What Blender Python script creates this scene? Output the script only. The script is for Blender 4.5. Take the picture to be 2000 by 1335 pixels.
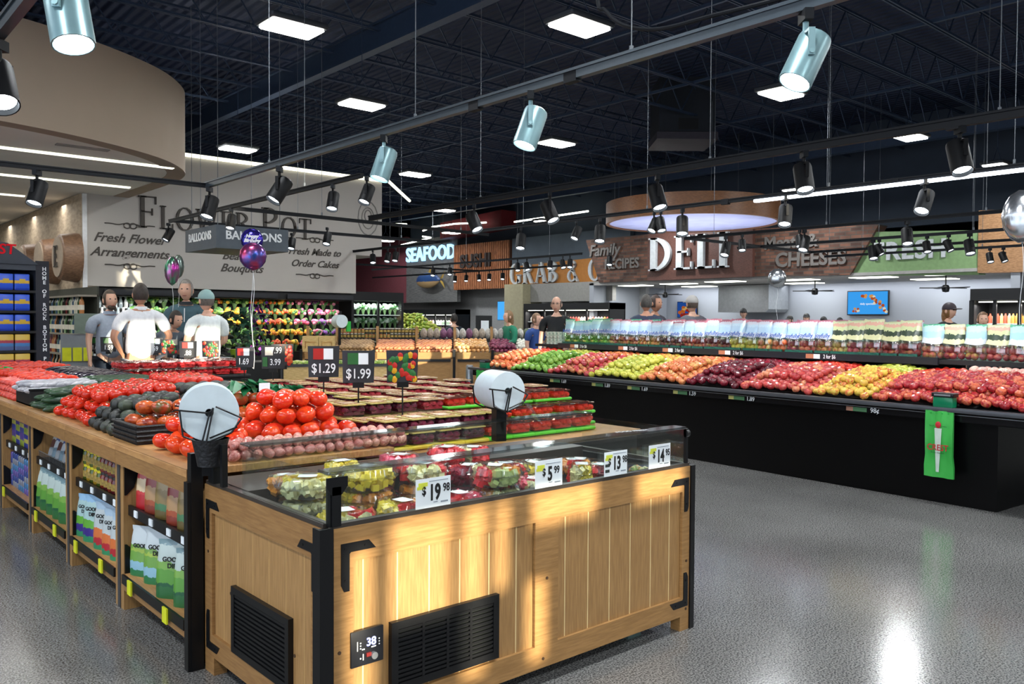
import bpy, bmesh, math, random
from mathutils import Vector, Matrix, Euler, noise
R = math.radians; PI = math.pi
rnd = random.Random(7)
sc = bpy.context.scene
C = sc.collection
for o in list(bpy.data.objects): bpy.data.objects.remove(o)

# ------------------------------------------------------------------ camera
F = 1645.0; YAW, PITCH, ROLL = R(48.8), R(-1.5), R(.33); EYE = Vector((0, 0, 1.6))
fw = Vector((math.cos(PITCH)*math.cos(YAW), math.cos(PITCH)*math.sin(YAW), math.sin(PITCH)))
rt = Vector((math.sin(YAW), -math.cos(YAW), 0)); up = rt.cross(fw)
r2 = rt*math.cos(ROLL) + up*math.sin(ROLL); u2 = up*math.cos(ROLL) - rt*math.sin(ROLL)
cam = bpy.data.cameras.new('camera'); camo = bpy.data.objects.new('camera', cam); C.objects.link(camo)
cam.sensor_width = 36; cam.lens = F*36/2000; cam.clip_end = 200; cam.clip_start = .05
camo.matrix_world = Matrix(((r2.x, u2.x, -fw.x, EYE.x), (r2.y, u2.y, -fw.y, EYE.y), (r2.z, u2.z, -fw.z, EYE.z), (0, 0, 0, 1)))
sc.camera = camo

# ------------------------------------------------------------------ world, sun, exposure
sc.view_settings.view_transform = 'Standard'; sc.view_settings.look = 'None'
sc.view_settings.exposure = -0.3; sc.view_settings.gamma = 1; sc.view_settings.use_curve_mapping = False
w = bpy.data.worlds.new('world'); sc.world = w; w.use_nodes = True
w.node_tree.nodes['Background'].inputs[0].default_value = (.75, .85, 1, 1)
w.node_tree.nodes['Background'].inputs[1].default_value = 4.0
SUND = Vector((.06, 1.0, -.115)).normalized()          # low sun through the shop front behind the camera
sun = bpy.data.lights.new('sun', 'SUN'); suno = bpy.data.objects.new('sun', sun); C.objects.link(suno)
sun.energy = 14; sun.angle = R(.5); sun.color = (1, .9, .68)
suno.rotation_euler = SUND.to_track_quat('-Z', 'Y').to_euler(); suno.location = (2, -12, 4)
PEND_W = 130; SPOT_W = 65

def area(name, loc, sx, sy, watt, col=(1, 1, 1), rot=(0, 0, 0)):
    l = bpy.data.lights.new(name, 'AREA'); l.shape = 'RECTANGLE'; l.size = sx; l.size_y = sy; l.energy = watt; l.color = col
    o = bpy.data.objects.new(name, l); C.objects.link(o); o.location = loc; o.rotation_euler = rot; return o

PEND = [(x, y) for x in (-1.6, 2.7, 7.05, 11.35, 15.7, 20.0) for y in (-7, -2.6, 2.1, 6.9, 11.7, 16.45, 21.2, 26.5)]  # leftmost column and rearmost row added out of view as fill
PEND = [p for p in PEND if p not in ((2.7, 11.7), (2.7, 16.45), (2.7, 21.2), (2.7, 26.5), (-1.6, 11.7), (-1.6, 16.45), (-1.6, 21.2), (-1.6, 26.5), (15.7, 11.7), (7.05, 26.5), (7.05, 21.2), (15.7, 16.45))]
PEND += [(15.7, 31.2), (20.0, 31.2)]
for x, y in PEND: area('high_bay_light', (x, y, 4.93), .5, .34, PEND_W, (.93, .97, 1))

# ------------------------------------------------------------------ helpers
def lin(h):
    if isinstance(h, str):
        h = [int(h[i:i+2], 16)/255 for i in (0, 2, 4)]
        h = [c/12.92 if c <= .04045 else ((c+.055)/1.055)**2.4 for c in h]
    return (h[0], h[1], h[2], 1)
MATS = {}
def mat(name, col, rough=.5, metal=0, emit=0, var=.12, scale=12, bump=0, coat=0, col2=None, aniso=None, spec=None, trans=0):
    if name in MATS: return MATS[name]
    m = bpy.data.materials.new(name); m.use_nodes = True; MATS[name] = m
    n = m.node_tree.nodes; L = m.node_tree.links; b = n['Principled BSDF']
    c = lin(col); b.inputs['Roughness'].default_value = rough; b.inputs['Metallic'].default_value = metal
    if coat: b.inputs['Coat Weight'].default_value = coat; b.inputs['Coat Roughness'].default_value = .08
    if spec is not None: b.inputs['Specular IOR Level'].default_value = spec
    tc = n.new('ShaderNodeTexCoord'); mp = n.new('ShaderNodeMapping'); L.new(tc.outputs['Object'], mp.inputs[0])
    mp.inputs['Scale'].default_value = aniso or (1, 1, 1)
    nz = n.new('ShaderNodeTexNoise'); nz.inputs['Scale'].default_value = scale; nz.inputs['Detail'].default_value = 4
    L.new(mp.outputs[0], nz.inputs['Vector'])
    cr = n.new('ShaderNodeValToRGB'); L.new(nz.outputs['Fac'], cr.inputs[0])
    cr.color_ramp.elements[0].position = .35; cr.color_ramp.elements[1].position = .65
    d = lin(col2) if col2 else tuple(max(0, x*(1-var)) for x in c[:3])+(1,)
    cr.color_ramp.elements[0].color = d; cr.color_ramp.elements[1].color = c
    L.new(cr.outputs[0], b.inputs['Base Color'])
    if emit: b.inputs['Emission Color'].default_value = c; b.inputs['Emission Strength'].default_value = emit
    if bump:
        bp = n.new('ShaderNodeBump'); bp.inputs['Strength'].default_value = bump; bp.inputs['Distance'].default_value = .01
        L.new(nz.outputs['Fac'], bp.inputs['Height']); L.new(bp.outputs[0], b.inputs['Normal'])
    return m
def emat(name, col, s):
    if name in MATS: return MATS[name]
    m = bpy.data.materials.new(name); m.use_nodes = True; MATS[name] = m; n = m.node_tree.nodes
    n.remove(n['Principled BSDF']); e = n.new('ShaderNodeEmission'); e.inputs[0].default_value = lin(col); e.inputs[1].default_value = s
    m.node_tree.links.new(e.outputs[0], n['Material Output'].inputs[0]); return m
def clear(name, tint='ffffff', gloss=.12, rough=.05):
    if name in MATS: return MATS[name]
    m = bpy.data.materials.new(name); m.use_nodes = True; MATS[name] = m; n = m.node_tree.nodes; L = m.node_tree.links
    n.remove(n['Principled BSDF']); t = n.new('ShaderNodeBsdfTransparent'); t.inputs[0].default_value = lin(tint)
    g = n.new('ShaderNodeBsdfGlossy'); g.inputs['Roughness'].default_value = rough
    fr = n.new('ShaderNodeLayerWeight'); fr.inputs[0].default_value = .5
    pw = n.new('ShaderNodeMath'); pw.operation = 'POWER'; pw.inputs[1].default_value = 4; L.new(fr.outputs['Facing'], pw.inputs[0])
    ma = n.new('ShaderNodeMath'); ma.operation = 'MULTIPLY_ADD'; ma.inputs[1].default_value = .5; ma.inputs[2].default_value = .03+gloss*.35; L.new(pw.outputs[0], ma.inputs[0])
    mx = n.new('ShaderNodeMixShader'); L.new(ma.outputs[0], mx.inputs[0]); L.new(t.outputs[0], mx.inputs[1]); L.new(g.outputs[0], mx.inputs[2])
    L.new(mx.outputs[0], n['Material Output'].inputs[0]); return m
def bands(name, stops, rough=.35, coord='Generated', axis='Z', scale=0, noise_amt=.06):
    """constant colour bands along an axis, wobbled by noise (printed packaging)"""
    if name in MATS: return MATS[name]
    m = bpy.data.materials.new(name); m.use_nodes = True; MATS[name] = m; n = m.node_tree.nodes; L = m.node_tree.links
    b = n['Principled BSDF']; b.inputs['Roughness'].default_value = rough
    tc = n.new('ShaderNodeTexCoord'); sp = n.new('ShaderNodeSeparateXYZ'); L.new(tc.outputs[coord], sp.inputs[0])
    nz = n.new('ShaderNodeTexNoise'); nz.inputs['Scale'].default_value = 7; L.new(tc.outputs[coord], nz.inputs['Vector'])
    a = n.new('ShaderNodeMath'); a.operation = 'MULTIPLY_ADD'; L.new(nz.outputs['Fac'], a.inputs[0]); a.inputs[1].default_value = noise_amt*2
    L.new(sp.outputs[axis], a.inputs[2])
    s = n.new('ShaderNodeMath'); s.operation = 'SUBTRACT'; L.new(a.outputs[0], s.inputs[0]); s.inputs[1].default_value = noise_amt
    cr = n.new('ShaderNodeValToRGB'); cr.color_ramp.interpolation = 'CONSTANT'; L.new(s.outputs[0], cr.inputs[0])
    el = cr.color_ramp.elements; el[0].position = stops[0][0]; el[0].color = lin(stops[0][1]); el[1].position = stops[1][0]; el[1].color = lin(stops[1][1])
    for p, c in stops[2:]: e = el.new(p); e.color = lin(c)
    L.new(cr.outputs[0], b.inputs['Base Color']); return m
def fruitmat(name, cols, rough=.28, scale=3.0, rnd_amt=.5, speck=None):
    """skin colour varied over the fruit and from fruit to fruit"""
    if name in MATS: return MATS[name]
    m = bpy.data.materials.new(name); m.use_nodes = True; MATS[name] = m; n = m.node_tree.nodes; L = m.node_tree.links
    b = n['Principled BSDF']; b.inputs['Roughness'].default_value = rough; b.inputs['Specular IOR Level'].default_value = .55
    tc = n.new('ShaderNodeTexCoord'); oi = n.new('ShaderNodeObjectInfo')
    ad = n.new('ShaderNodeVectorMath'); ad.operation = 'ADD'; L.new(tc.outputs['Generated'], ad.inputs[0]); 
    cm = n.new('ShaderNodeCombineXYZ'); mu = n.new('ShaderNodeMath'); mu.operation = 'MULTIPLY'; mu.inputs[1].default_value = 40
    L.new(oi.outputs['Random'], mu.inputs[0]); L.new(mu.outputs[0], cm.inputs[0]); L.new(cm.outputs[0], ad.inputs[1])
    nz = n.new('ShaderNodeTexNoise'); nz.inputs['Scale'].default_value = scale; nz.inputs['Detail'].default_value = 3; L.new(ad.outputs[0], nz.inputs['Vector'])
    f1 = n.new('ShaderNodeMath'); f1.operation = 'MULTIPLY_ADD'; L.new(oi.outputs['Random'], f1.inputs[0]); f1.inputs[1].default_value = rnd_amt
    f2 = n.new('ShaderNodeMath'); f2.operation = 'SUBTRACT'; L.new(nz.outputs['Fac'], f2.inputs[0]); f2.inputs[1].default_value = rnd_amt/2
    L.new(f2.outputs[0], f1.inputs[2])
    cr = n.new('ShaderNodeValToRGB'); L.new(f1.outputs[0], cr.inputs[0]); el = cr.color_ramp.elements
    k = len(cols); el[0].position = .25; el[0].color = lin(cols[0]); el[1].position = .75; el[1].color = lin(cols[-1])
    for i in range(1, k-1): e = el.new(.25+.5*i/(k-1)); e.color = lin(cols[i])
    L.new(cr.outputs[0], b.inputs['Base Color']); return m

class MB:
    def __init__(s): s.v = []; s.f = []; s.m = []; s.T = None
    def _a(s, vs, fs, mi=0):
        k = len(s.v)
        if s.T is not None: vs = [s.T @ Vector(p) for p in vs]
        s.v += [tuple(p) for p in vs]; s.f += [tuple(i+k for i in f) for f in fs]; s.m += [mi]*len(fs); return s
    def box(s, x0, x1, y0, y1, z0, z1, mi=0):
        return s._a([(x0,y0,z0),(x1,y0,z0),(x1,y1,z0),(x0,y1,z0),(x0,y0,z1),(x1,y0,z1),(x1,y1,z1),(x0,y1,z1)],
                    [(0,3,2,1),(4,5,6,7),(0,1,5,4),(1,2,6,5),(2,3,7,6),(3,0,4,7)], mi)
    def rbox(s, x0, x1, y0, y1, z0, z1, r=.01, mi=0):
        """box with rounded upright edges and bevelled top"""
        pts = []
        for cx, cy, a0 in ((x1-r,y0+r,-90),(x1-r,y1-r,0),(x0+r,y1-r,90),(x0+r,y0+r,180)):
            for k in range(4): a = R(a0+30*k); pts.append((cx+r*math.cos(a), cy+r*math.sin(a)))
        return s.prism(pts, z0, z1, mi, bev=r*.6)
    def prism(s, pts, z0, z1, mi=0, bev=0):
        n = len(pts); cx = sum(p[0] for p in pts)/n; cy = sum(p[1] for p in pts)/n
        rings = [(z0, 1), (z1, 1)] if not bev else [(z0, 0), (z0+bev, 1), (z1-bev, 1), (z1, 0)]
        vs = []
        ext = max(max(abs(p[0]-cx), abs(p[1]-cy)) for p in pts) or 1
        for z, k in rings:
            q = 1 if k else 1-bev/ext
            vs += [(cx+(p[0]-cx)*q, cy+(p[1]-cy)*q, z) for p in pts]
        fs = [tuple(range(n-1, -1, -1)), tuple(range((len(rings)-1)*n, len(rings)*n))]
        for r_ in range(len(rings)-1):
            for i in range(n): j = (i+1) % n; fs.append((r_*n+i, r_*n+j, (r_+1)*n+j, (r_+1)*n+i))
        return s._a(vs, fs, mi)
    def cyl(s, p0, p1, r0, r1=None, n=12, mi=0, caps=True):
        r1 = r0 if r1 is None else r1; p0 = Vector(p0); p1 = Vector(p1); d = (p1-p0).normalized()
        a = d.orthogonal().normalized(); b = d.cross(a); vs = []
        for p, r in ((p0, r0), (p1, r1)):
            vs += [p+(a*math.cos(2*PI*i/n)+b*math.sin(2*PI*i/n))*r for i in range(n)]
        fs = [(i, (i+1) % n, n+(i+1) % n, n+i) for i in range(n)]
        if caps: fs += [tuple(range(n-1, -1, -1)), tuple(range(n, 2*n))]
        return s._a(vs, fs, mi)
    def tube(s, pts, r, n=6, mi=0):
        for a, b in zip(pts, pts[1:]): s.cyl(a, b, r, r, n, mi)
        return s
    def lathe(s, prof, n=20, c=(0, 0, 0), mi=0, sx=1, sy=1, caps=True):
        vs = []; m = len(prof)
        for r, z in prof: vs += [(c[0]+sx*r*math.cos(2*PI*i/n), c[1]+sy*r*math.sin(2*PI*i/n), c[2]+z) for i in range(n)]
        fs = [(k*n+i, k*n+(i+1) % n, (k+1)*n+(i+1) % n, (k+1)*n+i) for k in range(m-1) for i in range(n)]
        if caps and prof[0][0] > 1e-4: fs.append(tuple(range(n-1, -1, -1)))
        if caps and prof[-1][0] > 1e-4: fs.append(tuple(range((m-1)*n, m*n)))
        return s._a(vs, fs, mi)
    def sph(s, c, rx, ry=None, rz=None, nu=12, nv=8, mi=0, fn=None):
        ry = rx if ry is None else ry; rz = rx if rz is None else rz; vs = []; fs = []
        for j in range(nv+1):
            t = PI*j/nv
            for i in range(nu):
                p = Vector((math.sin(t)*math.cos(2*PI*i/nu), math.sin(t)*math.sin(2*PI*i/nu), math.cos(t)))
                if fn: p = fn(p)
                vs.append((c[0]+p.x*rx, c[1]+p.y*ry, c[2]+p.z*rz))
        for j in range(nv):
            for i in range(nu):
                a = j*nu+i; b = j*nu+(i+1) % nu
                fs.append((a, a+nu, b+nu, b))
        return s._a(vs, fs, mi)
    def mesh(s, me, mi=0):
        return s._a([tuple(v.co) for v in me.vertices], [tuple(p.vertices) for p in me.polygons], mi)
    def make(s, name, mats):
        me = bpy.data.meshes.new(name); me.from_pydata(s.v, [], s.f)
        for m in (mats if isinstance(mats, (list, tuple)) else [mats]): me.materials.append(m)
        me.polygons.foreach_set('material_index', s.m)
        bm = bmesh.new(); bm.from_mesh(me); bmesh.ops.remove_doubles(bm, verts=bm.verts, dist=1e-5)
        bmesh.ops.recalc_face_normals(bm, faces=bm.faces); bm.to_mesh(me); bm.free()
        me.polygons.foreach_set('use_smooth', [True]*len(me.polygons)); me.set_sharp_from_angle(angle=R(38)); me.update()
        return me
    def build(s, name, mats, parent=None, loc=None, rot=None):
        return link(name, s.make(name, mats), parent, loc, rot)
def link(name, me, parent=None, loc=None, rot=None):
    o = bpy.data.objects.new(name, me); C.objects.link(o)
    if parent: o.parent = parent
    if loc is not None: o.location = loc
    if rot is not None: o.rotation_euler = rot
    return o
def tag(o, label, cat, group=None, kind=None):
    if label: o['label'] = label
    if cat: o['category'] = cat
    if group: o['group'] = group
    if kind: o['kind'] = kind
    return o
def thing(name, label, cat, loc=(0, 0, 0), rz=0, group=None):
    o = bpy.data.objects.new(name, None); C.objects.link(o); o.empty_display_size = .1
    o.location = loc; o.rotation_euler = (0, 0, rz); return tag(o, label, cat, group)
def struct(o): o['kind'] = 'structure'; return o
def copy(o, parent=None):
    c = o.copy(); C.objects.link(c); c.parent = parent
    for ch in list(o.children): copy(ch, c)
    return c
def place(proto, used, loc, rot=None, label=None, group=None, scale=None):
    o = proto if not used[0] else copy(proto)
    used[0] = True; o.location = loc
    if rot is not None: o.rotation_euler = rot if isinstance(rot, (tuple, list, Euler)) else (0, 0, rot)
    if label: o['label'] = label
    if group: o['group'] = group
    if scale is not None: o.scale = (scale, scale, scale) if not isinstance(scale, tuple) else scale
    return o
def text(body, size, loc, rot, m, parent=None, name='lettering', ext=.002, shear=0, bold=0, align='CENTER', xs=1, label=None, space=1):
    cu = bpy.data.curves.new(name, 'FONT'); cu.body = body; cu.size = size; cu.extrude = ext; cu.shear = shear; cu.offset = bold
    cu.align_x = align; cu.align_y = 'CENTER'; cu.resolution_u = 3; cu.space_character = space
    t = bpy.data.objects.new(name, cu); me = bpy.data.meshes.new_from_object(t); me.name = name
    bpy.data.objects.remove(t); bpy.data.curves.remove(cu)
    me.materials.clear(); me.materials.append(m)
    for v in me.vertices: v.co.x *= xs
    o = link(name, me, parent, loc, rot)
    if label: o['label'] = label
    return o
FX = (R(90), 0, R(-90))      # lettering on a face that looks towards -X
FY = (R(90), 0, 0)           # lettering on a face that looks towards -Y
# serif capitals built of strokes, unit height
def glyph(mb, ch, ox, sz, wt=.17, wn=.05):
    def box(x0, x1, y0, y1): mb.box(ox+x0*sz, ox+x1*sz, y0*sz, y1*sz, 0, .03)
    def stem(x, y0=0, y1=1, w=wt, sf=True):
        box(x-w/2, x+w/2, y0, y1)
        if sf:
            if y0 == 0: box(x-w/2-.07, x+w/2+.07, 0, .045)
            if y1 == 1: box(x-w/2-.07, x+w/2+.07, .955, 1)
    def diag(x0, y0, x1, y1, w):
        mb._a([(ox+(x0-w/2)*sz, y0*sz, 0), (ox+(x0+w/2)*sz, y0*sz, 0), (ox+(x1+w/2)*sz, y1*sz, 0), (ox+(x1-w/2)*sz, y1*sz, 0),
               (ox+(x0-w/2)*sz, y0*sz, .03), (ox+(x0+w/2)*sz, y0*sz, .03), (ox+(x1+w/2)*sz, y1*sz, .03), (ox+(x1-w/2)*sz, y1*sz, .03)],
              [(0,3,2,1),(4,5,6,7),(0,1,5,4),(1,2,6,5),(2,3,7,6),(3,0,4,7)])
    def arc(cx, cy, rx, ry, a0, a1, t=wt, tn=wn):
        n = 14; vs = []
        for i in range(n+1):
            a = R(a0+(a1-a0)*i/n); k = abs(math.cos(a)); w_ = tn+(t-tn)*k
            for q in (0, w_):
                for z in (0, .03): vs.append((ox+(cx+(rx-q)*math.cos(a))*sz, (cy+(ry-q)*math.sin(a))*sz, z))
        fs = []
        for i in range(n):
            b = i*4; c = b+4
            fs += [(b, c, c+1, b+1), (b+2, b+3, c+3, c+2), (b+1, c+1, c+3, b+3), (b, b+2, c+2, c)]
        fs += [(0, 1, 3, 2), (n*4, n*4+2, n*4+3, n*4+1)]
        mb._a(vs, fs)
    if ch == 'D': stem(.15); arc(.2, .5, .6, .5, -90, 90); box(.1, .25, 0, wn); box(.1, .25, 1-wn, 1); return .9
    if ch == 'E': stem(.15); box(.1, .6, 0, wn); box(.1, .6, 1-wn, 1); box(.1, .48, .49, .49+wn); box(.56, .61, 0, .22); box(.56, .61, .78, 1); box(.45, .49, .4, .62); return .7
    if ch == 'F': stem(.15); box(.1, .6, 1-wn, 1); box(.1, .48, .49, .49+wn); box(.56, .61, .76, 1); box(.45, .49, .4, .62); return .66
    if ch == 'L': stem(.15); box(.1, .6, 0, wn); box(.56, .61, 0, .24); return .68
    if ch == 'I': stem(.15); return .36
    if ch == 'T': stem(.36); box(.02, .7, 1-wn, 1); box(.02, .06, .76, 1); box(.66, .7, .76, 1); return .76
    if ch == 'P': stem(.15); arc(.25, .74, .4, .27, -90, 90); box(.1, .27, .47, .47+wn); box(.1, .27, 1-wn, 1); return .74
    if ch == 'R': stem(.15); arc(.25, .76, .38, .25, -90, 90); box(.1, .27, .51, .51+wn); box(.1, .27, 1-wn, 1); diag(.66, 0, .36, .52, wt); return .82
    if ch == 'O': arc(.42, .5, .42, .52, 0, 360); return .92
    if ch == 'G': arc(.42, .5, .42, .52, 50, 320); stem(.68, .05, .45, wt, False); box(.5, .82, .41, .46); return .92
    if ch == 'W': diag(.28, 0, .08, 1, wt); diag(.3, 0, .52, 1, wn); diag(.72, 0, .52, 1, wt); diag(.74, 0, .95, 1, wn); box(-.05, .22, .955, 1); box(.84, 1.05, .955, 1); return 1.1
    if ch == 'A': diag(.1, 0, .38, 1, wn+.02); diag(.72, 0, .42, 1, wt); box(.2, .6, .3, .3+wn); box(0, .2, 0, .045); box(.58, .86, 0, .045); return .88
    if ch == 'B': stem(.15); arc(.25, .76, .34, .24, -90, 90); arc(.25, .27, .4, .27, -90, 90); box(.1, .27, 0, wn); box(.1, .27, 1-wn, 1); box(.1, .27, .5, .5+wn); return .76
    if ch == '&': arc(.38, .78, .2, .2, 0, 360, .1); arc(.36, .27, .3, .28, 60, 360, .13); diag(.72, 0, .24, .74, .13); return .9
    if ch == 'S': arc(.33, .74, .28, .26, 40, 270, .12); arc(.33, .26, .3, .27, -140, 90, .12); return .72
    if ch == 'H': stem(.15); stem(.62); box(.1, .65, .49, .49+wn); return .82
    if ch == 'C': arc(.42, .5, .42, .52, 45, 315); return .82
    return .4
def serif(body, size, m, parent, loc, rot, widen=1, small=None, depth=1, name='lettering', wt=.17, wn=.05):
    mb = MB(); x = 0
    for i, ch in enumerate(body):
        s = size if (small is None or i in small) else size*.74
        x += glyph(mb, ch, x, s, wt, wn)*s + .06*s
    me = mb.make(name, m)
    for v in me.vertices: v.co.x = (v.co.x-x/2)*widen; v.co.z *= depth
    return link(name, me, parent, loc, rot)

# ------------------------------------------------------------------ materials
def woodmat(name, c1, c2, aniso=(1.5, 14, 1.5), rough=.45, plank=None):
    m = mat(name, c1, rough, 0, 0, .1, 5, .04, 0, c2, aniso); return m
wood_h = woodmat('maple_rail', 'ac824f', '977041', (2, 2, 22))
wood_v = woodmat('maple_stile', 'ae8654', '9a7446', (22, 22, 1.6))
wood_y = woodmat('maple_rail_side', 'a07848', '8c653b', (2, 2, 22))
wood_top = woodmat('maple_top', 'c0905a', 'a47546', (16, 1.5, 6))
wood_dk = woodmat('crate_wood', 'c08a50', 'a06c3a', (3, 14, 14))
black = mat('black_metal', '101114', .42, .3)
blackm = mat('matte_black', '0b0c0f', .6)
stand_m = mat('black_laminate', '030304', .32, spec=.25)
grey_tr = mat('grey_trim', '55575c', .35, .5)
steel = mat('steel', 'b5b9bd', .3, .8); cable_m = mat('cable_grey', '5c6268', .6)
track_m = mat('track_grey', '0e1116', .6, spec=.2); trackA_m = mat('track_slate', '3c464e', .4, .3)
lamp_m = mat('lamp_grey', '7fa0a6', .35, .4)
lampb_m = mat('lamp_black', '0a0b0e', .55, spec=.2)
glow = emat('lamp_lens', 'e6f4ff', 14)
glow_far = emat('led_white', 'f4f7e6', 6)
glow_strip = emat('led_strip', 'f6f4da', 3.2)
bay_m = emat('high_bay_led', 'fffdf0', 22)
white = mat('white_plastic', 'e6e8ea', .4)
paper = mat('white_card', 'eef5f8', .5, var=.04)
yellow = mat('yellow_tag', 'e6ea2a', .5)
ink = mat('black_ink', '0d0e10', .6)
inkw = mat('white_ink', 'e9edf0', .6)
chalk = mat('sign_board', '26282e', .55)
glass = clear('case_glass', 'f6faf8', .1)
plas = clear('clear_plastic', 'fbfdff', .1, .08)
plas2 = clear('clear_film', 'fbfdff', .16, .1)
green_m = mat('bag_green', '2fae45', .35)
red_m = mat('red_print', 'c0202c', .5)
mylar = mat('silver_foil', 'c8ccd0', .18, .9)

# ------------------------------------------------------------------ setting
def floor_mat():
    m = bpy.data.materials.new('polished_concrete'); m.use_nodes = True; n = m.node_tree.nodes; L = m.node_tree.links; b = n['Principled BSDF']
    tc = n.new('ShaderNodeTexCoord')
    n1 = n.new('ShaderNodeTexNoise'); n1.inputs['Scale'].default_value = .8; n1.inputs['Detail'].default_value = 6
    n2 = n.new('ShaderNodeTexVoronoi'); n2.inputs['Scale'].default_value = 90
    n3 = n.new('ShaderNodeTexNoise'); n3.inputs['Scale'].default_value = 110; n3.inputs['Detail'].default_value = 5
    for q in (n1, n2, n3): L.new(tc.outputs['Object'], q.inputs['Vector'])
    c1 = n.new('ShaderNodeValToRGB'); L.new(n3.outputs['Fac'], c1.inputs[0])
    e = c1.color_ramp.elements; e[0].position = .42; e[0].color = lin('4c4c4c'); e[1].position = .58; e[1].color = lin('929290')
    c2 = n.new('ShaderNodeValToRGB'); L.new(n2.outputs['Distance'], c2.inputs[0])
    e = c2.color_ramp.elements; e[0].position = .12; e[0].color = (1, 1, 1, 1); e[1].position = .26; e[1].color = (0, 0, 0, 1)
    mx = n.new('ShaderNodeMix'); mx.data_type = 'RGBA'; L.new(c2.outputs[0], mx.inputs[0]); L.new(c1.outputs[0], mx.inputs[6]); mx.inputs[7].default_value = lin('b4b2ae')
    mm = n.new('ShaderNodeMath'); mm.operation = 'MULTIPLY'; L.new(c2.outputs[0], mm.inputs[0]); mm.inputs[1].default_value = .5; L.new(mm.outputs[0], mx.inputs[0])
    m2 = n.new('ShaderNodeMix'); m2.data_type = 'RGBA'; m2.blend_type = 'MULTIPLY'; m2.inputs[0].default_value = .5
    c3 = n.new('ShaderNodeValToRGB'); L.new(n1.outputs['Fac'], c3.inputs[0]); e = c3.color_ramp.elements; e[0].position = .3; e[0].color = lin('b0b0b0'); e[1].position = .7; e[1].color = (1, 1, 1, 1)
    L.new(mx.outputs[2], m2.inputs[6]); L.new(c3.outputs[0], m2.inputs[7]); L.new(m2.outputs[2], b.inputs['Base Color'])
    rr = n.new('ShaderNodeMapRange'); L.new(n3.outputs['Fac'], rr.inputs[0]); rr.inputs[3].default_value = .1; rr.inputs[4].default_value = .22; L.new(rr.outputs[0], b.inputs['Roughness'])
    bp = n.new('ShaderNodeBump'); bp.inputs['Strength'].default_value = .05; bp.inputs['Distance'].default_value = .003; L.new(n3.outputs['Fac'], bp.inputs['Height']); L.new(bp.outputs[0], b.inputs['Normal'])
    b.inputs['Specular IOR Level'].default_value = .5
    return m
struct(MB().box(-8, 30, -9, 45, -.1, 0).build('floor', floor_mat()))
def deck_mat():
    m = mat('roof_deck', '1c2a48', .7); n = m.node_tree.nodes; L = m.node_tree.links
    wv = n.new('ShaderNodeTexWave'); wv.bands_direction = 'X'; wv.inputs['Scale'].default_value = 1.6; tc = n.new('ShaderNodeTexCoord'); L.new(tc.outputs['Object'], wv.inputs['Vector'])
    bp = n.new('ShaderNodeBump'); bp.inputs['Strength'].default_value = .9; bp.inputs['Distance'].default_value = .06; L.new(wv.outputs['Fac'], bp.inputs['Height']); L.new(bp.outputs[0], n['Principled BSDF'].inputs['Normal'])
    return m
struct(MB().box(-8, 30, -9, 45, 7.2, 7.3).build('ceiling', deck_mat()))
dark_wall = mat('dark_wall', '1b232e', .8, scale=2)
slate_wall = mat('slate_wall', '5c6874', .8, scale=2)
beige = mat('beige_plaster', '9a8a7a', .8, scale=2, var=.05)
cream_wall = mat('greige_wall', 'b5b0aa', .8, scale=1.5, var=.04)
soffit_w = mat('soffit_white', 'dcd9d2', .85, scale=2, var=.04)
maroon = mat('maroon_wall', '8c4a54', .8)
kit_w = mat('kitchen_wall', '9ea3ab', .6, scale=1, var=.03)
struct(MB().box(29.8, 30, -9, 45, 0, 7.2).build('wall_right', dark_wall))
struct(MB().box(-8, 30, 44.8, 45, 0, 7.2).build('wall_back', dark_wall))
def side_wall():  # unseen wall; openings added so world light fills the room
    mb = MB(); mb.box(-8, -7.8, -9, 45, 5.6, 7.2); mb.box(-8, -7.8, -9, 45, 0, .5); mb.box(-8, -7.8, 9.2, 45, .5, 5.6)
    for y in (-9, -4.6, -.1, 4.5): mb.box(-8, -7.8, y, y+.25, .5, 5.6)
    return mb
struct(side_wall().build('wall_left_fill_gaps', cream_wall))

# unseen wall behind the camera, pierced to shape the sun into patches
SY = -8.9
# openings (x0,x1,z0,z1) invented to let the sun reach chosen spots
SUN_GAPS = [(.86, .96, 1.45, 2.1), (1.04, 1.32, 1.76, 2.17), (1.38, 1.5, 1.48, 2.17), (1.56, 1.62, 1.8, 2.17), (1.74, 1.84, 1.45, 1.8), (1.76, 2.16, 2.04, 2.19), (2.45, 2.8, 2.05, 2.19),
        (2.13, 2.66, 3.15, 3.85), (2.8, 3.3, 3.1, 3.75), (3.1, 3.42, 4.98, 5.3), (7.45, 7.75, 4.3, 4.6), (7.2, 8.9, 3.2, 3.7)]
def wall_with_holes(name, holes, X0, X1, Z1, y0, y1, m):
    xs = sorted({X0, X1, *[h[0] for h in holes], *[h[1] for h in holes]}); zs = sorted({0, Z1, *[h[2] for h in holes], *[h[3] for h in holes]})
    mb = MB()
    for a, b in zip(xs, xs[1:]):
        for c, d in zip(zs, zs[1:]):
            if any(h[0] <= a+1e-6 and b <= h[1]+1e-6 and h[2] <= c+1e-6 and d <= h[3]+1e-6 for h in holes): continue
            mb.box(a, b, y0, y1, c, d)
    return struct(mb.build(name, m))
wall_with_holes('wall_front_sun_mask', SUN_GAPS, -8, 30, 7.2, SY-.05, SY, dark_wall)
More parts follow.
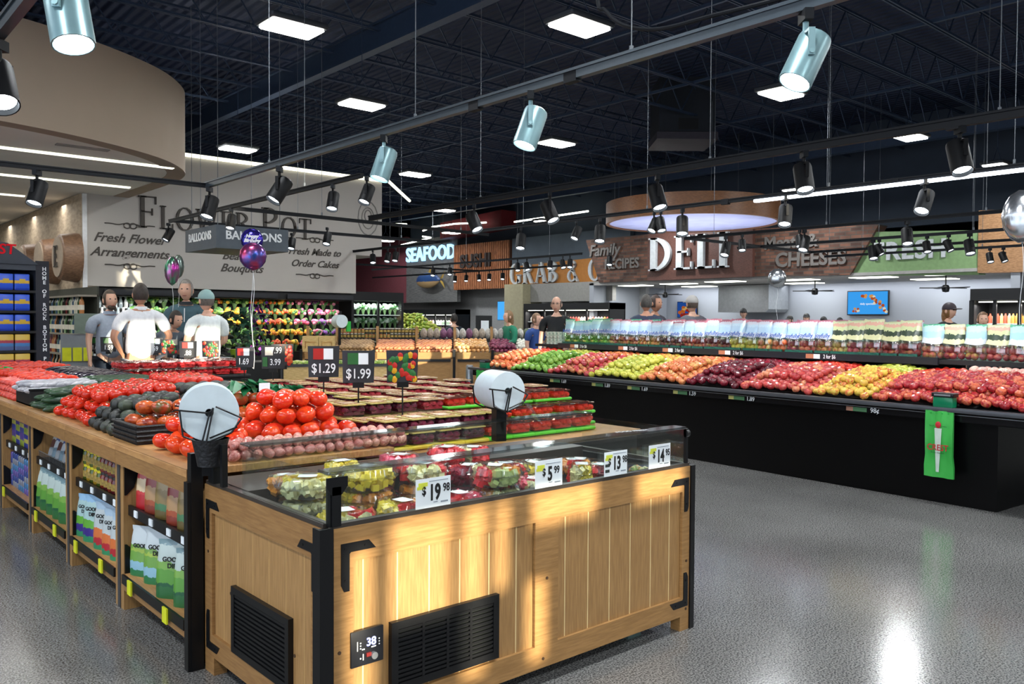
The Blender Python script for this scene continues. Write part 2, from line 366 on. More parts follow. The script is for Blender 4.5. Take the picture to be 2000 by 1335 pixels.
# ------------------------------------------------------------------ flower wall, curved soffit, aisle at left
WY = 15.6
mb = MB()                                              # greige fascia with a step at its right end, 0.9 m deep
for x0, x1, z0, z1 in ((3.96, 9.26, 2.14, 4.55), (9.26, 9.9, 2.95, 4.55)): mb.box(x0, x1, WY, WY+2.5, z0, z1)
struct(mb.build('wall_flower', cream_wall))
struct(MB().box(3.95, 4.02, WY-.02, WY+.06, 0, 3.7).build('trim_1', white))
t = thing('cove_light', 'thin warm white light strip along the top edge of the grey flower wall', 'light strip')
MB().box(4.7, 9.9, WY-.05, WY+.02, 4.55, 4.61).build('strip', glow_strip, t)
t = thing('cove_light', 'slanting light strip beyond the right end of the flower wall', 'light strip')
mb = MB(); mb.tube([(9.96, 15.5, 4.6), (12.15, 17.85, 4.6)], .035, 6); mb.build('strip', glow_strip, t)
dk = mat('painted_script', '4a4540', .7)
t = thing('wall_lettering', 'dark raised FLOWER POT letters across the grey wall', 'sign', (0, 0, 0))
# FLOWER POT: F from px 265 to 630
serif('FLOWER POT', .56, dk, t, (6.55, WY-.005, 3.2), FY, .93, (0, 7), 1.2, wt=.13, wn=.035)
def flourish(x, z, s):
    mb = MB()
    for k in (-1, 1):
        mb.tube([(x+k*s*u, WY-.012, z+.05*s*math.sin(u*9)*(1-u)+.02) for u in [i/14 for i in range(15)]], .014*s+.004, 5)
        mb.tube([(x+k*s*(.12+.14*math.cos(a*.5)), WY-.012, z+.11*s*math.sin(a*.5)) for a in range(13)], .011, 5)
    return mb
def script(name, label, lines, x, z0, dz, size, fl):
    t = thing('wall_script', label, 'sign')
    for i, l in enumerate(lines): text(l, size, (x, WY-.006, z0-dz*i), FY, dk, t, 'lettering', .004, .42, .004, 'CENTER', 1.05)
    for i, (fx, fz) in enumerate(fl): flourish(fx, fz, .42).build('flourish', dk, t)
script('s', 'dark script reading Fresh Flower Arrangements on the grey wall', ['Fresh Flower', 'Arrangements'], 4.72, 2.98, .25, .215, [(4.72, 3.21), (4.72, 2.5)])
script('s', 'dark script reading Beautiful Bouquets half hidden by the balloons', ['Beautiful', 'Bouquets'], 6.75, 2.78, .23, .21, [])
script('s', 'dark script reading Fresh Made to Order Cakes on the grey wall', ['Fresh Made to', 'Order Cakes'], 8.3, 2.95, .24, .19, [(8.3, 3.2), (8.3, 2.47)])
t = thing('wall_emblem', 'grey outline emblem at the right end of the flower wall', 'sign')
mb = MB()
for rr, q in ((.24, 0), (.15, 0), (.08, .05)): mb.tube([(9.55+rr*math.cos(a), WY-.01, 3.75+q+1.5*rr*math.sin(a)) for a in [i*PI/8 for i in range(17)]], .013, 5)
mb.build('emblem', mat('emblem_grey', '8d8a86', .7), t)

# curved drum soffit
def catmull(P, k=8):
    out = []; P = [Vector(p) for p in P]; Q = [P[0]*2-P[1]]+P+[P[-1]*2-P[-2]]
    for i in range(1, len(Q)-2):
        for j in range(k):
            u = j/k; a, b, c, d = Q[i-1:i+3]
            out.append(.5*((2*b)+(c-a)*u+(2*a-5*b+4*c-d)*u*u+(3*b-a-3*c+d)*u**3))
    return out+[P[-1]]
path = catmull([(-5, 9.9), (-1.5, 10.0), (.2, 10.12), (1.85, 10.45), (2.85, 10.8), (3.74, 11.35), (4.29, 11.97), (4.6, 12.65), (4.7, 13.6), (4.7, 15.6)])
mb = MB(); nrm = []
inn = [p+(Vector((-(path[min(i+1, len(path)-1)]-path[max(i-1, 0)]).y, (path[min(i+1, len(path)-1)]-path[max(i-1, 0)]).x)).normalized()*.25) for i, p in enumerate(path)]
n = len(path); vs = []
for i in range(n):
    for q in (path[i], inn[i]):
        for z in (3.7, 4.86): vs.append((q.x, q.y, z))
fs = []
for i in range(n-1):
    b = 4*i; c = b+4; fs += [(b, c, c+1, b+1), (b+2, b+3, c+3, c+2), (b+1, c+1, c+3, b+3), (b, b+2, c+2, c)]
mb._a(vs, fs)
struct(mb.build('soffit_drum', beige))
mb = MB(); mb.prism([(p.x, p.y) for p in inn]+[(3.96, 15.6), (3.96, 30), (-5, 30)], 3.71, 3.78)
struct(mb.build('ceiling_aisle', soffit_w))
mb = MB(); mb.box(3.92, 4.2, 15.62, 30, 0, 3.7)
brick = mat('pale_brick', 'b9a78f', .8, 0, 0, .2, 6, .6, 0, '9c8b76', (1, 1, 3))
struct(mb.build('wall_wine', brick))
struct(MB().box(-5, 4, 29.8, 30, 0, 3.72).build('wall_aisle', brick))
for i, y in enumerate((12.09, 14.38, 16.67, 18.96, 21.25, 23.54, 25.8)):
    x1 = 4.24 if y < 13 else (4.35 if y < 15.5 else 3.3)
    t = thing('linear_light', 'long recessed white light strip in the curved soffit, %s from the front' % ['first', 'second', 'third', 'fourth', 'fifth', 'sixth', 'seventh'][i], 'light strip', group='recessed strips under the soffit')
    MB().box(-4, x1, y-.045, y+.045, 3.69, 3.712).build('diffuser', glow_strip, t)
    if i < 5: area('aisle_light', (1.5, y, 3.6), 5, .3, 55, (1, .98, .93))
for (x, y) in ((2.9, 11.4), (2.3, 13.2)):
    t = thing('ceiling_vent', 'small flush vent in the soffit ceiling %s' % ('near the curved edge' if x > 2.5 else 'between the light strips'), 'vent')
    MB().box(x-.3, x+.3, y-.06, y+.06, 3.695, 3.709).build('grille', mat('vent_grey', '9b9893', .6), t)

# barrels with letters on the wine wall
oak = woodmat('barrel_oak', '8a6a52', '6b4f3c', (4, 4, 12)); head_m = mat('barrel_head', 'a59380', .6)
for ch, y, which in (('E', 15.45, 'nearest'), ('N', 16.8, 'middle'), ('I', 18.25, 'farthest visible')):
    t = thing('barrel_sign', 'round oak barrel end with letter %s high on the wine wall, %s' % (ch, which), 'sign', (0, 0, 0), group=None)
    mb = MB(); pr = [(.0, 0), (.35, 0), (.38, .02), (.39, .06), (.42, .25), (.42, .3), (0, .3)]
    mb.T = Matrix.Translation((3.62, y+.35, 2.62)) @ Matrix.Rotation(R(90), 4, 'Y') @ Matrix.Identity(4); mb.lathe(pr, 28); mb.build('barrel', oak, t)
    mb = MB(); mb.T = Matrix.Translation((3.6, y+.35, 2.62)) @ Matrix.Rotation(R(90), 4, 'Y'); mb.lathe([(0, 0), (.34, 0), (.34, .03), (0, .03)], 28); mb.build('barrel_head', head_m, t)
    serif(ch, .36, dk, t, (3.59, y+.35, 2.45), FX, 1, None, .5)
for y, z in ((16.5, 1.2),):
    pass
# wine aisle shelving: two rows of bottles and packs along the wall
wine = thing('wine_rack', 'tall narrow wine shelving against the pale brick wall at left', 'shelving', (0, 0, 0))
for z in (.3, .66, 1.0, 1.34, 1.66, 1.96): MB().box(3.6, 3.9, 14.5, 19.5, z-.03, z).build('shelf', mat('rack_shelf', '8b8579', .6), wine)
MB().box(3.88, 3.91, 14.5, 19.5, 0, 2.1).build('back_panel', mat('rack_back', '3e4038', .7), wine)
BOTM = [mat('bottle_glass_%d' % i, c, .2) for i, c in enumerate(('2c4a2e', '1c1f18', '6b2a2c', '8aa07a', 'c8c6b4', '34506a', 'b57a4a'))]
labm = mat('bottle_label', 'dcd6c6', .6)
def bottle_me(g):
    mb = MB(); mb.lathe([(0, 0), (.037, 0), (.038, .01), (.038, .18), (.03, .21), (.014, .24), (.014, .3), (0, .3)], 8); mb.lathe([(.0385, .06), (.0385, .14)], 8, mi=1)
    return mb.make('wine_bottle', [g, labm])
BME = [bottle_me(g) for g in BOTM]
k = 0
for zi, z in enumerate((.3, .66, 1.0, 1.34, 1.66)):
    for i in range(44):
        y = 14.6+i*.105
        o = link('wine_bottle', BME[rnd.choice([0, 1, 2, 3, 4, 5, 6])], None, (3.68, y, z), (0, 0, rnd.random()*6))
        tag(o, 'small wine bottle on the %s shelf of the wall rack at left' % ('lowest', 'second', 'third', 'fourth', 'top')[zi], 'bottle', 'bottles on the wine rack shelf %s' % ('one', 'two', 'three', 'four', 'five')[zi])

# ------------------------------------------------------------------ roof structure
steel_p = mat('painted_steel', '36465e', .5, .2)
mb = MB(); mb.box(7.45, 7.62, -9, 40, 6.02, 6.06); mb.box(7.5, 7.57, -9, 40, 6.06, 6.42); mb.box(7.45, 7.62, -9, 40, 6.42, 6.46)
tag(mb.build('roof_girder', steel_p), 'long grey steel I beam crossing the ceiling from upper centre to the flower wall', 'beam')
tag(MB().box(21.0, 21.2, -9, 40, 6.0, 6.4).build('roof_girder', steel_p), 'dark steel beam over the far delicatessen wall', 'beam')
ju = [False]
jp = thing('roof_joist', 'dark open web steel roof joist crossing the ceiling', 'joist', (0, 4.2, 0), 0, 'parallel roof joists')
mb = MB()
for dy in (-.04, .015): mb.box(-7.8, 29.5, dy, dy+.025, 6.3, 6.34)
mb.build('bottom_chord', steel_p, jp)
mb = MB()
for dy in (-.04, .015): mb.box(-7.8, 29.5, dy, dy+.025, 6.98, 7.02)
mb.build('top_chord', steel_p, jp)
mb = MB()
for i in range(40):
    x = -7.8+i*.93; mb.cyl((x, 0, 6.33), (x+.465, 0, 7), .014, n=4); mb.cyl((x+.465, 0, 7), (x+.93, 0, 6.33), .014, n=4)
mb.build('web', steel_p, jp)
for i in range(22): place(jp, ju, (0, 4.25+1.53*(i-2), 0))
for i, x in enumerate((10.6, 13.8, 17.2)):
    tag(MB().box(x, x+.05, -6, 40, 6.32, 6.37).build('bridging_bar', steel_p), 'thin steel bridging bar under the roof joists', 'bar', 'joist bridging bars')
t = thing('air_duct', 'square dark sheet metal duct dropping from the roof above the delicatessen', 'duct', (16.25, 12.5, 0), R(-41))
dm = mat('duct_dark', '262b33', .6, .2)
MB().box(-.64, .64, -.64, .64, 5.95, 7.2).build('duct_body', dm, t); MB().box(-.7, .7, -.7, .7, 5.77, 5.93).build('collar', mat('duct_pink', '443f48', .5), t)
MB().box(-.2, .25, -.66, -.64, 6.0, 6.25).build('grille', blackm, t)

# high bay lights
bay = thing('high_bay_light', '', 'ceiling light', (7.05, 6.9, 5), 0, 'high bay ceiling lights')
MB().rbox(-.36, .36, -.24, .24, 0, .07, .03).build('housing', mat('bay_housing', '3a3f46', .5), bay)
MB().rbox(-.32, .32, -.2, .2, -.03, .001, .02).build('diffuser', bay_m, bay)
mb = MB(); mb.tube([(-.25, 0, .07), (0, 0, .4), (.25, 0, .07)], .006, 4); mb.cyl((0, 0, .4), (0, 0, 1.4), .006, n=4); mb.build('suspension_cable', steel_p, bay)
u = [False]
names = {(7.05, 6.9): 'nearest centre one at upper middle', (7.05, 11.7): 'bright one left of centre beside the steel beam', (7.05, 16.45): 'low one just above the flower wall',
         (11.35, 6.9): 'at upper right below the big grey spotlight', (11.35, 11.7): 'centre one behind the third spotlight', (11.35, 16.45): 'centre left one beside the second spotlight',
         (15.7, 2.1): 'out at the right', (15.7, 6.9): 'right one above the white light bar', (20.0, 6.9): 'far right one above the green sign', (20.0, 11.7): 'above the wooden ceiling ring',
         (2.7, 6.9): 'upper left one beside the steel beam', (15.7, 21.2): 'far one above the seafood corner', (20.0, 21.2): 'far one above the yellow grab sign', (20, 26.5): 'farthest one above the slatted panel', (11.35, 21.2): 'far one behind the flower wall', (20, 16.45): 'far one left of the wooden ring'}
for p in PEND+[(4.6, 9.2)]:
    if p == (2.7, 6.9): continue
    nm = names.get(p, 'out of the middle of the shop at %s' % ('near side' if p[1] < 5 else 'far side'))
    place(bay, u, (p[0], p[1], 5), 0, 'square white LED high bay light, '+(nm if p != (4.6, 9.2) else names[(2.7, 6.9)]))

# ------------------------------------------------------------------ lighting tracks and spotlights
def spot_head(sc_, hm, lm):
    """track head hanging at the origin, body pointing along -Z"""
    t = thing('track_spotlight', '', 'spotlight', (0, 0, 0), 0)
    MB().box(-.05*sc_, .05*sc_, -.02*sc_, .02*sc_, -.05*sc_, 0).build('track_adapter', track_m, t)
    y = MB(); y.cyl((0, 0, -.05*sc_), (0, 0, -.11*sc_), .014*sc_, n=8)
    for s in (-1, 1): y.box(s*.083*sc_-.006*sc_, s*.083*sc_+.006*sc_, -.014*sc_, .014*sc_, -.22*sc_, -.1*sc_)
    y.box(-.086*sc_, .086*sc_, -.014*sc_, .014*sc_, -.112*sc_, -.1*sc_); y.build('yoke', hm, t)
    b = MB(); b.lathe([(0, .13*sc_), (.055*sc_, .13*sc_), (.07*sc_, .12*sc_), (.075*sc_, .1*sc_), (.075*sc_, -.12*sc_), (.069*sc_, -.12*sc_), (.066*sc_, -.085*sc_), (0, -.085*sc_)], 20)
    body = b.build('lamp_body', hm, t, (0, 0, -.22*sc_))
    l = MB(); l.lathe([(0, -.092*sc_), (.063*sc_, -.092*sc_), (.063*sc_, -.088*sc_), (0, -.088*sc_)], 18); l.build('lens', lm, body)
    k = MB()
    for s in (-1, 1): k.cyl((s*.076*sc_, 0, 0), (s*.094*sc_, 0, 0), .012*sc_, n=8)
    k.build('pivot_knob', hm, body)
    return t
headA = spot_head(1, lamp_m, glow); headB = spot_head(1, lampb_m, glow); headS = spot_head(.8, lampb_m, glow)
usedh = {id(headA): [False], id(headB): [False], id(headS): [False]}
def lamp(proto, loc, yaw, tilt, label, watt=0, target=None, col=(.92, .97, 1)):
    """yaw turns the yoke, tilt swings the body"""
    o = place(proto, usedh[id(proto)], loc, yaw, label)
    for ch in o.children:
        if ch.name.startswith('lamp_body'): ch.rotation_euler = (tilt, R(10) if proto is headA else R(24), 0)
    if watt:
        l = bpy.data.lights.new('spot_beam', 'SPOT'); l.energy = watt; l.spot_size = R(52); l.spot_blend = .6; l.shadow_soft_size = .05; l.color = col
        so = bpy.data.objects.new('spot_beam', l); C.objects.link(so)
        if target is None:
            d = Vector((math.sin(yaw)*math.sin(tilt), -math.cos(yaw)*math.sin(tilt), -math.cos(tilt)))*1
        else: d = (Vector(target)-Vector(loc)).normalized()
        so.location = Vector(loc)+Vector((0, 0, -.22))+d*.2; so.rotation_euler = d.to_track_quat('-Z', 'Y').to_euler()
    return o
def track(label, p0, p1, z, cables, conn=(), wdt=.035, led=None, ztop=6.3, name='light_track'):
    t = thing(name, label, 'light track')
    a = Vector((p0[0], p0[1], z)); b = Vector((p1[0], p1[1], z)); d = (b-a).normalized(); ang = math.atan2(d.y, d.x); ln = (b-a).length
    mb = MB(); mb.T = Matrix.Translation(a) @ Matrix.Rotation(ang, 4, 'Z')
    mb.box(0, ln, -wdt/2, wdt/2, 0, wdt); mb.box(0, ln, -wdt*.7, wdt*.7, wdt, wdt*1.35); mb.build('rail', trackA_m if wdt == .045 else track_m, t)
    for s in cables:
        c = a+d*s; mb = MB(); mb.cyl((c.x, c.y, z+wdt*1.3), (c.x, c.y, ztop), .0035, n=5); mb.cyl((c.x, c.y, z+wdt*1.3), (c.x, c.y, z+.09), .012, n=8); mb.build('suspension_cable', cable_m, t)
    for s in conn: c = a+d*s; mb = MB(); mb.T = Matrix.Translation(c) @ Matrix.Rotation(ang, 4, 'Z'); mb.box(-.05, .05, -.024, .024, -.015, .05); mb.build('connector', track_m, t)
    if led:
        mb = MB(); mb.T = Matrix.Translation(a) @ Matrix.Rotation(ang, 4, 'Z'); mb.box(led[0], led[1], -.03, .03, -.03, 0); mb.build('light_bar', emat('led_bar', 'e8f2ff', 9), t)
    return t
TZ = 3.0
tr = track('nearest grey track running from upper right down to the left corner', (3.52, -.5), (3.52, 9.02), TZ, (3.55, 5.6, 8.0), (4.0, 4.9), .045)
mb = MB(); mb.tube(catmull([(3.52, 3.32, 6.3), (3.525, 3.32, 3.7), (3.54, 3.25, 3.33), (3.55, 2.95, 3.16), (3.54, 2.5, 3.12), (3.53, 2.0, 3.09), (3.52, 1.3, 3.08)], 6), .011, 7); mb.build('power_cable', track_m, tr)
track('track turning left from the nearest track towards the aisle', (3.52, 9.02), (-1.2, 9.1), TZ, (2.2, 4.2), ())
track('second dark track from right edge to the centre', (6.4, -1), (6.4, 10.4), TZ, (3.2, 5.6, 8.9), (3.5,), .05)
track('short dark track in front of the flower wall', (4.4, 7.3), (4.4, 12.7), TZ, (1.2, 4.2))
track('dark track carrying a long white light bar at the right', (8.53, 1.5), (8.53, 10.8), TZ, (1.3, 3.1, 5.6, 8), (2.4, 4.4), .035, led=(.2, 4.0), ztop=6.3)
track('dark track across the wooden delicatessen sign', (11.82, 3.4), (11.82, 9.0), TZ, (.8, 3, 5))
track('dark track above the green FRESH sign', (14.15, 4.2), (14.15, 9.5), TZ, (1, 3.4))
track('farther dark track in front of the green FRESH sign', (16.0, 4.9), (16.0, 9.0), TZ, (1, 3.0))
track('farthest dark track at the right under the green sign', (17.3, 5.2), (17.3, 9.4), TZ, (1, 3.0))
track('cross track linking the two right hand tracks', (11.82, 8.98), (16, 9.0), TZ, ())
track('dark track crossing the flower lettering', (4.4, 12.6), (9.3, 12.6), TZ, (2, 4))
track('lower dark track crossing the balloon sign', (4.4, 10.6), (9.0, 10.9), TZ, (1.4, 4))
track('dark track in front of the seafood corner', (9.2, 12.2), (9.2, 19.5), TZ, (2, 5))
track('long dark track over the yellow sign', (13.0, 12.6), (13.0, 21), TZ, (1, 4, 7))
track('dark track left of the slatted wood panel', (15.5, 15.5), (15.5, 25), TZ, (2, 6))
track('cross track in front of the seafood letters', (9.2, 19.2), (15.5, 19.2), TZ, (2, 5))
# lamps on the nearest track (big grey heads)
for y, lb, yaw, tilt, tg in ((2.02, 'largest grey cylinder spotlight at upper right of the nearest track', R(48), R(26), (2.4, 3.6, .9)), (3.86, 'second grey cylinder spotlight on the nearest track, at upper centre', R(48), R(18), (2.2, 4.8, .9)),
                    (5.52, 'third grey cylinder spotlight on the nearest track', R(48), R(16), (2.6, 6, .9)), (7.29, 'fourth grey cylinder spotlight on the nearest track', R(48), R(24), (3.0, 7.4, .9)), (8.95, 'spotlight at the corner where the nearest track ends', R(48), R(8), (3.3, 9.5, .9))):
    lamp(headA if y < 6 else headB, (3.52, y, TZ), yaw, tilt, lb, SPOT_W, tg)
lamp(headB, (1.9, 9.06, TZ), R(48), R(2), 'black spotlight hanging before the aisle soffit at left', SPOT_W, (1.6, 8.5, .9))
lamp(headA, (.82, 3.4, 2.92), R(48), R(-14), 'grey cylinder spotlight cut by the upper left edge of the picture', 0)
track('grey track end entering at the upper left corner', (.82, 1.0), (.82, 5.2), 2.92, (), (), .045)
lamp(headB, (.82, 4.66, 2.92), R(48), R(-22), 'black spotlight just cut by the left edge', SPOT_W, (2, 5, .9))
def along(px, X):                                      # where the sight line through column px meets the plane x = X
    k = (px-1000)/F; return X*(fw.y+k*r2.y)/(fw.x+k*r2.x)
def lamps(proto, X, rows, watt=0):
    for px, tilt, lb, tgt in rows:
        y = along(px, X); lamp(proto, (X, y, TZ), R(48), R(tilt), lb, watt, tgt and (X+tgt[0], y+tgt[1], .9))
lamps(headB, 6.4, [(1867, 0, 'big black spotlight at the right of the second track', (2.6, .6)), (1565, 0, 'black spotlight on the second track left of the air duct line', (2.4, .3)),
                   (1281, -10, 'black spotlight on the second track before the duct', (2.2, 0)), (1072, -20, 'black spotlight tilted on the second track at centre', (2.2, 0)),
                   (925, -22, 'black spotlight tilted towards the slatted panel at the end of the second track', (-1.5, 0))], SPOT_W*1.3)
lamps(headB, 8.53, [(1800, 24, 'black tilted spotlight with bright lens under the white light bar', (.6, -.6)), (1530, 10, 'black spotlight with bright lens at the left end of the light bar', (.6, 0)),
                    (1170, 4, 'black spotlight with bright lens before the brick delicatessen sign', (.5, 0)), (1016, 4, 'black spotlight with bright lens above the yellow sign', (-.3, 0)), (1330, 4, 'black spotlight with bright lens below the wooden ceiling ring', (.5, .2))], SPOT_W*1.2)
lamps(headS, 8.53, [(1288, -6, 'small spotlight between the pair under the ceiling ring', None), (1275, 24, 'small dark spotlight turned away under the ceiling ring', None), (1124, 20, 'small dark spotlight tilted between the two bright ones', None)])
lamps(headB, 11.82, [(1768, 6, 'dark spotlight above the green FRESH sign', (-.5, 0)), (1568, 18, 'dark spotlight in front of the CHEESES letters', (-.6, 0)), (1415, 16, 'dark spotlight over the last letter of DELI', (-.5, 0))], SPOT_W)
lamps(headS, 11.82, [(1447, 4, 'small bright spotlight just right of DELI', None), (1559, 4, 'small bright spotlight under the CHEESES letters', None)])
lamps(headB, 14.15, [(1702, 2, 'bright spotlight at the left end of the green sign', (0, 0.01)), (1890, 2, 'bright spotlight at the right end of the green sign', (0, .01))], SPOT_W)
lamps(headS, 14.15, [(1714, -20, 'tilted dark spotlight below the bright one at the green sign', None), (1807, 2, 'small bright spotlight below FRESH', None), (1849, -14, 'small dark spotlight right of FRESH', None)])
lamps(headS, 17.3, [(1930, 2, 'small bright spotlight under the wooden bakery sign', None), (1956, -10, 'dark spotlight turned down at the far right track', None)])
lamps(headS, 4.4, [(650, 2, 'small spotlight in front of the flower wall top', None), (716, 14, 'small tilted spotlight at the right end of the short track', None), (330, 20, 'small spotlight pointing down beside Fresh Flower script', None), (452, 2, 'small dark spotlight over the letter E of FLOWER', None)])
lamps(headS, 6.4, [(570, 2, 'small spotlight right of the balloon sign', None), (639, 4, 'small spotlight between the script and the sign', None)])
lamps(headS, 9.2, [(728, -6, 'small spotlight at the emblem of the flower wall', None), (757, 8, 'small spotlight left of the seafood sign', None), (772, 4, 'small spotlight near the maroon wall', None)])
lamps(headS, 13.0, [(845, 2, 'small spotlight before the blue fish', None), (878, 2, 'small spotlight right of the blue fish', None), (1010, -4, 'small bright spotlight at the letter G', None), (1028, -12, 'small dark spotlight at the letter R', None), (1073, 6, 'small dark spotlight at the letter B', None), (1098, -10, 'small bright spotlight at the ampersand', None), (1112, 4, 'small dark spotlight right of the ampersand', None), (1189, 4, 'small spotlight in front of RECIPES', None)])
lamps(headS, 15.5, [(888, 2, 'small bright spotlight above SEAFOOD', None), (981, 2, 'small dark spotlight above the slatted panel', None), (910, 2, 'small dark spotlight below SUSHI', None), (935, -4, 'second small dark spotlight below SUSHI', None), (955, 4, 'third small dark spotlight below SUSHI', None)])

# ------------------------------------------------------------------ far walls and signs (they look towards -X)
def panel(name, X, poly, dep, m, parent=None):
    """poly of (y, z) extruded from X to X+dep"""
    mb = MB(); n = len(poly); vs = [(X, y, z) for y, z in poly]+[(X+dep, y, z) for y, z in poly]
    mb._a(vs, [tuple(range(n)), tuple(range(2*n-1, n-1, -1))]+[(i, n+i, n+(i+1) % n, (i+1) % n) for i in range(n)]); return mb.build(name, m, parent)
def brickmat():
    m = bpy.data.materials.new('sign_brick'); m.use_nodes = True; n = m.node_tree.nodes; L = m.node_tree.links; b = n['Principled BSDF']; b.inputs['Roughness'].default_value = .85
    tc = n.new('ShaderNodeTexCoord'); sp = n.new('ShaderNodeSeparateXYZ'); cb = n.new('ShaderNodeCombineXYZ'); L.new(tc.outputs['Object'], sp.inputs[0]); L.new(sp.outputs['Y'], cb.inputs[0]); L.new(sp.outputs['Z'], cb.inputs[1])
    bk = n.new('ShaderNodeTexBrick'); L.new(cb.outputs[0], bk.inputs['Vector']); bk.inputs['Scale'].default_value = 1
    bk.inputs['Brick Width'].default_value = .3; bk.inputs['Row Height'].default_value = .1; bk.inputs['Mortar Size'].default_value = .012
    bk.inputs['Color1'].default_value = lin('7a5240'); bk.inputs['Color2'].default_value = lin('3c2922'); bk.inputs['Mortar'].default_value = lin('4c443e')
    nz = n.new('ShaderNodeTexNoise'); nz.inputs['Scale'].default_value = 3; L.new(cb.outputs[0], nz.inputs['Vector'])
    mx = n.new('ShaderNodeMix'); mx.data_type = 'RGBA'; mx.blend_type = 'OVERLAY'; mx.inputs[0].default_value = .7; L.new(bk.outputs[0], mx.inputs[6]); L.new(nz.outputs['Fac'], mx.inputs[7]); L.new(mx.outputs[2], b.inputs['Base Color'])
    return m
bm_ = brickmat(); DX = 21.5
deliwood = woodmat('deli_wood', '6a463c', '4e322b', (3, 3, 22)); letter_w = mat('letter_white', 'c8cdd0', .5); letter_g = mat('letter_grey', '6f6a66', .6); orange = mat('sign_orange', 'bd7d3a', .7, var=.1)
t = thing('wall_sign', 'brick sign panel with grey letters Family RECIPES left of DELI', 'sign')
panel('brick_panel', DX, [(20.65, 4.42), (17.75, 4.42), (17.75, 2.9), (20.0, 2.9)], .5, bm_, t)
text('Family', .55, (DX-.03, 19.75, 4.0), FX, letter_g, t, 'lettering', .02, .2, .012); text('RECIPES', .46, (DX-.03, 18.95, 3.5), FX, letter_g, t, 'lettering', .02, 0, .012, xs=.95)
t = thing('wall_sign', 'reddish wood sign panel with large white DELI letters', 'sign')
panel('wood_panel', DX-.12, [(17.75, 4.42), (13.85, 4.3), (13.85, 2.9), (17.75, 2.9)], .6, deliwood, t)
serif('DELI', 1.05, letter_w, t, (DX-.14, 16.05, 3.2), FX, 1.02, None, 4, wt=.2, wn=.06)
t = thing('wall_sign', 'brick sign panel with grey letters Meats and CHEESES right of DELI', 'sign')
panel('brick_panel', DX, [(13.85, 4.3), (10.2, 4.12), (10.95, 2.85), (13.85, 2.9)], .5, bm_, t)
text('Meats &', .5, (DX-.03, 12.7, 3.82), FX, letter_g, t, 'lettering', .02, 0, .012); text('CHEESES', .56, (DX-.03, 12.1, 3.32), FX, letter_g, t, 'lettering', .02, 0, .014, xs=.98)
t = thing('wall_sign', 'pale green sign panel with white letters FRESH', 'sign')
panel('green_panel', DX+.1, [(10.9, 3.98), (7.8, 3.8), (7.8, 2.75), (10.9, 2.83)], .4, mat('sign_green', '7f9e6c', .7), t)
text('FRESH', .62, (DX+.07, 9.45, 3.4), FX, letter_w, t, 'lettering', .02, 0, .02, space=1.1)
t = thing('wall_sign', 'light wood plank sign with pale letters at the right edge', 'sign')
panel('wood_panel', DX, [(7.8, 4.25), (3.5, 4.1), (3.5, 2.7), (7.8, 2.78)], .5, woodmat('sign_plank', 'a9805a', '876241', (3, 3, 12)), t)
text('PASTRY', .62, (DX-.03, 5.7, 3.42), FX, mat('letter_tan', 'c9b6a2', .6), t, 'lettering', .02, 0, .02)
GX = 23.0
t = thing('wall_sign', 'orange sign panel with white serif letters GRAB & GO', 'sign')
panel('orange_panel', GX-.2, [(26.25, 3.78), (20.0, 3.95), (20.0, 3.0), (26.25, 2.9)], .3, orange, t)
serif('GRAB & GO', .82, letter_w, t, (GX-.22, 23.1, 3.06), FX, .98, None, 3, wt=.2, wn=.06)
struct(MB().box(GX, GX+.2, 19.9, 26.3, 3.0, 4.95).build('wall_grab', slate_wall))
struct(MB().box(GX+.2, GX+.5, 3, 34, 4.2, 7.2).build('wall_upper', mat('upper_slate', '333e4c', .8, scale=2)))
red = mat('red_fascia', '6e1620', .7)
slat = mat('slat_wood', 'c07c52', .6, 0, 0, .2, 6, 0, 0, '9a6040', (3, 3, 1))
t = thing('wall_sign', 'vertical wood slat panel with dark SUSHI letters', 'sign')
mb = MB(); mb.box(GX-.1, GX+.1, 26.32, 30.15, 2.92, 4.9); mb.build('back_panel', mat('slat_back', '5a3524', .8), t)
mb = MB()
for i in range(30): mb.box(GX-.16, GX-.09, 26.36+i*.125, 26.43+i*.125, 2.92, 4.9)
mb.build('slats', slat, t); text('SUSHI', .78, (GX-.2, 28.5, 4.12), FX, mat('letter_dark', '2b1c18', .6), t, 'lettering', .03, 0, .03, space=1.05)
tag(panel('ceiling_canopy', GX-.6, [(26.3, 5.4), (30.5, 5.2), (30.5, 5.9), (26.3, 6.1)], .8, red), 'dark red canopy above the wood slat panel', 'canopy')
struct(MB().box(GX+.1, GX+.3, 30.15, 34.2, 2.4, 5.4).build('wall_seafood', mat('plank_grey', '7c7c7a', .8, 0, 0, .2, 4, 0, 0, '5e5f60', (2, 1, 14))))
t = thing('neon_sign', 'glowing pale blue SEAFOOD letters on the grey plank wall', 'sign')
text('SEAFOOD', .92, (GX+.06, 32.2, 4.65), FX, emat('neon_blue', '9fd4ff', 2.6), t, 'lettering', .03, 0, .02, xs=.95)
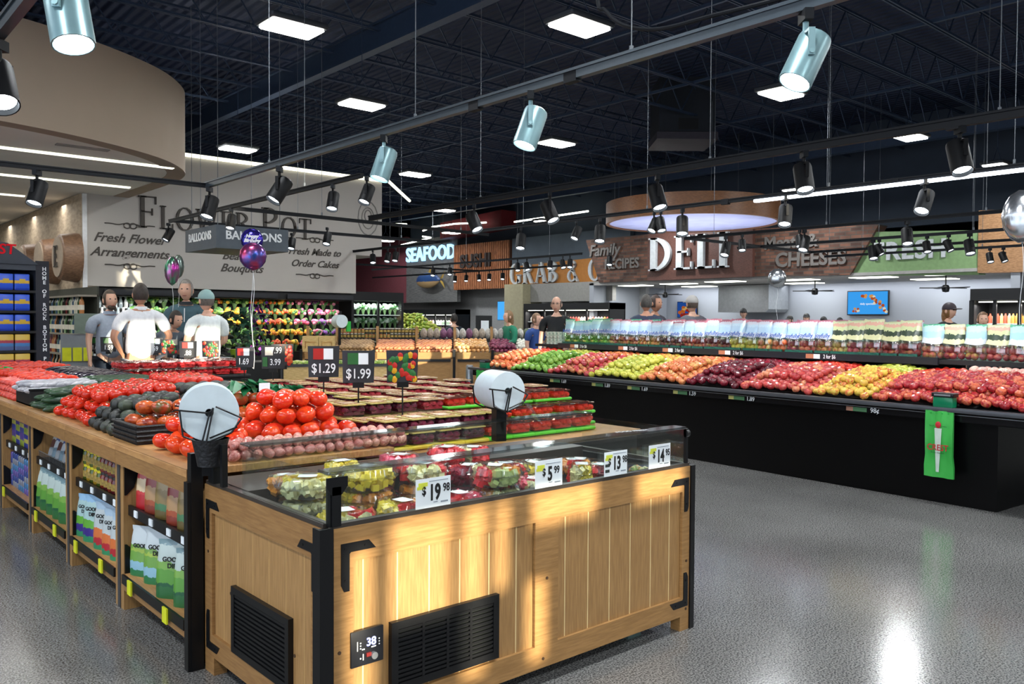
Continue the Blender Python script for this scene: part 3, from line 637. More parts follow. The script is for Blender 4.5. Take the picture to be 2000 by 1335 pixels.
# blue fish
t = thing('fish_model', 'large blue and tan fish hanging under the seafood sign', 'fish', (GX-.25, 31.9, 3.4), R(-90))
mb = MB(); mb.sph((0, 0, 0), .95, .2, .36, 20, 12, 0, lambda p: Vector((p.x, p.y*(1-abs(p.x)*.4), p.z*(1-.35*max(0, p.x)**2))))
o = mb.build('fish_body', bands('fish_skin', [(0, 'a58a63'), (.42, '2c4878')], .3), t)
mb = MB()
for s in (1, -1): mb._a([(.85, 0, 0), (1.3, .01, s*.42), (1.15, .01, s*.1), (.85, .03, .02)], [(0, 1, 2, 3), (3, 2, 1, 0)])
mb.build('tail_fin', mat('fin_tan', 'a98a3c', .5), t)
MB()._a([(-.1, 0, .3), (.25, 0, .62), (.3, 0, .3), (.1, .03, .3)], [(0, 1, 2), (0, 2, 3), (0, 3, 1), (1, 3, 2)]).build('dorsal_fin', MATS['fin_tan'], t)
# maroon wall between flower wall and seafood
struct(MB().box(GX+.1, GX+.3, 34.2, 44.5, 2.4, 5.6).build('wall_maroon', maroon))
struct(MB().box(10.2, 10.3, 17.5, 24, 2.95, 4.3).build('wall_recess', mat('tan_panel', '9d8876', .8)))
struct(MB().box(GX+1, GX+1.2, 20, 44.5, 0, 3.0).build('wall_lower', mat('lower_grey', 'b0b1b2', .8)))
# LED outlines along the fascia
def ledline(label, pts, m=glow_far, r=.035):
    t = thing('led_outline', label, 'light strip'); mb = MB(); mb.tube(pts, r, 5); mb.build('strip', m, t)
ledline('stepped white light strip above the seafood sign', [(GX-.4, 33.9, 5.15), (GX-.6, 31.2, 5.3), (GX-1.2, 31.0, 5.3)])
ledline('curved white light strip over the slat panel', [(GX-.9, 31.4, 5.6), (GX-.9, 30.6, 5.72), (GX-.9, 29, 5.72), (GX-.9, 26.9, 5.6)])
ledline('white light strip over the yellow sign wall', [(GX-.5, 25.6, 5.55), (GX-.5, 21.5, 5.6)])
ledline('short white light strip right of the flower wall', [(14, 22.5, 4.55), (14.6, 21.6, 4.5)])
# exit sign
t = thing('exit_sign', 'small red lit EXIT sign hanging above the ceiling ring', 'sign', (19.5, 17.35, 4.55))
MB().box(-.02, .02, -.17, .17, -.1, .12).build('housing', mat('exit_white', 'b33', .5) if False else mat('exit_red', 'b03438', .5), t); text('EXIT', .17, (-.03, 0, .01), FX, emat('exit_glow', 'ff4a50', 4), t)
MB().cyl((0, 0, .12), (0, 0, 1.7), .01, n=5).build('stem', steel_p, t)

# wooden ceiling ring over the delicatessen queue
t = thing('ceiling_ring', 'large round wood edged ceiling cloud with pale underside above DELI', 'ceiling feature', (16.41, 12.3, 0))
MB().lathe([(2.0, 3.9), (2.02, 3.9), (2.02, 4.38), (1.94, 4.38), (1.94, 3.9), (2.0, 3.9)], 64, caps=False).build('wood_band', woodmat('ring_wood', '8a5a34', '6e4527', (3, 3, 18)), t)
MB().lathe([(0, 3.93), (1.95, 3.93), (1.95, 3.97), (0, 3.97)], 64).build('underside', mat('ring_under', 'c8ccf0', .7, var=.12, scale=3), t)
mb = MB()
for a in range(6): mb.cyl((1.9*math.cos(a), 1.9*math.sin(a), 4.3), (1.9*math.cos(a), 1.9*math.sin(a), 6.3), .006, n=4)
mb.build('suspension_cable', cable_m, t)

area('ring_fill', (16.4, 12.3, 3.0), 3.2, 3.2, 75, (.78, .82, 1), (R(180), 0, 0))  # added fill without a fixture, brightens the ring underside
# ------------------------------------------------------------------ kitchen behind the delicatessen
struct(MB().box(25.6, 25.8, 7.0, 20.4, 0, 2.9).build('wall_kitchen', kit_w))
struct(MB().box(21.55, 25.8, 20.3, 20.5, 0, 2.9).build('trim_2', kit_w)); struct(MB().box(21.55, 25.8, 6.9, 7.1, 0, 2.9).build('trim_3', kit_w))
struct(MB().box(21.55, 25.8, 3, 20.5, 2.82, 2.9).build('ceiling_kitchen', mat('kitchen_ceiling', 'a5a39f', .8)))
for i, (y, x) in enumerate(((19.2, 22.5), (17.2, 22.3), (15.2, 22.0), (13, 22.4), (10.8, 22.5), (8.8, 22.2), (18, 24.5), (14, 24.5), (10, 24.5))):
    t = thing('troffer_light', 'flat rectangular light in the kitchen ceiling, number %s from the left' % ['one', 'two', 'three', 'four', 'five', 'six', 'seven', 'eight', 'nine'][i], 'ceiling light', group='kitchen ceiling lights')
    MB().box(x-.3, x+.3, y-.55, y+.55, 2.8, 2.825).build('diffuser', glow_far, t)
    area('kitchen_light', (x, y, 2.77), .6, 1.1, 30, (.93, .96, 1))
area('seafood_fill', (22.0, 32, 5.4), .4, 7, 120, (.95, .96, 1), (0, R(25), 0))  # added fill without a fixture, lifts the seafood wall
area('kitchen_fill', (25.2, 13.7, 2.75), .3, 12.5, 90, (.9, .93, 1), (0, R(-20), 0))  # added fill along the kitchen wall, no lamp behind it
tv = mat('tv_bezel', '15161a', .4)
t = thing('wall_screen', 'blue lit menu screen on the kitchen wall at right', 'screen', (25.5, 11.3, 1.95))
y0 = along(1693, 25.5); t.location = (25.5, y0, 1.6+(625-590)/F*27.8)
MB().box(0, .06, -.66, .66, -.38, .38).build('bezel', tv, t); MB().box(-.01, 0, -.63, .63, -.35, .35).build('display', emat('screen_blue', '3a9ae8', 1.3), t)
mb = MB(); 
for i in range(22):
    a = rnd.random(); mb.sph((-.015, .15-.75*a*.9+rnd.uniform(-.08, .08), .22-.45*a*a+rnd.uniform(-.05, .05)), .008, .06, .05, 6, 4, rnd.choice((0, 1, 2)))
for i in range(7): mb.sph((-.015, .45-rnd.random()*.2, -.2+rnd.uniform(-.06, .06)), .008, .05, .04, 6, 4, rnd.choice((0, 1, 2)))
mb.build('food_picture', [emat('scr_a', 'e0a05a', 1), emat('scr_b', 'b8552c', 1), emat('scr_c', 'e8e0c8', 1)], t)
text('daily specials', .09, (-.016, -.0, -.03), FX, emat('scr_w', 'ffffff', 1.2), t)
t = thing('wall_screen', 'menu screen with a pizza picture behind the two men', 'screen', (25.5, along(1341, 25.5), 2.02))
MB().box(0, .06, -.45, .45, -.3, .3).build('bezel', tv, t); MB().box(-.01, 0, -.43, .43, -.28, .28).build('display', emat('screen_dark', '2a5ab0', .7), t)
mb = MB()
for i in range(16): mb.sph((-.015, rnd.uniform(-.32, .34), rnd.uniform(-.22, .08)), .008, .09, .07, 8, 5, i % 3)
mb.build('food_picture', [emat('piz_a', 'c8682c', .8), emat('piz_b', 'a02c22', .8), emat('piz_c', 'd8b068', .8)], t)
t = thing('wall_screen', 'small blue screen left of the beige pillar at centre', 'screen', (24.0, along(980, 24.0), 2.0))
MB().box(0, .05, -.3, .3, -.42, .42).build('bezel', tv, t); MB().box(-.01, 0, -.28, .28, -.4, .4).build('display', emat('screen_blue2', '4aa8f0', 1.4), t)
# extractor hood
t = thing('extractor_hood', 'large stainless steel extractor hood in the middle of the kitchen', 'hood', (24.3, 0, 0))
ya, yb = along(1402, 24.3), along(1500, 24.3)
panel('hood_body', 24.3, [(ya, 2.8), (yb, 2.8), (yb, 2.0), (yb+.1, 1.9), (ya+.0, 1.9)], 1.2, mat('hood_steel', 'aeb2b6', .35, .6), None).parent = t
bpy.context.view_layer.update()
for ch in t.children: ch.matrix_parent_inverse = Matrix.Translation((-24.3, 0, 0))
# counter line with hot food cases
cnt = thing('deli_counter', 'long delicatessen counter below the signs', 'counter')
MB().box(21.2, 22.2, 7.4, 19.0, 0, 1.25).build('counter_body', mat('counter_dark', '2a2523', .5), cnt)
MB().box(21.1, 22.3, 7.4, 19.0, 1.25, 1.32).build('counter_top', steel, cnt)
fd = [mat('food_%d' % i, c, .5) for i, c in enumerate(('8a5a30', 'b5722f', '5c3a22', 'caa56a', '9a3a2a', '6e7a3a'))]
for i in range(41):
    y = 8+i*.26; mb = MB()
    for k in range(4): mb.sph((21.6+rnd.uniform(-.1, .1), y+rnd.uniform(-.06, .06), 1.36+rnd.uniform(0, .12)), .07, nu=7, nv=5, mi=rnd.randrange(6))
    tag(mb.build('prepared_food', fd), 'small heap of prepared food on the delicatessen counter', 'food', 'heaps of food along the counter')
# ceiling fans
for px, py, nm in ((1298, 563, 'left'), (1590, 557, 'middle'), (1845, 551, 'right')):
    y = along(px, 23.0); z = 2.45
    t = thing('ceiling_fan', '%s one of the three dark ceiling fans in the kitchen' % nm, 'fan', (23, y, z+.05))
    MB().lathe([(0, -.12), (.08, -.1), (.1, 0), (.07, .07), (0, .09)], 12).build('motor', black, t); MB().cyl((0, 0, .09), (0, 0, .33), .02, n=8).build('rod', black, t)
    for a in (0, 72, 144, 216, 288):
        mb = MB(); mb.box(.08, .62, -.05, .05, -.005, .01); mb.build('blade', black, t, (0, 0, 0), (R(8), 0, R(a+45)))
# pillar + coolers at centre
struct(MB().box(21.8, 22.8, along(1028, 22), along(992, 22), 0, 3.0).build('wall_pillar', mat('pillar_beige', 'a39c80', .8)))
struct(MB().box(22.2, 22.4, along(1195, 22.2), along(1000, 22.2), 2.3, 3.0).build('wall_bulkhead', mat('bulkhead_grey', '93918d', .8)))
def cooler(label, X, y0, y1, h, cols, rows, colors, doors=4, dep=.8, canopy=True, nm='drink_bottle'):
    """lit display cooler with a dark body, shelves and individual goods; faces -X"""
    t = thing('display_cooler', label, 'refrigerator')
    mb = MB(); mb.box(X+dep-.05, X+dep, y0, y1, 0, h); mb.box(X, X+dep, y0, y0+.06, 0, h); mb.box(X, X+dep, y1-.06, y1, 0, h); mb.box(X-.05, X+dep, y0, y1, h-.22, h); mb.box(X, X+dep, y0, y1, 0, .4); mb.build('cabinet', blackm, t)
    zs = [.55+(h-.95)*i/rows for i in range(rows)]
    MB().box(X+.1, X+.12, y0+.1, y1-.1, h-.26, h-.24).build('lamp_strip', glow_far, t)
    area('cooler_light', (X+.1, (y0+y1)/2, h-.3), .1, y1-y0-.2, 16*(y1-y0), (1, .98, .95))
    for z in zs: MB().box(X+.12, X+dep-.05, y0+.06, y1-.06, z-.03, z).build('shelf', white, t)
    for i in range(doors+1):
        y = y0+(y1-y0)*i/doors; MB().box(X-.01, X+.04, y-.03, y+.03, .4, h-.22).build('door_frame', blackm, t)
    gm = [mat(nm+'_%d_%s' % (i, c), c, .35) for i, c in enumerate(colors)]
    hh = (h-.95)/rows*.72; me = []
    for g in gm:
        mb = MB(); r = (y1-y0)/cols*.42; mb.lathe([(0, 0), (r, 0), (r, hh*.7), (r*.45, hh*.85), (r*.4, hh), (0, hh)], 8); me.append(mb.make(nm, g))
    k = 0
    for zi, z in enumerate(zs):
        for j in range(cols):
            y = y0+.1+(y1-y0-.2)*(j+.5)/cols
            tag(link(nm, me[(j//3+zi*2+rnd.randrange(2)) % len(me)], None, (X+.24, y, z), (0, 0, 0)), '%s on a shelf of the %s' % (nm.replace('_', ' '), label), nm.split('_')[-1], nm.replace('_', ' ')+'s in the '+label.split(' with')[0])
    return t
cooler('black cooler with glass doors below the yellow sign', 21.0, along(1190, 21), along(1024, 21), 2.2, 30, 5, ('c8b0a8', 'b56a5a', 'd8d0c0', '8a3c34', 'c89a5a'), 4)
cooler('far black cooler with packed goods', 22.2, along(890, 22.2), along(775, 22.2), 2.05, 22, 4, ('b8c0b8', 'd8d4cc', 'c09a94', '8aa08a'), 6, nm='fish_pack')
cooler('tall cooler at the right edge', 17.5, along(2040, 17.5), along(1895, 17.5), 2.25, 16, 5, ('c8863a', 'd8b070', 'a84a34', 'd8ccb0', '7a9a5a'), 3, nm='juice_carton')

# ------------------------------------------------------------------ refrigerated fruit case (foreground)
X0, X1, Y0, Y1 = 1.46, 3.56, 2.66, 3.78
case = thing('refrigerated_case', 'wood panelled refrigerated case with low glass sides holding cut fruit tubs, nearest display', 'display case')
mb = MB(); mb.box(X0+.03, X1-.0, Y0+.03, Y0+.06, .09, .84); mb.box(X0+.03, X0+.06, Y0+.06, Y1-.03, .09, .84); mb.box(X1-.03, X1, Y0+.06, Y1, .09, .84); mb.box(X0+.03, X1-.03, Y1-.03, Y1, .09, .84); mb.box(X0+.06, X1-.03, Y0+.06, Y1-.03, .66, .72)
mb.build('cabinet_body', blackm, case)
mb = MB()
mb.box(1.49, 3.56, Y0, Y0+.03, .722, .85); mb.box(1.49, 3.56, Y0, Y0+.03, .075, .175)
for a, b in ((1.49, 1.57), (2.47, 2.61), (3.5, 3.56)): mb.box(a, b, Y0, Y0+.03, .175, .722)
mb.box(3.49, 3.56, Y0, Y0+.06, 0, .076)
mb.build('front_frame', wood_h, case)
def planks(xs, fixed, z0, z1, side):
    mb = MB()
    for a, b in zip(xs, xs[1:]):
        if side: mb.box(fixed+.014, fixed+.03, a+.0025, b-.0025, z0, z1)
        else: mb.box(a+.0025, b-.0025, fixed+.014, fixed+.03, z0, z1)
    return mb
planks([1.57, 1.618, 1.768, 1.916, 2.067, 2.22, 2.371, 2.47], Y0, .175, .722, 0).build('plank_panel', wood_v, case)
planks([2.61, 2.665, 2.815, 2.962, 3.11, 3.264, 3.41, 3.5], Y0, .175, .722, 0).build('plank_panel', wood_v, case)
gm_ = mat('groove_glint', 'ecd39a', .5)  # pale strips paint the light caught by the plank grooves
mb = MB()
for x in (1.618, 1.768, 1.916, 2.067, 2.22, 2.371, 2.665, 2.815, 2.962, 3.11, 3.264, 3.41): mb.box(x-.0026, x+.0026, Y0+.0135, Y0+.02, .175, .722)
mb.build('groove_glints', gm_, case)
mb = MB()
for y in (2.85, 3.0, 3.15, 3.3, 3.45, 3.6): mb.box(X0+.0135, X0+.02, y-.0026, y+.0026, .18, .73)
mb.build('groove_glints', mat('groove_glint_side', 'c09a62', .5), case)  # side face: duller painted glint in the grooves
mb = MB(); mb.box(X0, X0+.03, 2.7, 3.78, .73, .85); mb.box(X0, X0+.03, 2.7, 3.78, .08, .18)
for a, b in ((2.7, 2.775), (3.7, 3.78)): mb.box(X0, X0+.03, a, b, .18, .73)
mb.box(X0, X0+.06, 3.68, 3.78, 0, .08); mb.build('side_frame', wood_y, case)
planks([2.775, 2.85, 3.0, 3.15, 3.3, 3.45, 3.6, 3.7], X0, .18, .73, 1).build('plank_panel', wood_v, case)
mb = MB(); mb.box(1.43, 1.484, Y0-.008, Y0+.0, 0, .857); mb.box(1.43, 1.438, Y0, Y0+.045, 0, .857); mb.box(1.438, 1.484, Y0, Y0+.04, .0, .85); mb.build('corner_post', black, case)
mb = MB(); mb.box(3.562, 3.595, Y0-.008, Y0+.05, .0, .852); mb.build('corner_post', black, case)
mb = MB(); mb.box(1.40, 1.455, 3.785, 3.83, 0, .99); mb.build('corner_post', black, case)
mb = MB(); mb.box(1.49, 3.56, Y0+.004, Y0+.035, .85, .866); mb.box(1.466, 1.5, Y0+.035, 3.78, .85, .866); mb.box(3.53, 3.56, Y0+.035, 3.78, .85, .866); mb.box(1.5, 3.53, 3.4, 3.78, .72, .87); mb.build('top_trim', mat('trim_dark', '3a342f', .4), case)
def bracket(plane, u, z, su, sz, name='corner_bracket'):
    """L plate with clipped ends; (u,z) outer corner, arms run su / sz"""
    w_, L1, L2 = .034, .145, .175
    P = [(0, 0), (L1-.03, 0), (L1, w_), (w_+.006, w_), (w_, w_+.006), (w_, L2), (w_*.35, L2), (0, L2-.025)]
    if plane == 'f': vs = [(u+su*p, y, z+sz*q) for y in (Y0-.004, Y0) for p, q in P]
    else: vs = [(x, u+su*p, z+sz*q) for x in (X0-.004, X0) for p, q in P]
    n = len(P); mb = MB(); mb._a(vs, [(0,1,2,3,4), (0,4,5,6,7), (n,n+4,n+3,n+2,n+1), (n,n+7,n+6,n+5,n+4)]+[(i, (i+1) % n, n+(i+1) % n, n+i) for i in range(n)])
    for p, q in ((w_*.5, w_*.55), (L1-.045, w_*.5), (w_*.5, L2-.04)):
        if plane == 'f': mb.cyl((u+su*p, Y0-.007, z+sz*q), (u+su*p, Y0-.003, z+sz*q), .005, n=8)
        else: mb.cyl((X0-.007, u+su*p, z+sz*q), (X0-.003, u+su*p, z+sz*q), .005, n=8)
    mb.build(name, black, case)
bracket('f', 1.518, .792, 1, -1); bracket('f', 3.548, .792, -1, -1); bracket('f', 3.548, .125, -1, 1)
bracket('s', 3.76, .785, -1, -1); bracket('s', 2.73, .785, 1, -1); bracket('s', 3.76, .11, -1, 1)
def grille(plane, a, b, z0, z1, rows, cols):
    mb = MB(); t = .008
    def bx(p, q, c, d, dep0, dep1):
        if plane == 'f': mb.box(p, q, Y0-dep1, Y0-dep0, c, d)
        else: mb.box(X0-dep1, X0-dep0, p, q, c, d)
    m_ = .03
    bx(a, b, z0, z0+m_, -.02, t); bx(a, b, z1-m_, z1, -.02, t); bx(a, a+m_, z0+m_, z1-m_, -.02, t); bx(b-m_, b, z0+m_, z1-m_, -.02, t)
    for i in range(1, cols): c = a+m_+(b-a-2*m_)*i/cols; bx(c-.006, c+.006, z0+m_, z1-m_, -.02, t-.002)
    for i in range(rows): z = z0+m_+(z1-z0-2*m_)*(i+.5)/rows; bx(a+m_, b-m_, z-.004, z+.006, -.016, t-.003)
    mb.build('vent_grille', black, case)
    mb = MB()
    if plane == 'f': mb.box(a+.01, b-.01, Y0+.005, Y0+.028, z0+.01, z1-.01)
    else: mb.box(X0+.005, X0+.028, a+.01, b-.01, z0+.01, z1-.01)
    mb.build('filter', mat('filter_dark', '0d1614', .8), case)
grille('f', 1.73, 2.26, .19, .458, 12, 4); grille('s', 2.94, 3.475, .175, .458, 12, 1)
cp = MB().rbox(1.555, 1.694, Y0-.008, Y0+.0, .332, .463, .003).build('control_panel', mat('panel_navy', '14161d', .35), case)
text('38', .042, (1.64, Y0-.0095, .413), FY, emat('digit_blue', 'a8b0ff', 5), cp, 'display_digits', .0005, 0, .001)
mb = MB()
for z in (.395, .405, .415): mb.box(1.592, 1.597, Y0-.01, Y0-.008, z, z+.004); mb.box(1.672, 1.676, Y0-.01, Y0-.008, z, z+.004)
mb.box(1.58, 1.583, Y0-.01, Y0-.008, .39, .425); mb.box(1.6, 1.612, Y0-.01, Y0-.008, .39, .394); mb.box(1.64, 1.66, Y0-.01, Y0-.008, .391, .395); mb.box(1.604, 1.607, Y0-.01, Y0-.008, .352, .375); mb.box(1.592, 1.597, Y0-.01, Y0-.008, .358, .363)
mb.build('panel_marks', inkw, cp)
MB().cyl((1.648, Y0-.008, .362), (1.648, Y0-.022, .362), .013, n=16).build('knob', steel, cp)
MB().box(1.618, 1.638, Y0-.014, Y0-.008, .362, .376).build('rocker_switch', mat('switch_red', '7a1c1c', .4), cp)
mb = MB()
for x, z in ((1.512, .4), (2.54, .468), (2.52, .115), (3.535, .36), (3.535, .11)): mb.cyl((x, Y0-.003, z), (x, Y0+.0, z), .007, n=10)
for y, z in ((3.74, .55), (2.72, .4), (2.9, .33), (3.49, .42), (3.75, .19)): mb.cyl((X0-.003, y, z), (X0, y, z), .007, n=10)
mb.build('screws', mat('screw_brown', '4a3320', .5), case)
# glass
MB().box(1.49, 3.52, Y0+.012, Y0+.018, .866, 1.045).build('glass_front', glass, case)
MB().box(1.472, 1.478, Y0+.02, 3.4, .866, 1.045).build('glass_side', glass, case); MB().box(3.522, 3.528, Y0+.02, 3.4, .866, 1.045).build('glass_side', glass, case)
MB().box(1.49, 3.52, 3.4, 3.406, .95, 1.075).build('glass_back', glass, case)
MB().rbox(1.47, 3.53, Y0+.0, Y0+.085, 1.045, 1.056, .004).build('glass_top_lip', clear('lip_glass', 'c8d0d0', .5, .1), case)
MB().rbox(1.47, 3.53, 3.33, 3.42, 1.066, 1.076, .004).build('glass_top_lip', MATS['lip_glass'], case)
def upright(x, y, flare):
    mb = MB(); mb.box(x-.018, x+.018, y-.006, y, .857, 1.0); mb.box(x-.024, x-.018, y, y+.03, .857, 1.0)
    P = [(-.018, .97), (-.04, 1.0), (-.04, 1.035), (.045, 1.035), (.045, 1.0), (.02, .97)]
    vs = [(x+p, yy, q) for yy in (y-.006, y) for p, q in P]; mb._a(vs, [(0,1,2,3,4,5), (11,10,9,8,7,6)]+[(i, (i+1) % 6, 6+(i+1) % 6, 6+i) for i in range(6)])
    mb.build('glass_support', black, case)
upright(1.503, Y0+.008, 1)
mb = MB(); mb.box(3.53, 3.548, Y0+.005, Y0+.02, .866, 1.045); mb.cyl((3.53, Y0+.012, 1.02), (3.552, Y0+.012, 1.02), .02, n=14); mb.build('glass_support', black, case)
mb = MB(); mb.box(1.452, 1.476, 3.56, 3.585, .866, 1.05); mb.box(1.452, 1.49, 3.66, 3.72, .866, 1.06); mb.build('glass_support', black, case)
text('FOOD FRESH', .034, (3.17, Y0+.06, 1.0575), (0, 0, R(-10)), inkw, case, 'decal', .0002)
mb = MB(); mb.cyl((3.3, 2.9, 0), (3.3, 2.9, .08), .035, n=12); mb.build('caster_wheel', black, case)
MB().box(3.2, 3.3, 2.76, 2.83, 0, .09).build('leveling_foot', mat('foot_teal', '5c7470', .5), case)
# price cards on the glass
for x, wd, big, small_, z1 in ((1.923, .166, '19', '98', .985), (2.545, .164, '5', '99', .99), (2.982, .16, '13', '98', .984), (3.307, .166, '14', '95', .986)):
    t = thing('price_card', 'white price card reading $%s.%s on the case glass, %s' % (big, small_, {'19': 'leftmost', '5': 'second from left', '13': 'third from left', '14': 'rightmost'}[big]), 'price card', (x, Y0-.002, .87))
    MB().box(-wd/2, wd/2, -.002, .0, 0, z1-.87).build('card', paper, t)
    text('$', .045, (-.03 if len(big) == 1 else -.045, -.003, .066), FY, ink, t, 'dollar_sign', .0004, 0, .0012, xs=.8)
    text(big, .086, (.006, -.003, .055), FY, ink, t, 'price', .0004, 0, .003, xs=.66); text(small_, .045, (.047 if len(big) == 1 else .062, -.003, .07), FY, ink, t, 'cents', .0004, 0, .001, xs=.75)
    mb = MB(); mb.box(-wd/2+.012, -wd/2+.055, -.003, -.002, .085, .1); mb.box(-wd/2+.006, -wd/2+.045, -.003, -.002, .074, .086); mb.build('yellow_flash', mat('flash_yellow', 'dfe64a', .6), t)
    mb = MB(); mb.box(-.02, .07, -.0028, -.002, .101, .104); mb.box(.0, .02, -.0028, -.002, .018, .021); mb.box(.035, .07, -.0028, -.002, .014, .02); mb.build('fine_print', mat('print_grey', '8d98a2', .6), t)
    if big == '13':
        mb = MB(); mb.box(-.074, -.045, -.003, -.002, .044, .058); mb.box(-.074, -.045, -.003, -.002, .018, .032); mb.build('stamp', mat('stamp_green', '2e3a34', .6), t)
# tubs of cut fruit
chunk = {'yellow': 'f4dc4a', 'pale': 'f4ecb0', 'red': 'e83038', 'orange': 'f4a040', 'green': 'dce494', 'pink': 'f46078', 'dark': 'a02440'}
CM = {k: mat('fruit_chunk_'+k, v, .3, 0, 0, .15, 25) for k, v in chunk.items()}
def tub(r, h, kinds, hl, label, loc, rz, rnd_):
    t = thing('fruit_tub', label, 'fruit tub', loc, rz)
    mb = MB(); mb.lathe([(0, .002), (r*.86, .002), (r*.9, .01), (r*.97, h*.55), (r*1.04, h*.58), (r*1.04, h*.62)], 24); mb.build('tub_base', plas, t)
    mb = MB(); mb.lathe([(r*1.05, h*.6), (r*1.05, h*.63), (r*.97, h*.66), (r*.9, h*.95), (r*.8, h), (r*.35, h), (r*.33, h*.985), (0, h*.985)], 24)
    for i in range(12): a = i*PI/6; mb.cyl((r*.98*math.cos(a), r*.98*math.sin(a), h*.66), (r*.91*math.cos(a), r*.91*math.sin(a), h*.94), .0025, n=4)
    mb.build('lid', plas2, t)
    mb = MB(); n_ = 150
    for i in range(n_):
        a = rnd_.random()*2*PI; q = math.sqrt(rnd_.random())*r*.8; z = .02+(h*.8-.02)*rnd_.random(); s = rnd_.uniform(.010, .0155)
        sec = int((a/(2*PI))*len(kinds)) % len(kinds)
        mb.T = Matrix.Translation((q*math.cos(a), q*math.sin(a), z)) @ Euler((rnd_.random()*3, rnd_.random()*3, rnd_.random()*3)).to_matrix().to_4x4()
        mb.box(-s, s, -s, s, -s*.8, s*.8, sec)
    mb.T = None; mb.build('cut_fruit', [CM[k] for k in kinds], t)
    MB().box(-.035, .04, -.03, .03, h*.986, h*.99).build('label_sticker', paper, t)
    return t
TUBS = [(1.65, 2.86, 0, .125, .1, ('yellow', 'pale', 'red'), 'pineapple and melon tub in the near left corner of the case'),
        (1.63, 3.13, 0, .125, .1, ('yellow', 'pale'), 'lower pineapple tub at the left side of the case'), (1.63, 3.13, .1, .125, .095, ('yellow', 'pale'), 'upper pineapple tub at the left side of the case'),
        (1.92, 3.14, 0, .13, .1, ('yellow', 'orange'), 'tub under the tall pineapple tub behind the first price card'), (1.92, 3.14, .1, .13, .105, ('pale', 'yellow', 'yellow'), 'tall topmost pineapple tub with a white label left of centre'),
        (1.92, 2.86, 0, .125, .1, ('yellow', 'red', 'orange'), 'mango and strawberry tub behind the $19.98 card'),
        (2.19, 2.84, 0, .12, .1, ('pink', 'red'), 'watermelon tub right of the $19.98 card'), (2.2, 3.12, 0, .12, .1, ('red', 'orange'), 'red fruit tub in the second row'), (2.2, 3.12, .1, .12, .09, ('red', 'red', 'pale'), 'upper strawberry and melon tub in the second row'),
        (2.4, 2.85, 0, .12, .095, ('orange', 'pale', 'red'), 'lower mixed fruit tub left of the $5.99 card'), (2.4, 2.85, .095, .125, .1, ('green', 'orange', 'pale', 'red'), 'upper mixed melon tub left of the $5.99 card'),
        (2.47, 3.13, .05, .12, .1, ('red', 'dark', 'red'), 'strawberry tub with white label at centre of the case'), (2.66, 2.87, 0, .11, .1, ('red', 'pink', 'pale'), 'watermelon tub behind the $5.99 card'),
        (2.72, 3.15, .03, .12, .1, ('red', 'pale', 'red'), 'red and white fruit tub right of centre'), (2.22, 3.34, .1, .1, .1, ('red', 'pink'), 'small red tub against the back glass'), (2.5, 3.34, .12, .1, .09, ('red', 'red'), 'second small red tub against the back glass'),
        (2.96, 3.2, .0, .13, .1, ('orange', 'pale', 'yellow'), 'round platter tub near the right end'), (1.92, 3.36, .1, .08, .1, ('yellow',), 'small yellow tub against the back glass'),
        (2.95, 2.85, 0, .055, .14, ('yellow', 'pale'), 'tall yellow fruit cup right of the $5.99 card'), (3.07, 2.84, 0, .05, .125, ('red', 'dark'), 'tall red fruit cup left of the $13.98 card'), (3.09, 3.0, 0, .06, .13, ('orange', 'red'), 'tall orange fruit cup behind the red cups'), (2.85, 2.99, 0, .06, .13, ('green', 'yellow'), 'tall green and yellow fruit cup'),
        (3.22, 3.18, 0, .11, .09, ('green', 'orange'), 'wide tub near the right rear corner'), (2.68, 3.36, .1, .09, .09, ('red', 'pale'), 'third small red tub against the back glass'), (1.64, 3.34, .08, .08, .09, ('pale', 'orange'), 'small tub in the left rear corner')]
r_ = random.Random(3)
for x, y, dz, r, h, kinds, lb in TUBS: tub(r, h, kinds, 0, 'clear round '+lb, (x, y, .722+.045+dz*.98), r_.random()*6, r_)
MB().box(1.5, 3.53, Y0+.06, 3.4, .72, .766).build('deck', mat('case_deck', '2a2a2c', .4), case)
for i, (x, y, lb) in enumerate(((3.22, 2.88, 'nearest'), (3.38, 2.85, 'far right'), (3.28, 3.12, 'rear'))):
    t = thing('vegetable_tray', 'low clear tray of cut vegetables at the right end, %s one' % lb, 'tray', (x, y, .766), .2*i)
    MB().lathe([(0, 0), (.09, 0), (.1, .03), (.1, .04)], 20).build('tray_base', black, t); MB().lathe([(.1, .04), (.095, .08), (.0, .085)], 20).build('lid', plas2, t)
    mb = MB()
    for k in range(30): a = r_.random()*6.3; q = r_.random()*.08; mb.sph((q*math.cos(a), q*math.sin(a), .045+r_.random()*.02), .014, nu=6, nv=4, mi=k % 3)
    mb.build('cut_vegetables', [mat('veg_green', '8fae4a', .5), CM['orange'], CM['pale']], t)

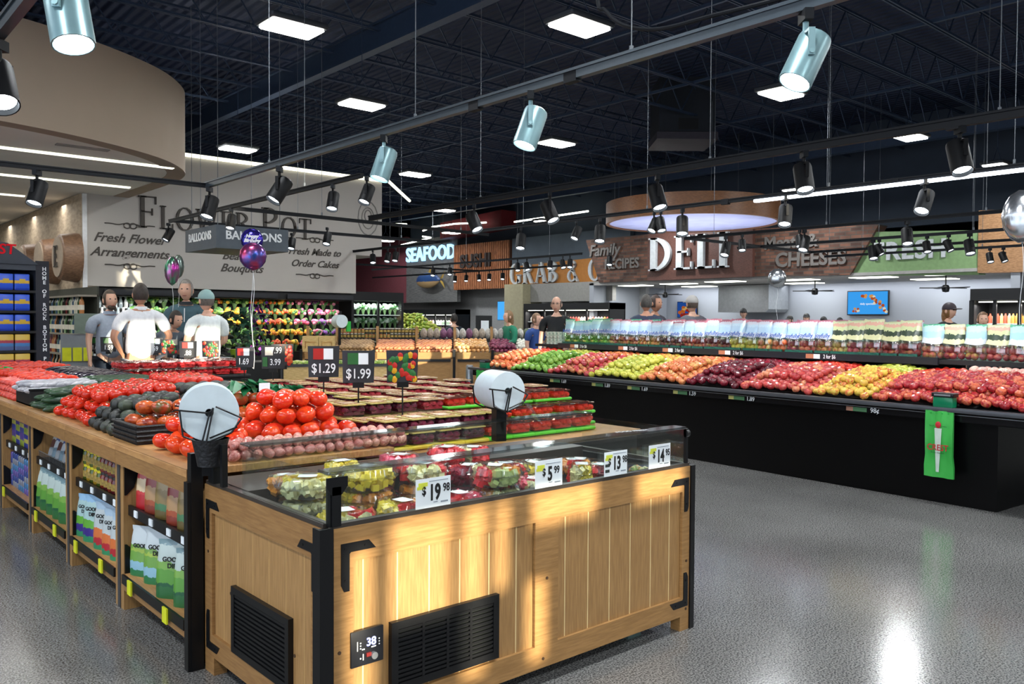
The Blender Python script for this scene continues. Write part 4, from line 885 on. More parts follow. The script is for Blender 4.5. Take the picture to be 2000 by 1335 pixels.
# ------------------------------------------------------------------ bag rolls
def bag_roll(label, loc, rz, r, ln, post):
    t = thing('bag_roll', label, 'bag roll', loc, rz)
    mb = MB(); mb.T = Matrix.Rotation(R(90), 4, 'X'); mb.lathe([(.018, -ln/2), (r*.98, -ln/2), (r, -ln/2+.01), (r, ln/2-.01), (r*.98, ln/2), (.018, ln/2), (.018, -ln/2)], 40)
    mb.build('plastic_roll', mat('roll_white', 'c9d6dc', .45, var=.06, scale=20), t)
    return t
def roll_holder(label, loc, rz, r, ln, z0):
    t = thing('roll_holder', label, 'holder', loc, rz); mb = MB(); w_ = .004
    for s in (-1, 1):
        y = s*(ln/2+.012)
        mb.tube([(-r*1.12, y, r*.15), (0, y, .0), (-r*.25, y, -r*1.02), (-r*.85, y, -r*.75), (-r*.95, y, r*.12)], w_, 6); mb.tube([(0, y, 0), (r*.12, y, r*.18), (-r*.12, y, -r*1.05)], w_, 6)
        mb.tube([(r*.2, y, r*.22), (r*1.05, y, -.0-r*.2), (r*.7, y, -r*.7), (-r*.1, y, -r*1.0)], w_, 6); mb.tube([(r*.9, y, -r*.5), (0, y, -r*.85)], w_, 6)
    mb.cyl((0, -ln/2-.018, 0), (0, ln/2+.018, 0), .009, n=10)
    for x in (-.1, .1): mb.cyl((x*r, -ln/2-.012, -r*1.04), (x*r, ln/2+.012, -r*1.04), w_, n=6)
    mb.build('wire_cradle', black, t)
    MB().box(-.03, .03, -.03, .03, z0-loc[2], -r*1.02).build('stand_post', black, t)
    return t
roll_holder('black wire holder of the bag roll at the left case corner', (1.455, 3.715, 1.185), R(-20), .128, .16, .9)
bag_roll('big white roll of produce bags at the left corner of the case', (1.455, 3.715, 1.185), R(-20), .126, .15, 0)
roll_holder('black wire holder of the bag roll behind the case at its right', (2.93, 3.45, 1.225), R(-14), .105, .22, .95)
bag_roll('white roll of produce bags behind the case, right of the berries', (2.93, 3.45, 1.225), R(-14), .103, .21, 0)
t = thing('plastic_bag', 'loose end of thin plastic bag hanging from the right roll', 'bag', (3.0, 3.33, 1.1)); mb = MB(); mb._a([(0, 0, .06), (.04, -.01, .05), (.11, -.05, -.06), (.1, -.045, -.06), (.05, -.01, -.02)], [(0, 1, 2, 3, 4), (4, 3, 2, 1, 0)]); mb.build('film', plas2, t)
wick = mat('black_wicker', '17181c', .5, 0, 0, .6, 60, .6)
mb = MB(); mb.lathe([(.055, 0), (.075, .12), (.08, .12), (.075, .1), (.055, .012), (0, .012)], 20); tag(mb.build('wicker_basket', wick, None, (1.44, 3.66, .95)), 'small black wicker basket under the left bag roll', 'basket')

# ------------------------------------------------------------------ island tables (wood modules with shelves)
YB = [3.84, 4.91, 5.98, 7.06, 8.15, 9.22, 10.3, 11.4]
where = ['nearest the case', 'second from the case', 'third from the case', 'fourth from the case', 'fifth from the case', 'sixth from the case', 'last at the far end']
tabm = None
for k in range(7):
    a, b = YB[k], YB[k+1]
    t = thing('display_table', 'open wooden display table module %s, shelves facing the aisle' % where[k], 'table', (1.42, a, 0), 0, None)
    ln = b-a-.004
    MB().box(-.02, .04, 0, ln, .80, .912).build('top_rail', wood_y, t)
    MB().rbox(-.022, 1.1, 0, ln, .873, .908, .004).build('table_top', wood_top, t)
    for y in (0.02, ln-.07): MB().box(0, 1.05, y, y+.05, .1, .8).build('side_panel', wood_v, t); MB().box(0, .13, y, y+.05, 0, .1).build('leg', wood_v, t); MB().box(.9, 1.03, y, y+.05, 0, .1).build('leg', wood_v, t)
    MB().box(-.005, .015, -.002, .02, 0, .83).build('black_strip', grey_tr, t); MB().box(-.005, .015, ln-.02, ln, 0, .83).build('black_strip', grey_tr, t)
    MB().box(.0, 1.05, .07, ln-.07, .175, .2).build('lower_shelf', wood_top, t); MB().box(0, .025, .07, ln-.07, .11, .175).build('lower_rail', wood_y, t)
    MB().box(-.012, .0, .07, ln-.07, .15, .2).build('price_rail', black, t)
    MB().box(.04, 1.0, .07, ln-.07, .545, .56).build('upper_shelf', black, t); MB().box(.025, .04, .07, ln-.07, .52, .575).build('price_rail', black, t)
    MB().box(.95, .97, .07, ln-.07, .2, .8).build('back_panel', wood_dk, t)
    for z, s in ((.79, -1), (.2, 1)):
        mb = MB(); P = [(.0, 0), (.1, 0), (.075, .03*s), (.05, .12*s), (.01, .16*s), (0, .16*s)]
        vs = [(p+.005, y, z+q) for y in (ln-.076, ln-.07) for p, q in P]; mb._a(vs, [(0,1,2,3,4,5), (11,10,9,8,7,6)]+[(i, (i+1) % 6, 6+(i+1) % 6, 6+i) for i in range(6)]); mb.build('corner_bracket', black, t)
    for y in (.16, .36, .62, .86):
        MB().box(.019, .025, y-.025, y+.025, .53, .565).build('price_tag', paper, t)
    for y in ((.84, .3) if k < 3 else (.9,)): 
        g = MB().box(-.022, -.013, y-.03, y+.03, .125, .2).build('price_tag', yellow, t); g['label'] = 'yellow price tag'
t = thing('end_post', 'tall black steel post between the wood table and the case', 'post'); MB().box(1.385, 1.44, 3.79, 3.835, 0, .86).build('post', black, t)

# stand-up pouches
def pouch(m, w_=.2, h=.27, d=.07):
    mb = MB(); n = 8; rows = [(0, 1, .9), (.06, .99, 1), (.3, 1, .95), (.55, .97, .75), (.78, .9, .4), (.9, .82, .12), (.92, .86, .03), (1, .87, .02)]
    vs = []
    for z, ww, dd in rows:
        for i in range(n*2):
            a = 2*PI*i/(2*n); c = math.cos(a); s_ = math.sin(a)
            vs.append((abs(c)**.6*math.copysign(1, c)*w_/2*ww, s_*d/2*dd, z*h))
    N = 2*n; fs = [(k*N+i, k*N+(i+1) % N, (k+1)*N+(i+1) % N, (k+1)*N+i) for k in range(len(rows)-1) for i in range(N)]
    fs += [tuple(range(N-1, -1, -1)), tuple(range((len(rows)-1)*N, len(rows)*N))]
    mb._a(vs, fs); return mb.make('snack_pouch', m)
PM = {'kale': bands('pouch_kale', [(0, '2e7a4a'), (.14, '8fbccf'), (.3, '6fa046'), (.5, '9fb84a'), (.56, '74a04c'), (.62, 'c3cdd0')], .3),
      'green': bands('pouch_green', [(0, '2f6b3a'), (.2, '1f5a38'), (.26, '5d9a3c'), (.5, '7cab4c'), (.62, 'b9c9c4'), (.9, '7d9aa0')], .3),
      'violet': bands('pouch_violet', [(0, '2f8a60'), (.14, '3a2a82'), (.3, '62a83a'), (.48, 'a9c8c8'), (.85, '8fb8d8')], .3),
      'coral': bands('pouch_coral', [(0, '2f8a60'), (.12, 'b02a34'), (.25, 'd0703a'), (.45, 'b8c2c4'), (.85, '9fb8cc')], .3),
      'redbag': bands('pouch_red', [(0, 'b8222a'), (.35, 'c83a3a'), (.42, 'd8c09a'), (.7, 'a83a3a'), (.85, 'c8a878')], .35),
      'brown': bands('pouch_brown', [(0, '8a3a2a'), (.2, 'a8502f'), (.32, 'b08a60'), (.62, '8c3430'), (.78, 'b89868')], .35),
      'olive': bands('pouch_olive', [(0, '6a5a30'), (.2, '4a7a52'), (.35, '8a7448'), (.65, 'a08a60')], .35)}
POUCH = {k: pouch(m) for k, m in PM.items()}; SLIM = {k: pouch(m, .13, .24, .06) for k, m in PM.items()}
pn = {'kale': 'green and grey pouch with pale blue band', 'green': 'green snack pouch with dark label', 'violet': 'green and silver pouch with a violet band', 'coral': 'silver pouch with orange fruit and a red band', 'redbag': 'bright red snack pouch', 'brown': 'brown and red snack pouch', 'olive': 'olive brown snack pouch'}
def put(me, kind, x, y, z, rz, lb, cat='pouch', s=1, group=None, tilt=0):
    o = link(me.name, me, None, (x, y, z), (tilt, 0, rz)); o.scale = (s, s, s); tag(o, lb, cat, group)
    txt = None; return o
PR = R(-62)
for k, (y, kind, s) in enumerate(((4.73, 'kale', 1.0), (4.53, 'kale', 1.08), (4.26, 'green', 1.08), (4.07, 'green', 1.05))): 
    o = put(POUCH[kind], kind, 1.5+.02*(k % 2), y, .2, PR+.1*k, '%s on the lowest shelf near the case, %s' % (pn[kind], ['first', 'second', 'third', 'fourth'][k]), s=s)
    text(('GOOD\nDIP' if k else 'GOOD'), .03, (0, -.037, .17), FY, ink, o, 'lettering', .001, 0, .001)
for k, (y, kind) in enumerate(((4.74, 'redbag'), (4.6, 'brown'), (4.44, 'olive'), (4.27, 'brown'), (4.12, 'olive'))):
    put(SLIM[kind], kind, 1.51, y, .561, PR, '%s on the upper shelf by the case, %s' % (pn[kind], ['first', 'second', 'third', 'fourth', 'fifth'][k]), s=.98)
for k, (y, kind, s) in enumerate(((5.82, 'violet', 1), (5.64, 'violet', 1.08), (5.42, 'coral', 1.05), (5.26, 'coral', 1), (5.1, 'coral', 1))):
    o = put(POUCH[kind], kind, 1.5, y, .2, PR, '%s low on the second table, %s' % (pn[kind], ['first', 'second', 'third', 'fourth', 'fifth'][k]), s=s)
    text('GOOD\nDIP', .03, (0, -.037, .18), FY, ink, o, 'lettering', .001, 0, .001)
for k, y in enumerate((6.93, 6.78, 6.6, 6.42, 6.25)):
    put(POUCH['green'], 'green', 1.5, y, .2, PR, 'clear green topped pouch low on the third table, %s' % ['first', 'second', 'third', 'fourth', 'fifth'][k], s=1.08)
jar_m = [mat('jar_'+c, c, .25) for c in ('5a1f24', '7a3020', '4a5a22', 'a8862a')]; lidy = mat('lid_yellow', 'd8cc1c', .35); lidk = mat('lid_dark', '24221f', .4)
def jar(m, l): mb = MB(); mb.lathe([(0, 0), (.03, 0), (.033, .01), (.033, .07), (.026, .085)], 12); mb.lathe([(.028, .083), (.028, .1), (0, .1)], 12, mi=1); mb.lathe([(.0335, .02), (.0335, .06)], 12, mi=2); return mb.make('spread_jar', [m, l, mat('jar_label', 'b89a4a', .5, scale=40, var=.5)])
JM = [jar(jar_m[0], lidk), jar(jar_m[1], lidk), jar(jar_m[2], lidy), jar(jar_m[3], lidy)]
for iy in range(11):
    for ix in range(3):
        for iz in range(2):
            y = 5.86-iy*.075; m_ = JM[2+(iy+ix) % 2] if iy < 5 else JM[(iy+ix) % 2]
            tag(link('spread_jar', m_, None, (1.51+ix*.072, y, .561+iz*.101)), 'small jar with %s on the upper shelf of the second table' % ('yellow lid' if iy < 5 else 'dark lid and red contents'), 'jar', 'yellow lid jars' if iy < 5 else 'dark lid jars')
bagm = [bands('wrap_a', [(0, '8a8f94'), (.3, '5c3a34'), (.6, 'a8a49c')], .3), bands('wrap_b', [(0, '6a7f8c'), (.35, 'b8bcc0'), (.6, '4a5a8a')], .3)]
for k, y in enumerate((6.9, 6.8, 6.7, 6.6, 6.5, 6.38, 6.26)):
    put(pouch(bagm[k % 2], .1, .2, .05), '', 1.54, y, .575, PR, 'slim wrapped bag leaning in the wire rack of the third table', 'bag', group='slim bags in the wire rack', tilt=R(-18))
t = thing('wire_rack', 'white wire fronted rack holding slim bags on the third table', 'rack', (1.462, 6.06, .561)); mb = MB()
for z in (0, .05): mb.cyl((0, 0, z+.003), (0, .92, z+.003), .003, n=5)
for i in range(24): mb.cyl((0, .04*i, .0), (0, .04*i, .05), .002, n=4)
mb.build('wires', steel, t)
cans = [mat('can_'+c, c, .3, .2) for c in ('3a4a8c', '6a5aa0', '4a7aa8', '8a8c98')]
cm = []
for m_ in cans: mb = MB(); mb.lathe([(0, 0), (.03, 0), (.032, .006), (.032, .04), (.03, .046), (0, .046)], 12); cm.append(mb.make('tuna_can', m_))
for iy in range(13):
    for iz in range(6): tag(link('tuna_can', cm[(iy//3+iz) % 4], None, (1.5, 7.18+iy*.07, .2+iz*.0465)), 'flat blue or grey can stacked on the lower shelf of the fourth table', 'can', 'stacked cans on the fourth table')
pk = [bands('pack_a', [(0, '3a3f8c'), (.4, 'a8a04a'), (.7, '2a2f7a')], .4), bands('pack_b', [(0, '8a9a3a'), (.5, '4a3a7a')], .4)]
for iy in range(6):
    for iz in range(2): mb = MB(); mb.rbox(-.05, .05, -.07, .07, 0, .11, .006); tag(mb.build('cereal_pack', pk[(iy+iz) % 2], None, (1.53, 7.22+iy*.148, .561+iz*.111)), 'blue and yellow carton on the upper shelf of the fourth table', 'carton', 'cartons on the fourth table')

# ------------------------------------------------------------------ loose produce
def round_fruit(name, m, r, sq=.88, dimple=.12, nu=12, nv=9, ribs=0, stem=None):
    def fn(p):
        k = 1-dimple*max(0, abs(p.z)-.72)/.28*(1 if p.z > 0 else .5)
        rb = 1+(.05*math.cos(ribs*math.atan2(p.y, p.x))*(1-p.z*p.z) if ribs else 0)
        return Vector((p.x*rb, p.y*rb, p.z*sq*k))
    mb = MB(); mb.sph((0, 0, 0), r, r, r, nu, nv, 0, fn); ms = [m]
    if stem:
        for a in range(5): c, s_ = math.cos(a*1.257), math.sin(a*1.257); mb._a([(0, 0, r*.8), (r*.2*c-r*.06*s_, r*.2*s_+r*.06*c, r*.84), (r*.42*c, r*.42*s_, r*.86), (r*.2*c+r*.06*s_, r*.2*s_-r*.06*c, r*.84)], [(0, 1, 2, 3)], 1)
        ms.append(stem)
    return mb.make(name, ms)
def long_fruit(name, m, L, r, nu=10, nv=10, bend=.0, taper=0):
    mb = MB(); mb.sph((0, 0, 0), L/2, r, r, nu, nv, 0, lambda p: Vector((p.x, p.y*(1-taper*p.x)+bend*p.x*p.x, p.z*(1-taper*p.x))))
    return mb.make(name, m)
tom = fruitmat('tomato_skin', ['c42a14', 'd83418', 'c8200f'], .2); tom2 = fruitmat('beefsteak_skin', ['cf2c16', 'e04a1c', 'd0301a'], .18); heir = fruitmat('heirloom_skin', ['5a5228', '9a3a20', 'c05a26', '7a2a1a'], .22, 2.4)
avo = fruitmat('avocado_skin', ['1c1f1a', '2b2a2a', '34402c'], .5, 10); cuc = fruitmat('cucumber_skin', ['1c3320', '2a4a2c', '20382a'], .35, 6); egg = fruitmat('eggplant_skin', ['1a1220', '241a2e'], .18)
wht = fruitmat('pale_squash', ['9a9aa0', 'c4c2c6', '8a8a92'], .35); shal = fruitmat('shallot_skin', ['b06a64', 'c98d86', 'a0544e', 'd0a08c'], .3, 5); roma = fruitmat('roma_skin', ['b8342c', 'd04a3c'], .22); pep = fruitmat('green_pepper', ['1f7a34', '2a9a3c', '6a9a2a'], .25)
sg = mat('stem_green', '3a6a28', .6)
ME = {'tomato': round_fruit('tomato', tom, .043, .82, .1, stem=sg), 'beefsteak_tomato': round_fruit('beefsteak_tomato', tom2, .056, .8, .12, 16, 11), 'heirloom_tomato': round_fruit('heirloom_tomato', heir, .058, .72, .15, 18, 10, 7, sg),
      'avocado': long_fruit('avocado', avo, .115, .038, bend=.0, taper=.22), 'cucumber': long_fruit('cucumber', cuc, .19, .027, bend=.01), 'eggplant': long_fruit('eggplant', egg, .2, .04, taper=-.2),
      'pale_squash': long_fruit('pale_squash', wht, .17, .026), 'shallot': long_fruit('shallot', shal, .065, .024, taper=.15), 'roma_tomato': long_fruit('roma_tomato', roma, .075, .028), 'green_pepper': round_fruit('green_pepper', pep, .045, 1, .2, 12, 8, 4)}
def bed(x): return .908+.0*(x)+max(0, min(.11, (x-1.5)*.1))
def pile(kind, label, x0, x1, y0, y1, sp, layers, group, z0=None, jit=.12, zr=.8, rz=None, lay=0, me=None, xf=None, slope=None, edge=.5, merge=None):
    """hexagonally packed heap of separate fruit"""
    me = me or ME[kind]; r = sp/2; n = 0
    for L in range(layers):
        ins = L*sp*edge; y = y0+r+ins; row = L
        while y < y1-r*.4-ins:
            x = x0+r+ins+(row % 2)*r
            while x < x1-r*.4-ins:
                if L < layers-1 and min(x-x0-ins, x1-ins-x, y-y0-ins, y1-ins-y) > sp*1.5: x += sp; continue
                px, py = x+rnd.uniform(-1, 1)*sp*jit*.5, y+rnd.uniform(-1, 1)*sp*jit*.5
                zb = (bed(px) if z0 is None else z0) if slope is None else slope(px, py)
                z = zb+r*zr+L*sp*.72+rnd.uniform(0, 1)*sp*.05
                P = (px, py, z) if xf is None else xf(px, py, z)
                rot = (rnd.uniform(-.5, .5), rnd.uniform(-.5, .5), rnd.random()*6.28) if rz is None else (rnd.uniform(-.1, .1), rnd.uniform(-.12, .12), rz+rnd.uniform(-.25, .25))
                o = link(me.name, me, None, P, rot); s = rnd.uniform(.93, 1.06); o.scale = (s, s, s)
                tag(o, label, kind.split('_')[-1], group) if not merge else merge.append(o); n += 1
                x += sp
            y += sp*.87; row += 1
    return n
pile('beefsteak_tomato', 'large red beefsteak tomato at the front corner beside the left bag roll', 1.47, 1.86, 4.08, 4.64, .112, 2, 'front beefsteak tomatoes', jit=.1)
pile('beefsteak_tomato', 'large red tomato heaped behind the left bag roll', 1.95, 2.5, 4.2, 4.85, .115, 3, 'rear beefsteak tomatoes', z0=.93, jit=.1)
pile('shallot', 'small pink shallot in the tray just behind the case glass', 1.62, 2.66, 3.86, 4.12, .056, 2, 'shallots behind the case', z0=.915)
mb = MB(); mb.prism([(1.48, 4.78), (1.95, 4.78), (1.95, 5.16), (1.48, 5.16)], .909, .912)
for a, b, c, d in ((1.47, 1.96, 4.76, 4.785), (1.47, 1.96, 5.155, 5.18), (1.47, 1.495, 4.785, 5.155), (1.935, 1.96, 4.785, 5.155)): mb.box(a, b, c, d, .909, 1.01)
for z in (.93, .955, .98, 1.008):
    mb.tube([(1.465, 4.755, z), (1.965, 4.755, z), (1.965, 5.185, z), (1.465, 5.185, z), (1.465, 4.755, z)], .008, 5)
tag(mb.build('wicker_basket', wick), 'black wicker basket of heirloom tomatoes at the table edge', 'basket')
pile('heirloom_tomato', 'ribbed heirloom tomato, brown green to red, in the black basket', 1.5, 1.93, 4.8, 5.14, .112, 2, 'heirloom tomatoes in the basket', z0=.96, edge=.3)
pile('heirloom_tomato', 'heirloom tomato heaped behind the black basket', 1.98, 2.5, 4.9, 5.35, .112, 2, 'heirloom tomatoes behind the basket', z0=.97)
pile('avocado', 'dark avocado at the table edge beside the basket', 1.47, 2.0, 5.22, 5.72, .082, 3, 'avocados at the table edge', rz=.4)
pile('avocado', 'dark avocado in the upper heap behind the tomatoes', 2.0, 2.6, 5.4, 6.2, .085, 3, 'avocados in the upper heap', rz=.2, z0=.95)
pile('tomato', 'red vine tomato in the middle heap', 1.47, 2.15, 5.74, 6.7, .087, 3, 'vine tomatoes in the middle heap', jit=.4)
pile('tomato', 'red tomato behind the middle heap', 2.15, 2.75, 6.25, 7.25, .09, 3, 'tomatoes behind the middle heap', z0=.95, jit=.4)
pile('cucumber', 'dark green cucumber at the table edge beside the black crate', 1.5, 1.9, 6.75, 7.25, .064, 3, 'cucumbers at the table edge', rz=.15, jit=.05)
pile('cucumber', 'dark cucumber in the heap behind the tomatoes', 1.95, 2.5, 7.25, 8.0, .066, 3, 'cucumbers in the rear heap', rz=.1, jit=.05, z0=.95)
t = thing('produce_crate', 'black plastic crate of pale squash at the table edge', 'crate', (1.48, 7.35, .909)); mb = MB(); mb.box(0, .5, 0, .5, 0, .01)
for a, b, c, d in ((0, .5, 0, .015), (0, .5, .485, .5), (0, .015, .015, .485), (.485, .5, .015, .485)): mb.box(a, b, c, d, 0, .13)
mb.build('crate_body', blackm, t); MB().rbox(-.01, .51, -.01, .0, .12, .135, .003).build('rim', black, t)
pile('pale_squash', 'pale grey striped squash in the black crate', 1.5, 1.97, 7.37, 7.83, .056, 2, 'pale squash in the crate', z0=1.0, rz=.1, edge=.3)
pile('roma_tomato', 'small plum tomato at the left edge of the table', 1.47, 1.95, 7.9, 9.0, .056, 3, 'plum tomatoes at the left edge', rz=.3)
def merge_piles(args, name, label, cat, m):
    objs = [0]
    for a in args: pile(*a[0], merge=objs, **a[1])
    mb = MB()
    for o in objs[1:]:
        mb.T = Matrix.LocRotScale(o.location, o.rotation_euler, o.scale); me = o.data
        k = len(mb.v); mb._a([tuple(v.co) for v in me.vertices], [tuple(p.vertices) for p in me.polygons]); bpy.data.objects.remove(o)
    mb.T = None; o = mb.build(name, m); tag(o, label, cat, None, 'stuff')
MEF = round_fruit('tomato', tom, .043, .82, .1, 10, 7)
merge_piles([(('tomato', '', 1.6, 2.1, 8.1, 9.9, .088, 2, ''), dict(z0=.95, me=MEF, jit=.5)), (('tomato', '', 1.6, 2.5, 10.0, 11.3, .09, 2, ''), dict(z0=.95, me=MEF, jit=.5))], 'tomato_heap', 'distant heaps of red tomatoes towards the far end of the table', 'tomatoes', tom)
pile('eggplant', 'dark purple eggplant beyond the tomatoes', 2.1, 2.5, 8.1, 9.9, .085, 2, 'eggplants beyond the tomatoes', rz=.0, z0=.95)
pile('green_pepper', 'green pepper in the heap at the left edge of the picture', 1.45, 1.9, 9.6, 10.8, .09, 2, 'green peppers at the left edge')
# ------------------------------------------------------------------ berry tables and clamshells
t = thing('berry_table', 'low dark table carrying the packs of berries', 'table'); MB().box(2.56, 4.55, 3.86, 7.9, .0, .80).build('table_body', blackm, t); MB().rbox(2.54, 4.58, 3.84, 7.95, .80, .84, .01).build('table_top', woodmat('berry_top', 'b98a55', '9a6f40', (3, 16, 3)), t)
t = thing('berry_table', 'far table carrying strawberry packs in front of the men', 'table'); MB().box(2.62, 3.95, 8.95, 9.5, 0, .95).build('table_body', blackm, t); MB().rbox(2.6, 3.97, 8.93, 9.52, .95, .985, .01).build('table_top', blackm, t)
def berries(name, cols, lid, base):
    m = fruitmat(name, cols, .25, 9, .4)
    mb = MB(); n = 0
    for i in range(3):
        for j in range(4): mb.sph((-.055+.055*i, -.075+.05*j, .038+.006*((i+j) % 2)), .03, .028, .022, 7, 5, 0)
    mb.box(-.07, .07, -.09, .09, .008, .045, 0)
    a = MB(); a.rbox(-.08, .08, -.098, .098, 0, .072, .015); b = MB(); b.rbox(-.085, .085, -.1, .1, .068, .075, .012); b.rbox(-.058, .058, -.072, .072, .075, .0765, .01, 1)
    return (a.make('clamshell', base), mb.make('berries', m), b.make('lid', [lid, lid if lid.name in ('lid_clear', 'lid_rosy') else mat('lid_window', '9a5a4a', .3, col2='c8b080', scale=55)]))
lidy2 = mat('berry_lid_yellow', 'c4b468', .35, col2='b09a5c', scale=40); lidg = mat('tray_green', '5fd43a', .35); lidc = mat('lid_cream', 'c2ae8c', .35, col2='a88468', scale=40)
BT = {'black': berries('blackberry_fill', ['3a0f22', '5c1a34', '7a2440'], lidy2, plas), 'rasp': berries('raspberry_fill', ['8a1f2c', 'b03040', 'c04a50'], lidc, plas), 'straw': berries('strawberry_fill', ['b01820', 'd02c2c', 'b84040'], clear('lid_clear', 'fff4f4', .6, .12), plas), 'grape': berries('grape_tomato_fill', ['c02a1c', 'd8402a'], clear('lid_rosy', 'f0c8b8', .5, .12), plas)}
nb = 0
def clam(kind, x, y, z, rz, label, group, near):
    a, b, l = BT[kind]
    o = link('berry_clamshell', a, None, (x, y, z), (0, 0, rz)); tag(o, label, 'berry pack', group)
    link('berries', b, o); link('lid', l, o)
for iy in range(12):
    for ix in range(10):
        x = 2.66+ix*.2; y = 4.36+iy*.245
        front = 3 if (iy < 3 and ix < 6) else 2
        kind = 'black' if (ix < 3 or iy > 10) else 'rasp'
        if iy < 2 and ix >= 4: kind = 'grape'; front = 1 if iy == 0 else 2
        nl = {0: 2, 1: 3}.get(iy, 3); z0 = .845-(.05 if iy % 2 and iy > 1 else 0)+(.018 if ix % 2 and iy > 1 else 0)-.003*iy
        if kind == 'grape' and ix % 2 == 0:
            for q in range(nl): tag(MB().rbox(-.19, .19, -.112, .112, 0, .02, .01).build('produce_tray', lidg, None, (x+.096, y, z0+.08*q-.002)), 'bright green tray under the grape tomatoes on the berry table', 'tray', 'green trays under the tomatoes')
        for L in range(nl):
            if L < nl-1 and not (iy < 2 or ix < 1): continue
            lb = {'black': 'clear pack of dark berries with a yellow lid on the berry table', 'rasp': 'clear pack of red berries with a cream lid on the berry table', 'grape': 'flat pack of red grape tomatoes on bright green trays'}[kind]
            clam(kind, x+rnd.uniform(-.008, .008), y+rnd.uniform(-.01, .01), z0+L*.08, rnd.uniform(-.04, .04), lb+(' near the front' if iy < 6 else ' towards the back'), kind+(' packs in front' if iy < 6 else ' packs at the back'), iy < 6)
for ix in range(9):
    o = MB().rbox(-.098, .098, -.12, .12, 0, .022, .01).build('produce_tray', lidg if ix >= 4 else mat('tray_yellow', 'd8c23a', .35), None, (2.66+ix*.192, 4.13, .845)); tag(o, '%s plastic tray edge at the front of the berry table' % ('bright green' if ix >= 4 else 'yellow'), 'tray', 'green trays' if ix >= 4 else 'yellow trays')
    clam('grape' if ix >= 4 else 'black', 2.66+ix*.192, 4.13, .868, rnd.uniform(-.04, .04), ('pack of grape tomatoes' if ix >= 4 else 'pack of dark berries')+' in the tray row next to the case', 'front row packs', True)
    if ix < 5: clam('black', 2.66+ix*.192, 4.13, .948, rnd.uniform(-.04, .04), 'second layer pack of dark berries next to the case', 'front row upper packs', True)
for iy in range(2):
    for ix in range(7):
        for L in range(2):
            clam('straw', 2.72+ix*.19, 9.06+iy*.24, .986+L*.085, 0, 'clear pack of strawberries on the far table in front of the men', 'strawberry packs', False)
t = thing('leafy_greens', 'green leafy wrap bunch with a white tag behind the left bag roll', 'greens', (2.25, 5.0, 1.12)); mb = MB()
for i in range(26):
    a = rnd.uniform(-1.6, 1.6); L = rnd.uniform(.1, .22); c, s_ = math.sin(a), math.cos(a); w_ = .03
    mb._a([(0, 0, 0), (c*L*.5-w_, .04*(i % 3), .05+L*.25), (c*L, rnd.uniform(-.1, .1), s_*L*.45), (c*L*.5+w_, .0, .02+L*.2)], [(0, 1, 2, 3)])
mb.build('leaves', mat('leaf_green', '1f7a48', .35, var=.5), t); MB().box(.0, .07, -.06, -.055, .03, .08).build('tag', paper, t)
t = thing('leafy_greens', 'second green wrap bunch right of the first behind the roll', 'greens', (2.5, 4.95, 1.08)); mb = MB()
for i in range(26):
    a = rnd.uniform(-1.6, 1.6); L = rnd.uniform(.1, .24); c, s_ = math.sin(a), math.cos(a); w_ = .03
    mb._a([(0, 0, 0), (c*L*.5-w_, .04*(i % 3), .05+L*.25), (c*L, rnd.uniform(-.1, .1), s_*L*.45), (c*L*.5+w_, .0, .02+L*.2)], [(0, 1, 2, 3)])
mb.build('leaves', MATS['leaf_green'], t)

# ------------------------------------------------------------------ price signs on stems
def at(px, py, D): return EYE+(r2*((px-1000)/F)-u2*((py-667.5)/F)+fw)*D
photo = [mat('sign_photo_%d' % i, c, .4) for i, c in enumerate(('b8241c', '2a6a30', 'd8a020', '1a3a8a', 'c85a28', 'd8d4c8'))]
def sign(px, py, D, lines, lb, ang=-.55, w_=.2, h=.2, pic=None, zb=1.0):
    p = at(px, py, D); t = thing('price_sign', lb, 'price sign', (p.x, p.y, zb), ang); zc = p.z-zb
    mb = MB(); P = []
    n = 8
    for i in range(n+1): x = -w_/2+w_*i/n; P.append((x, .02*abs(2*i/n-1)**2))
    vs = []; fs = []
    for x, y in P:
        k = abs(x)/(w_/2)
        for zz, yy in ((zc-h/2, 0), (zc+h/2, 0)):
            for d in (0, .004): vs.append((x*(1-.06*(zz < zc)), y+d, zz))
    for i in range(n): b = 4*i; c = b+4; fs += [(b, c, c+2, b+2), (b+1, b+3, c+3, c+1), (b+2, c+2, c+3, b+3), (b, b+1, c+1, c)]
    fs += [(0, 2, 3, 1), (4*n, 4*n+1, 4*n+3, 4*n+2)]; mb._a(vs, fs); mb.build('board', chalk, t)
    mb = MB(); mb.cyl((0, .012, 0), (0, .012, zc-h/2), .005, n=6); mb.box(-.035, .035, 0, .02, zc-h/2-.03, zc-h/2+.004); mb.cyl((0, .012, 0), (0, .012, .006), .035, n=12); mb.build('stem', black, t)
    if pic:
        mb = MB()
        for i in range(34): mb.sph((rnd.uniform(-.4, .4)*w_, -.001+.0, zc+rnd.uniform(-.4, .4)*h), .018, .0025, .022, 6, 4, rnd.choice(pic))
        mb.build('picture', photo, t)
    else:
        MB().box(-.065, .0, -.003, 0.0, zc+.015, zc+.085).build('photo_patch', photo[5] if len(lines) == 2 else photo[rnd.choice((0, 1, 4))], t)
        if len(lines) == 1: 
            MB().box(.0, .06, -.003, 0.0, zc+.015, zc+.085).build('info_card', paper, t); text(lines[0], .085, (-.0, -.004, zc-.045), FY, inkw, t, 'price', .0005, 0, .001, xs=.8)
        else:
            text(lines[0], .075, (.03, -.004, zc+.055), FY, inkw, t, 'price', .0005, 0, .001, xs=.7); text(lines[1], .075, (.02, -.004, zc-.045), FY, inkw, t, 'price', .0005, 0, .001, xs=.7)
            MB().box(-.085, -.045, -.003, 0, zc-.08, zc+.0).build('photo_patch', photo[1], t)
    return t
sign(632, 706, 5.4, ['$1.29'], 'dark price sign reading 1.29 at centre left of the berries', ang=-.52)
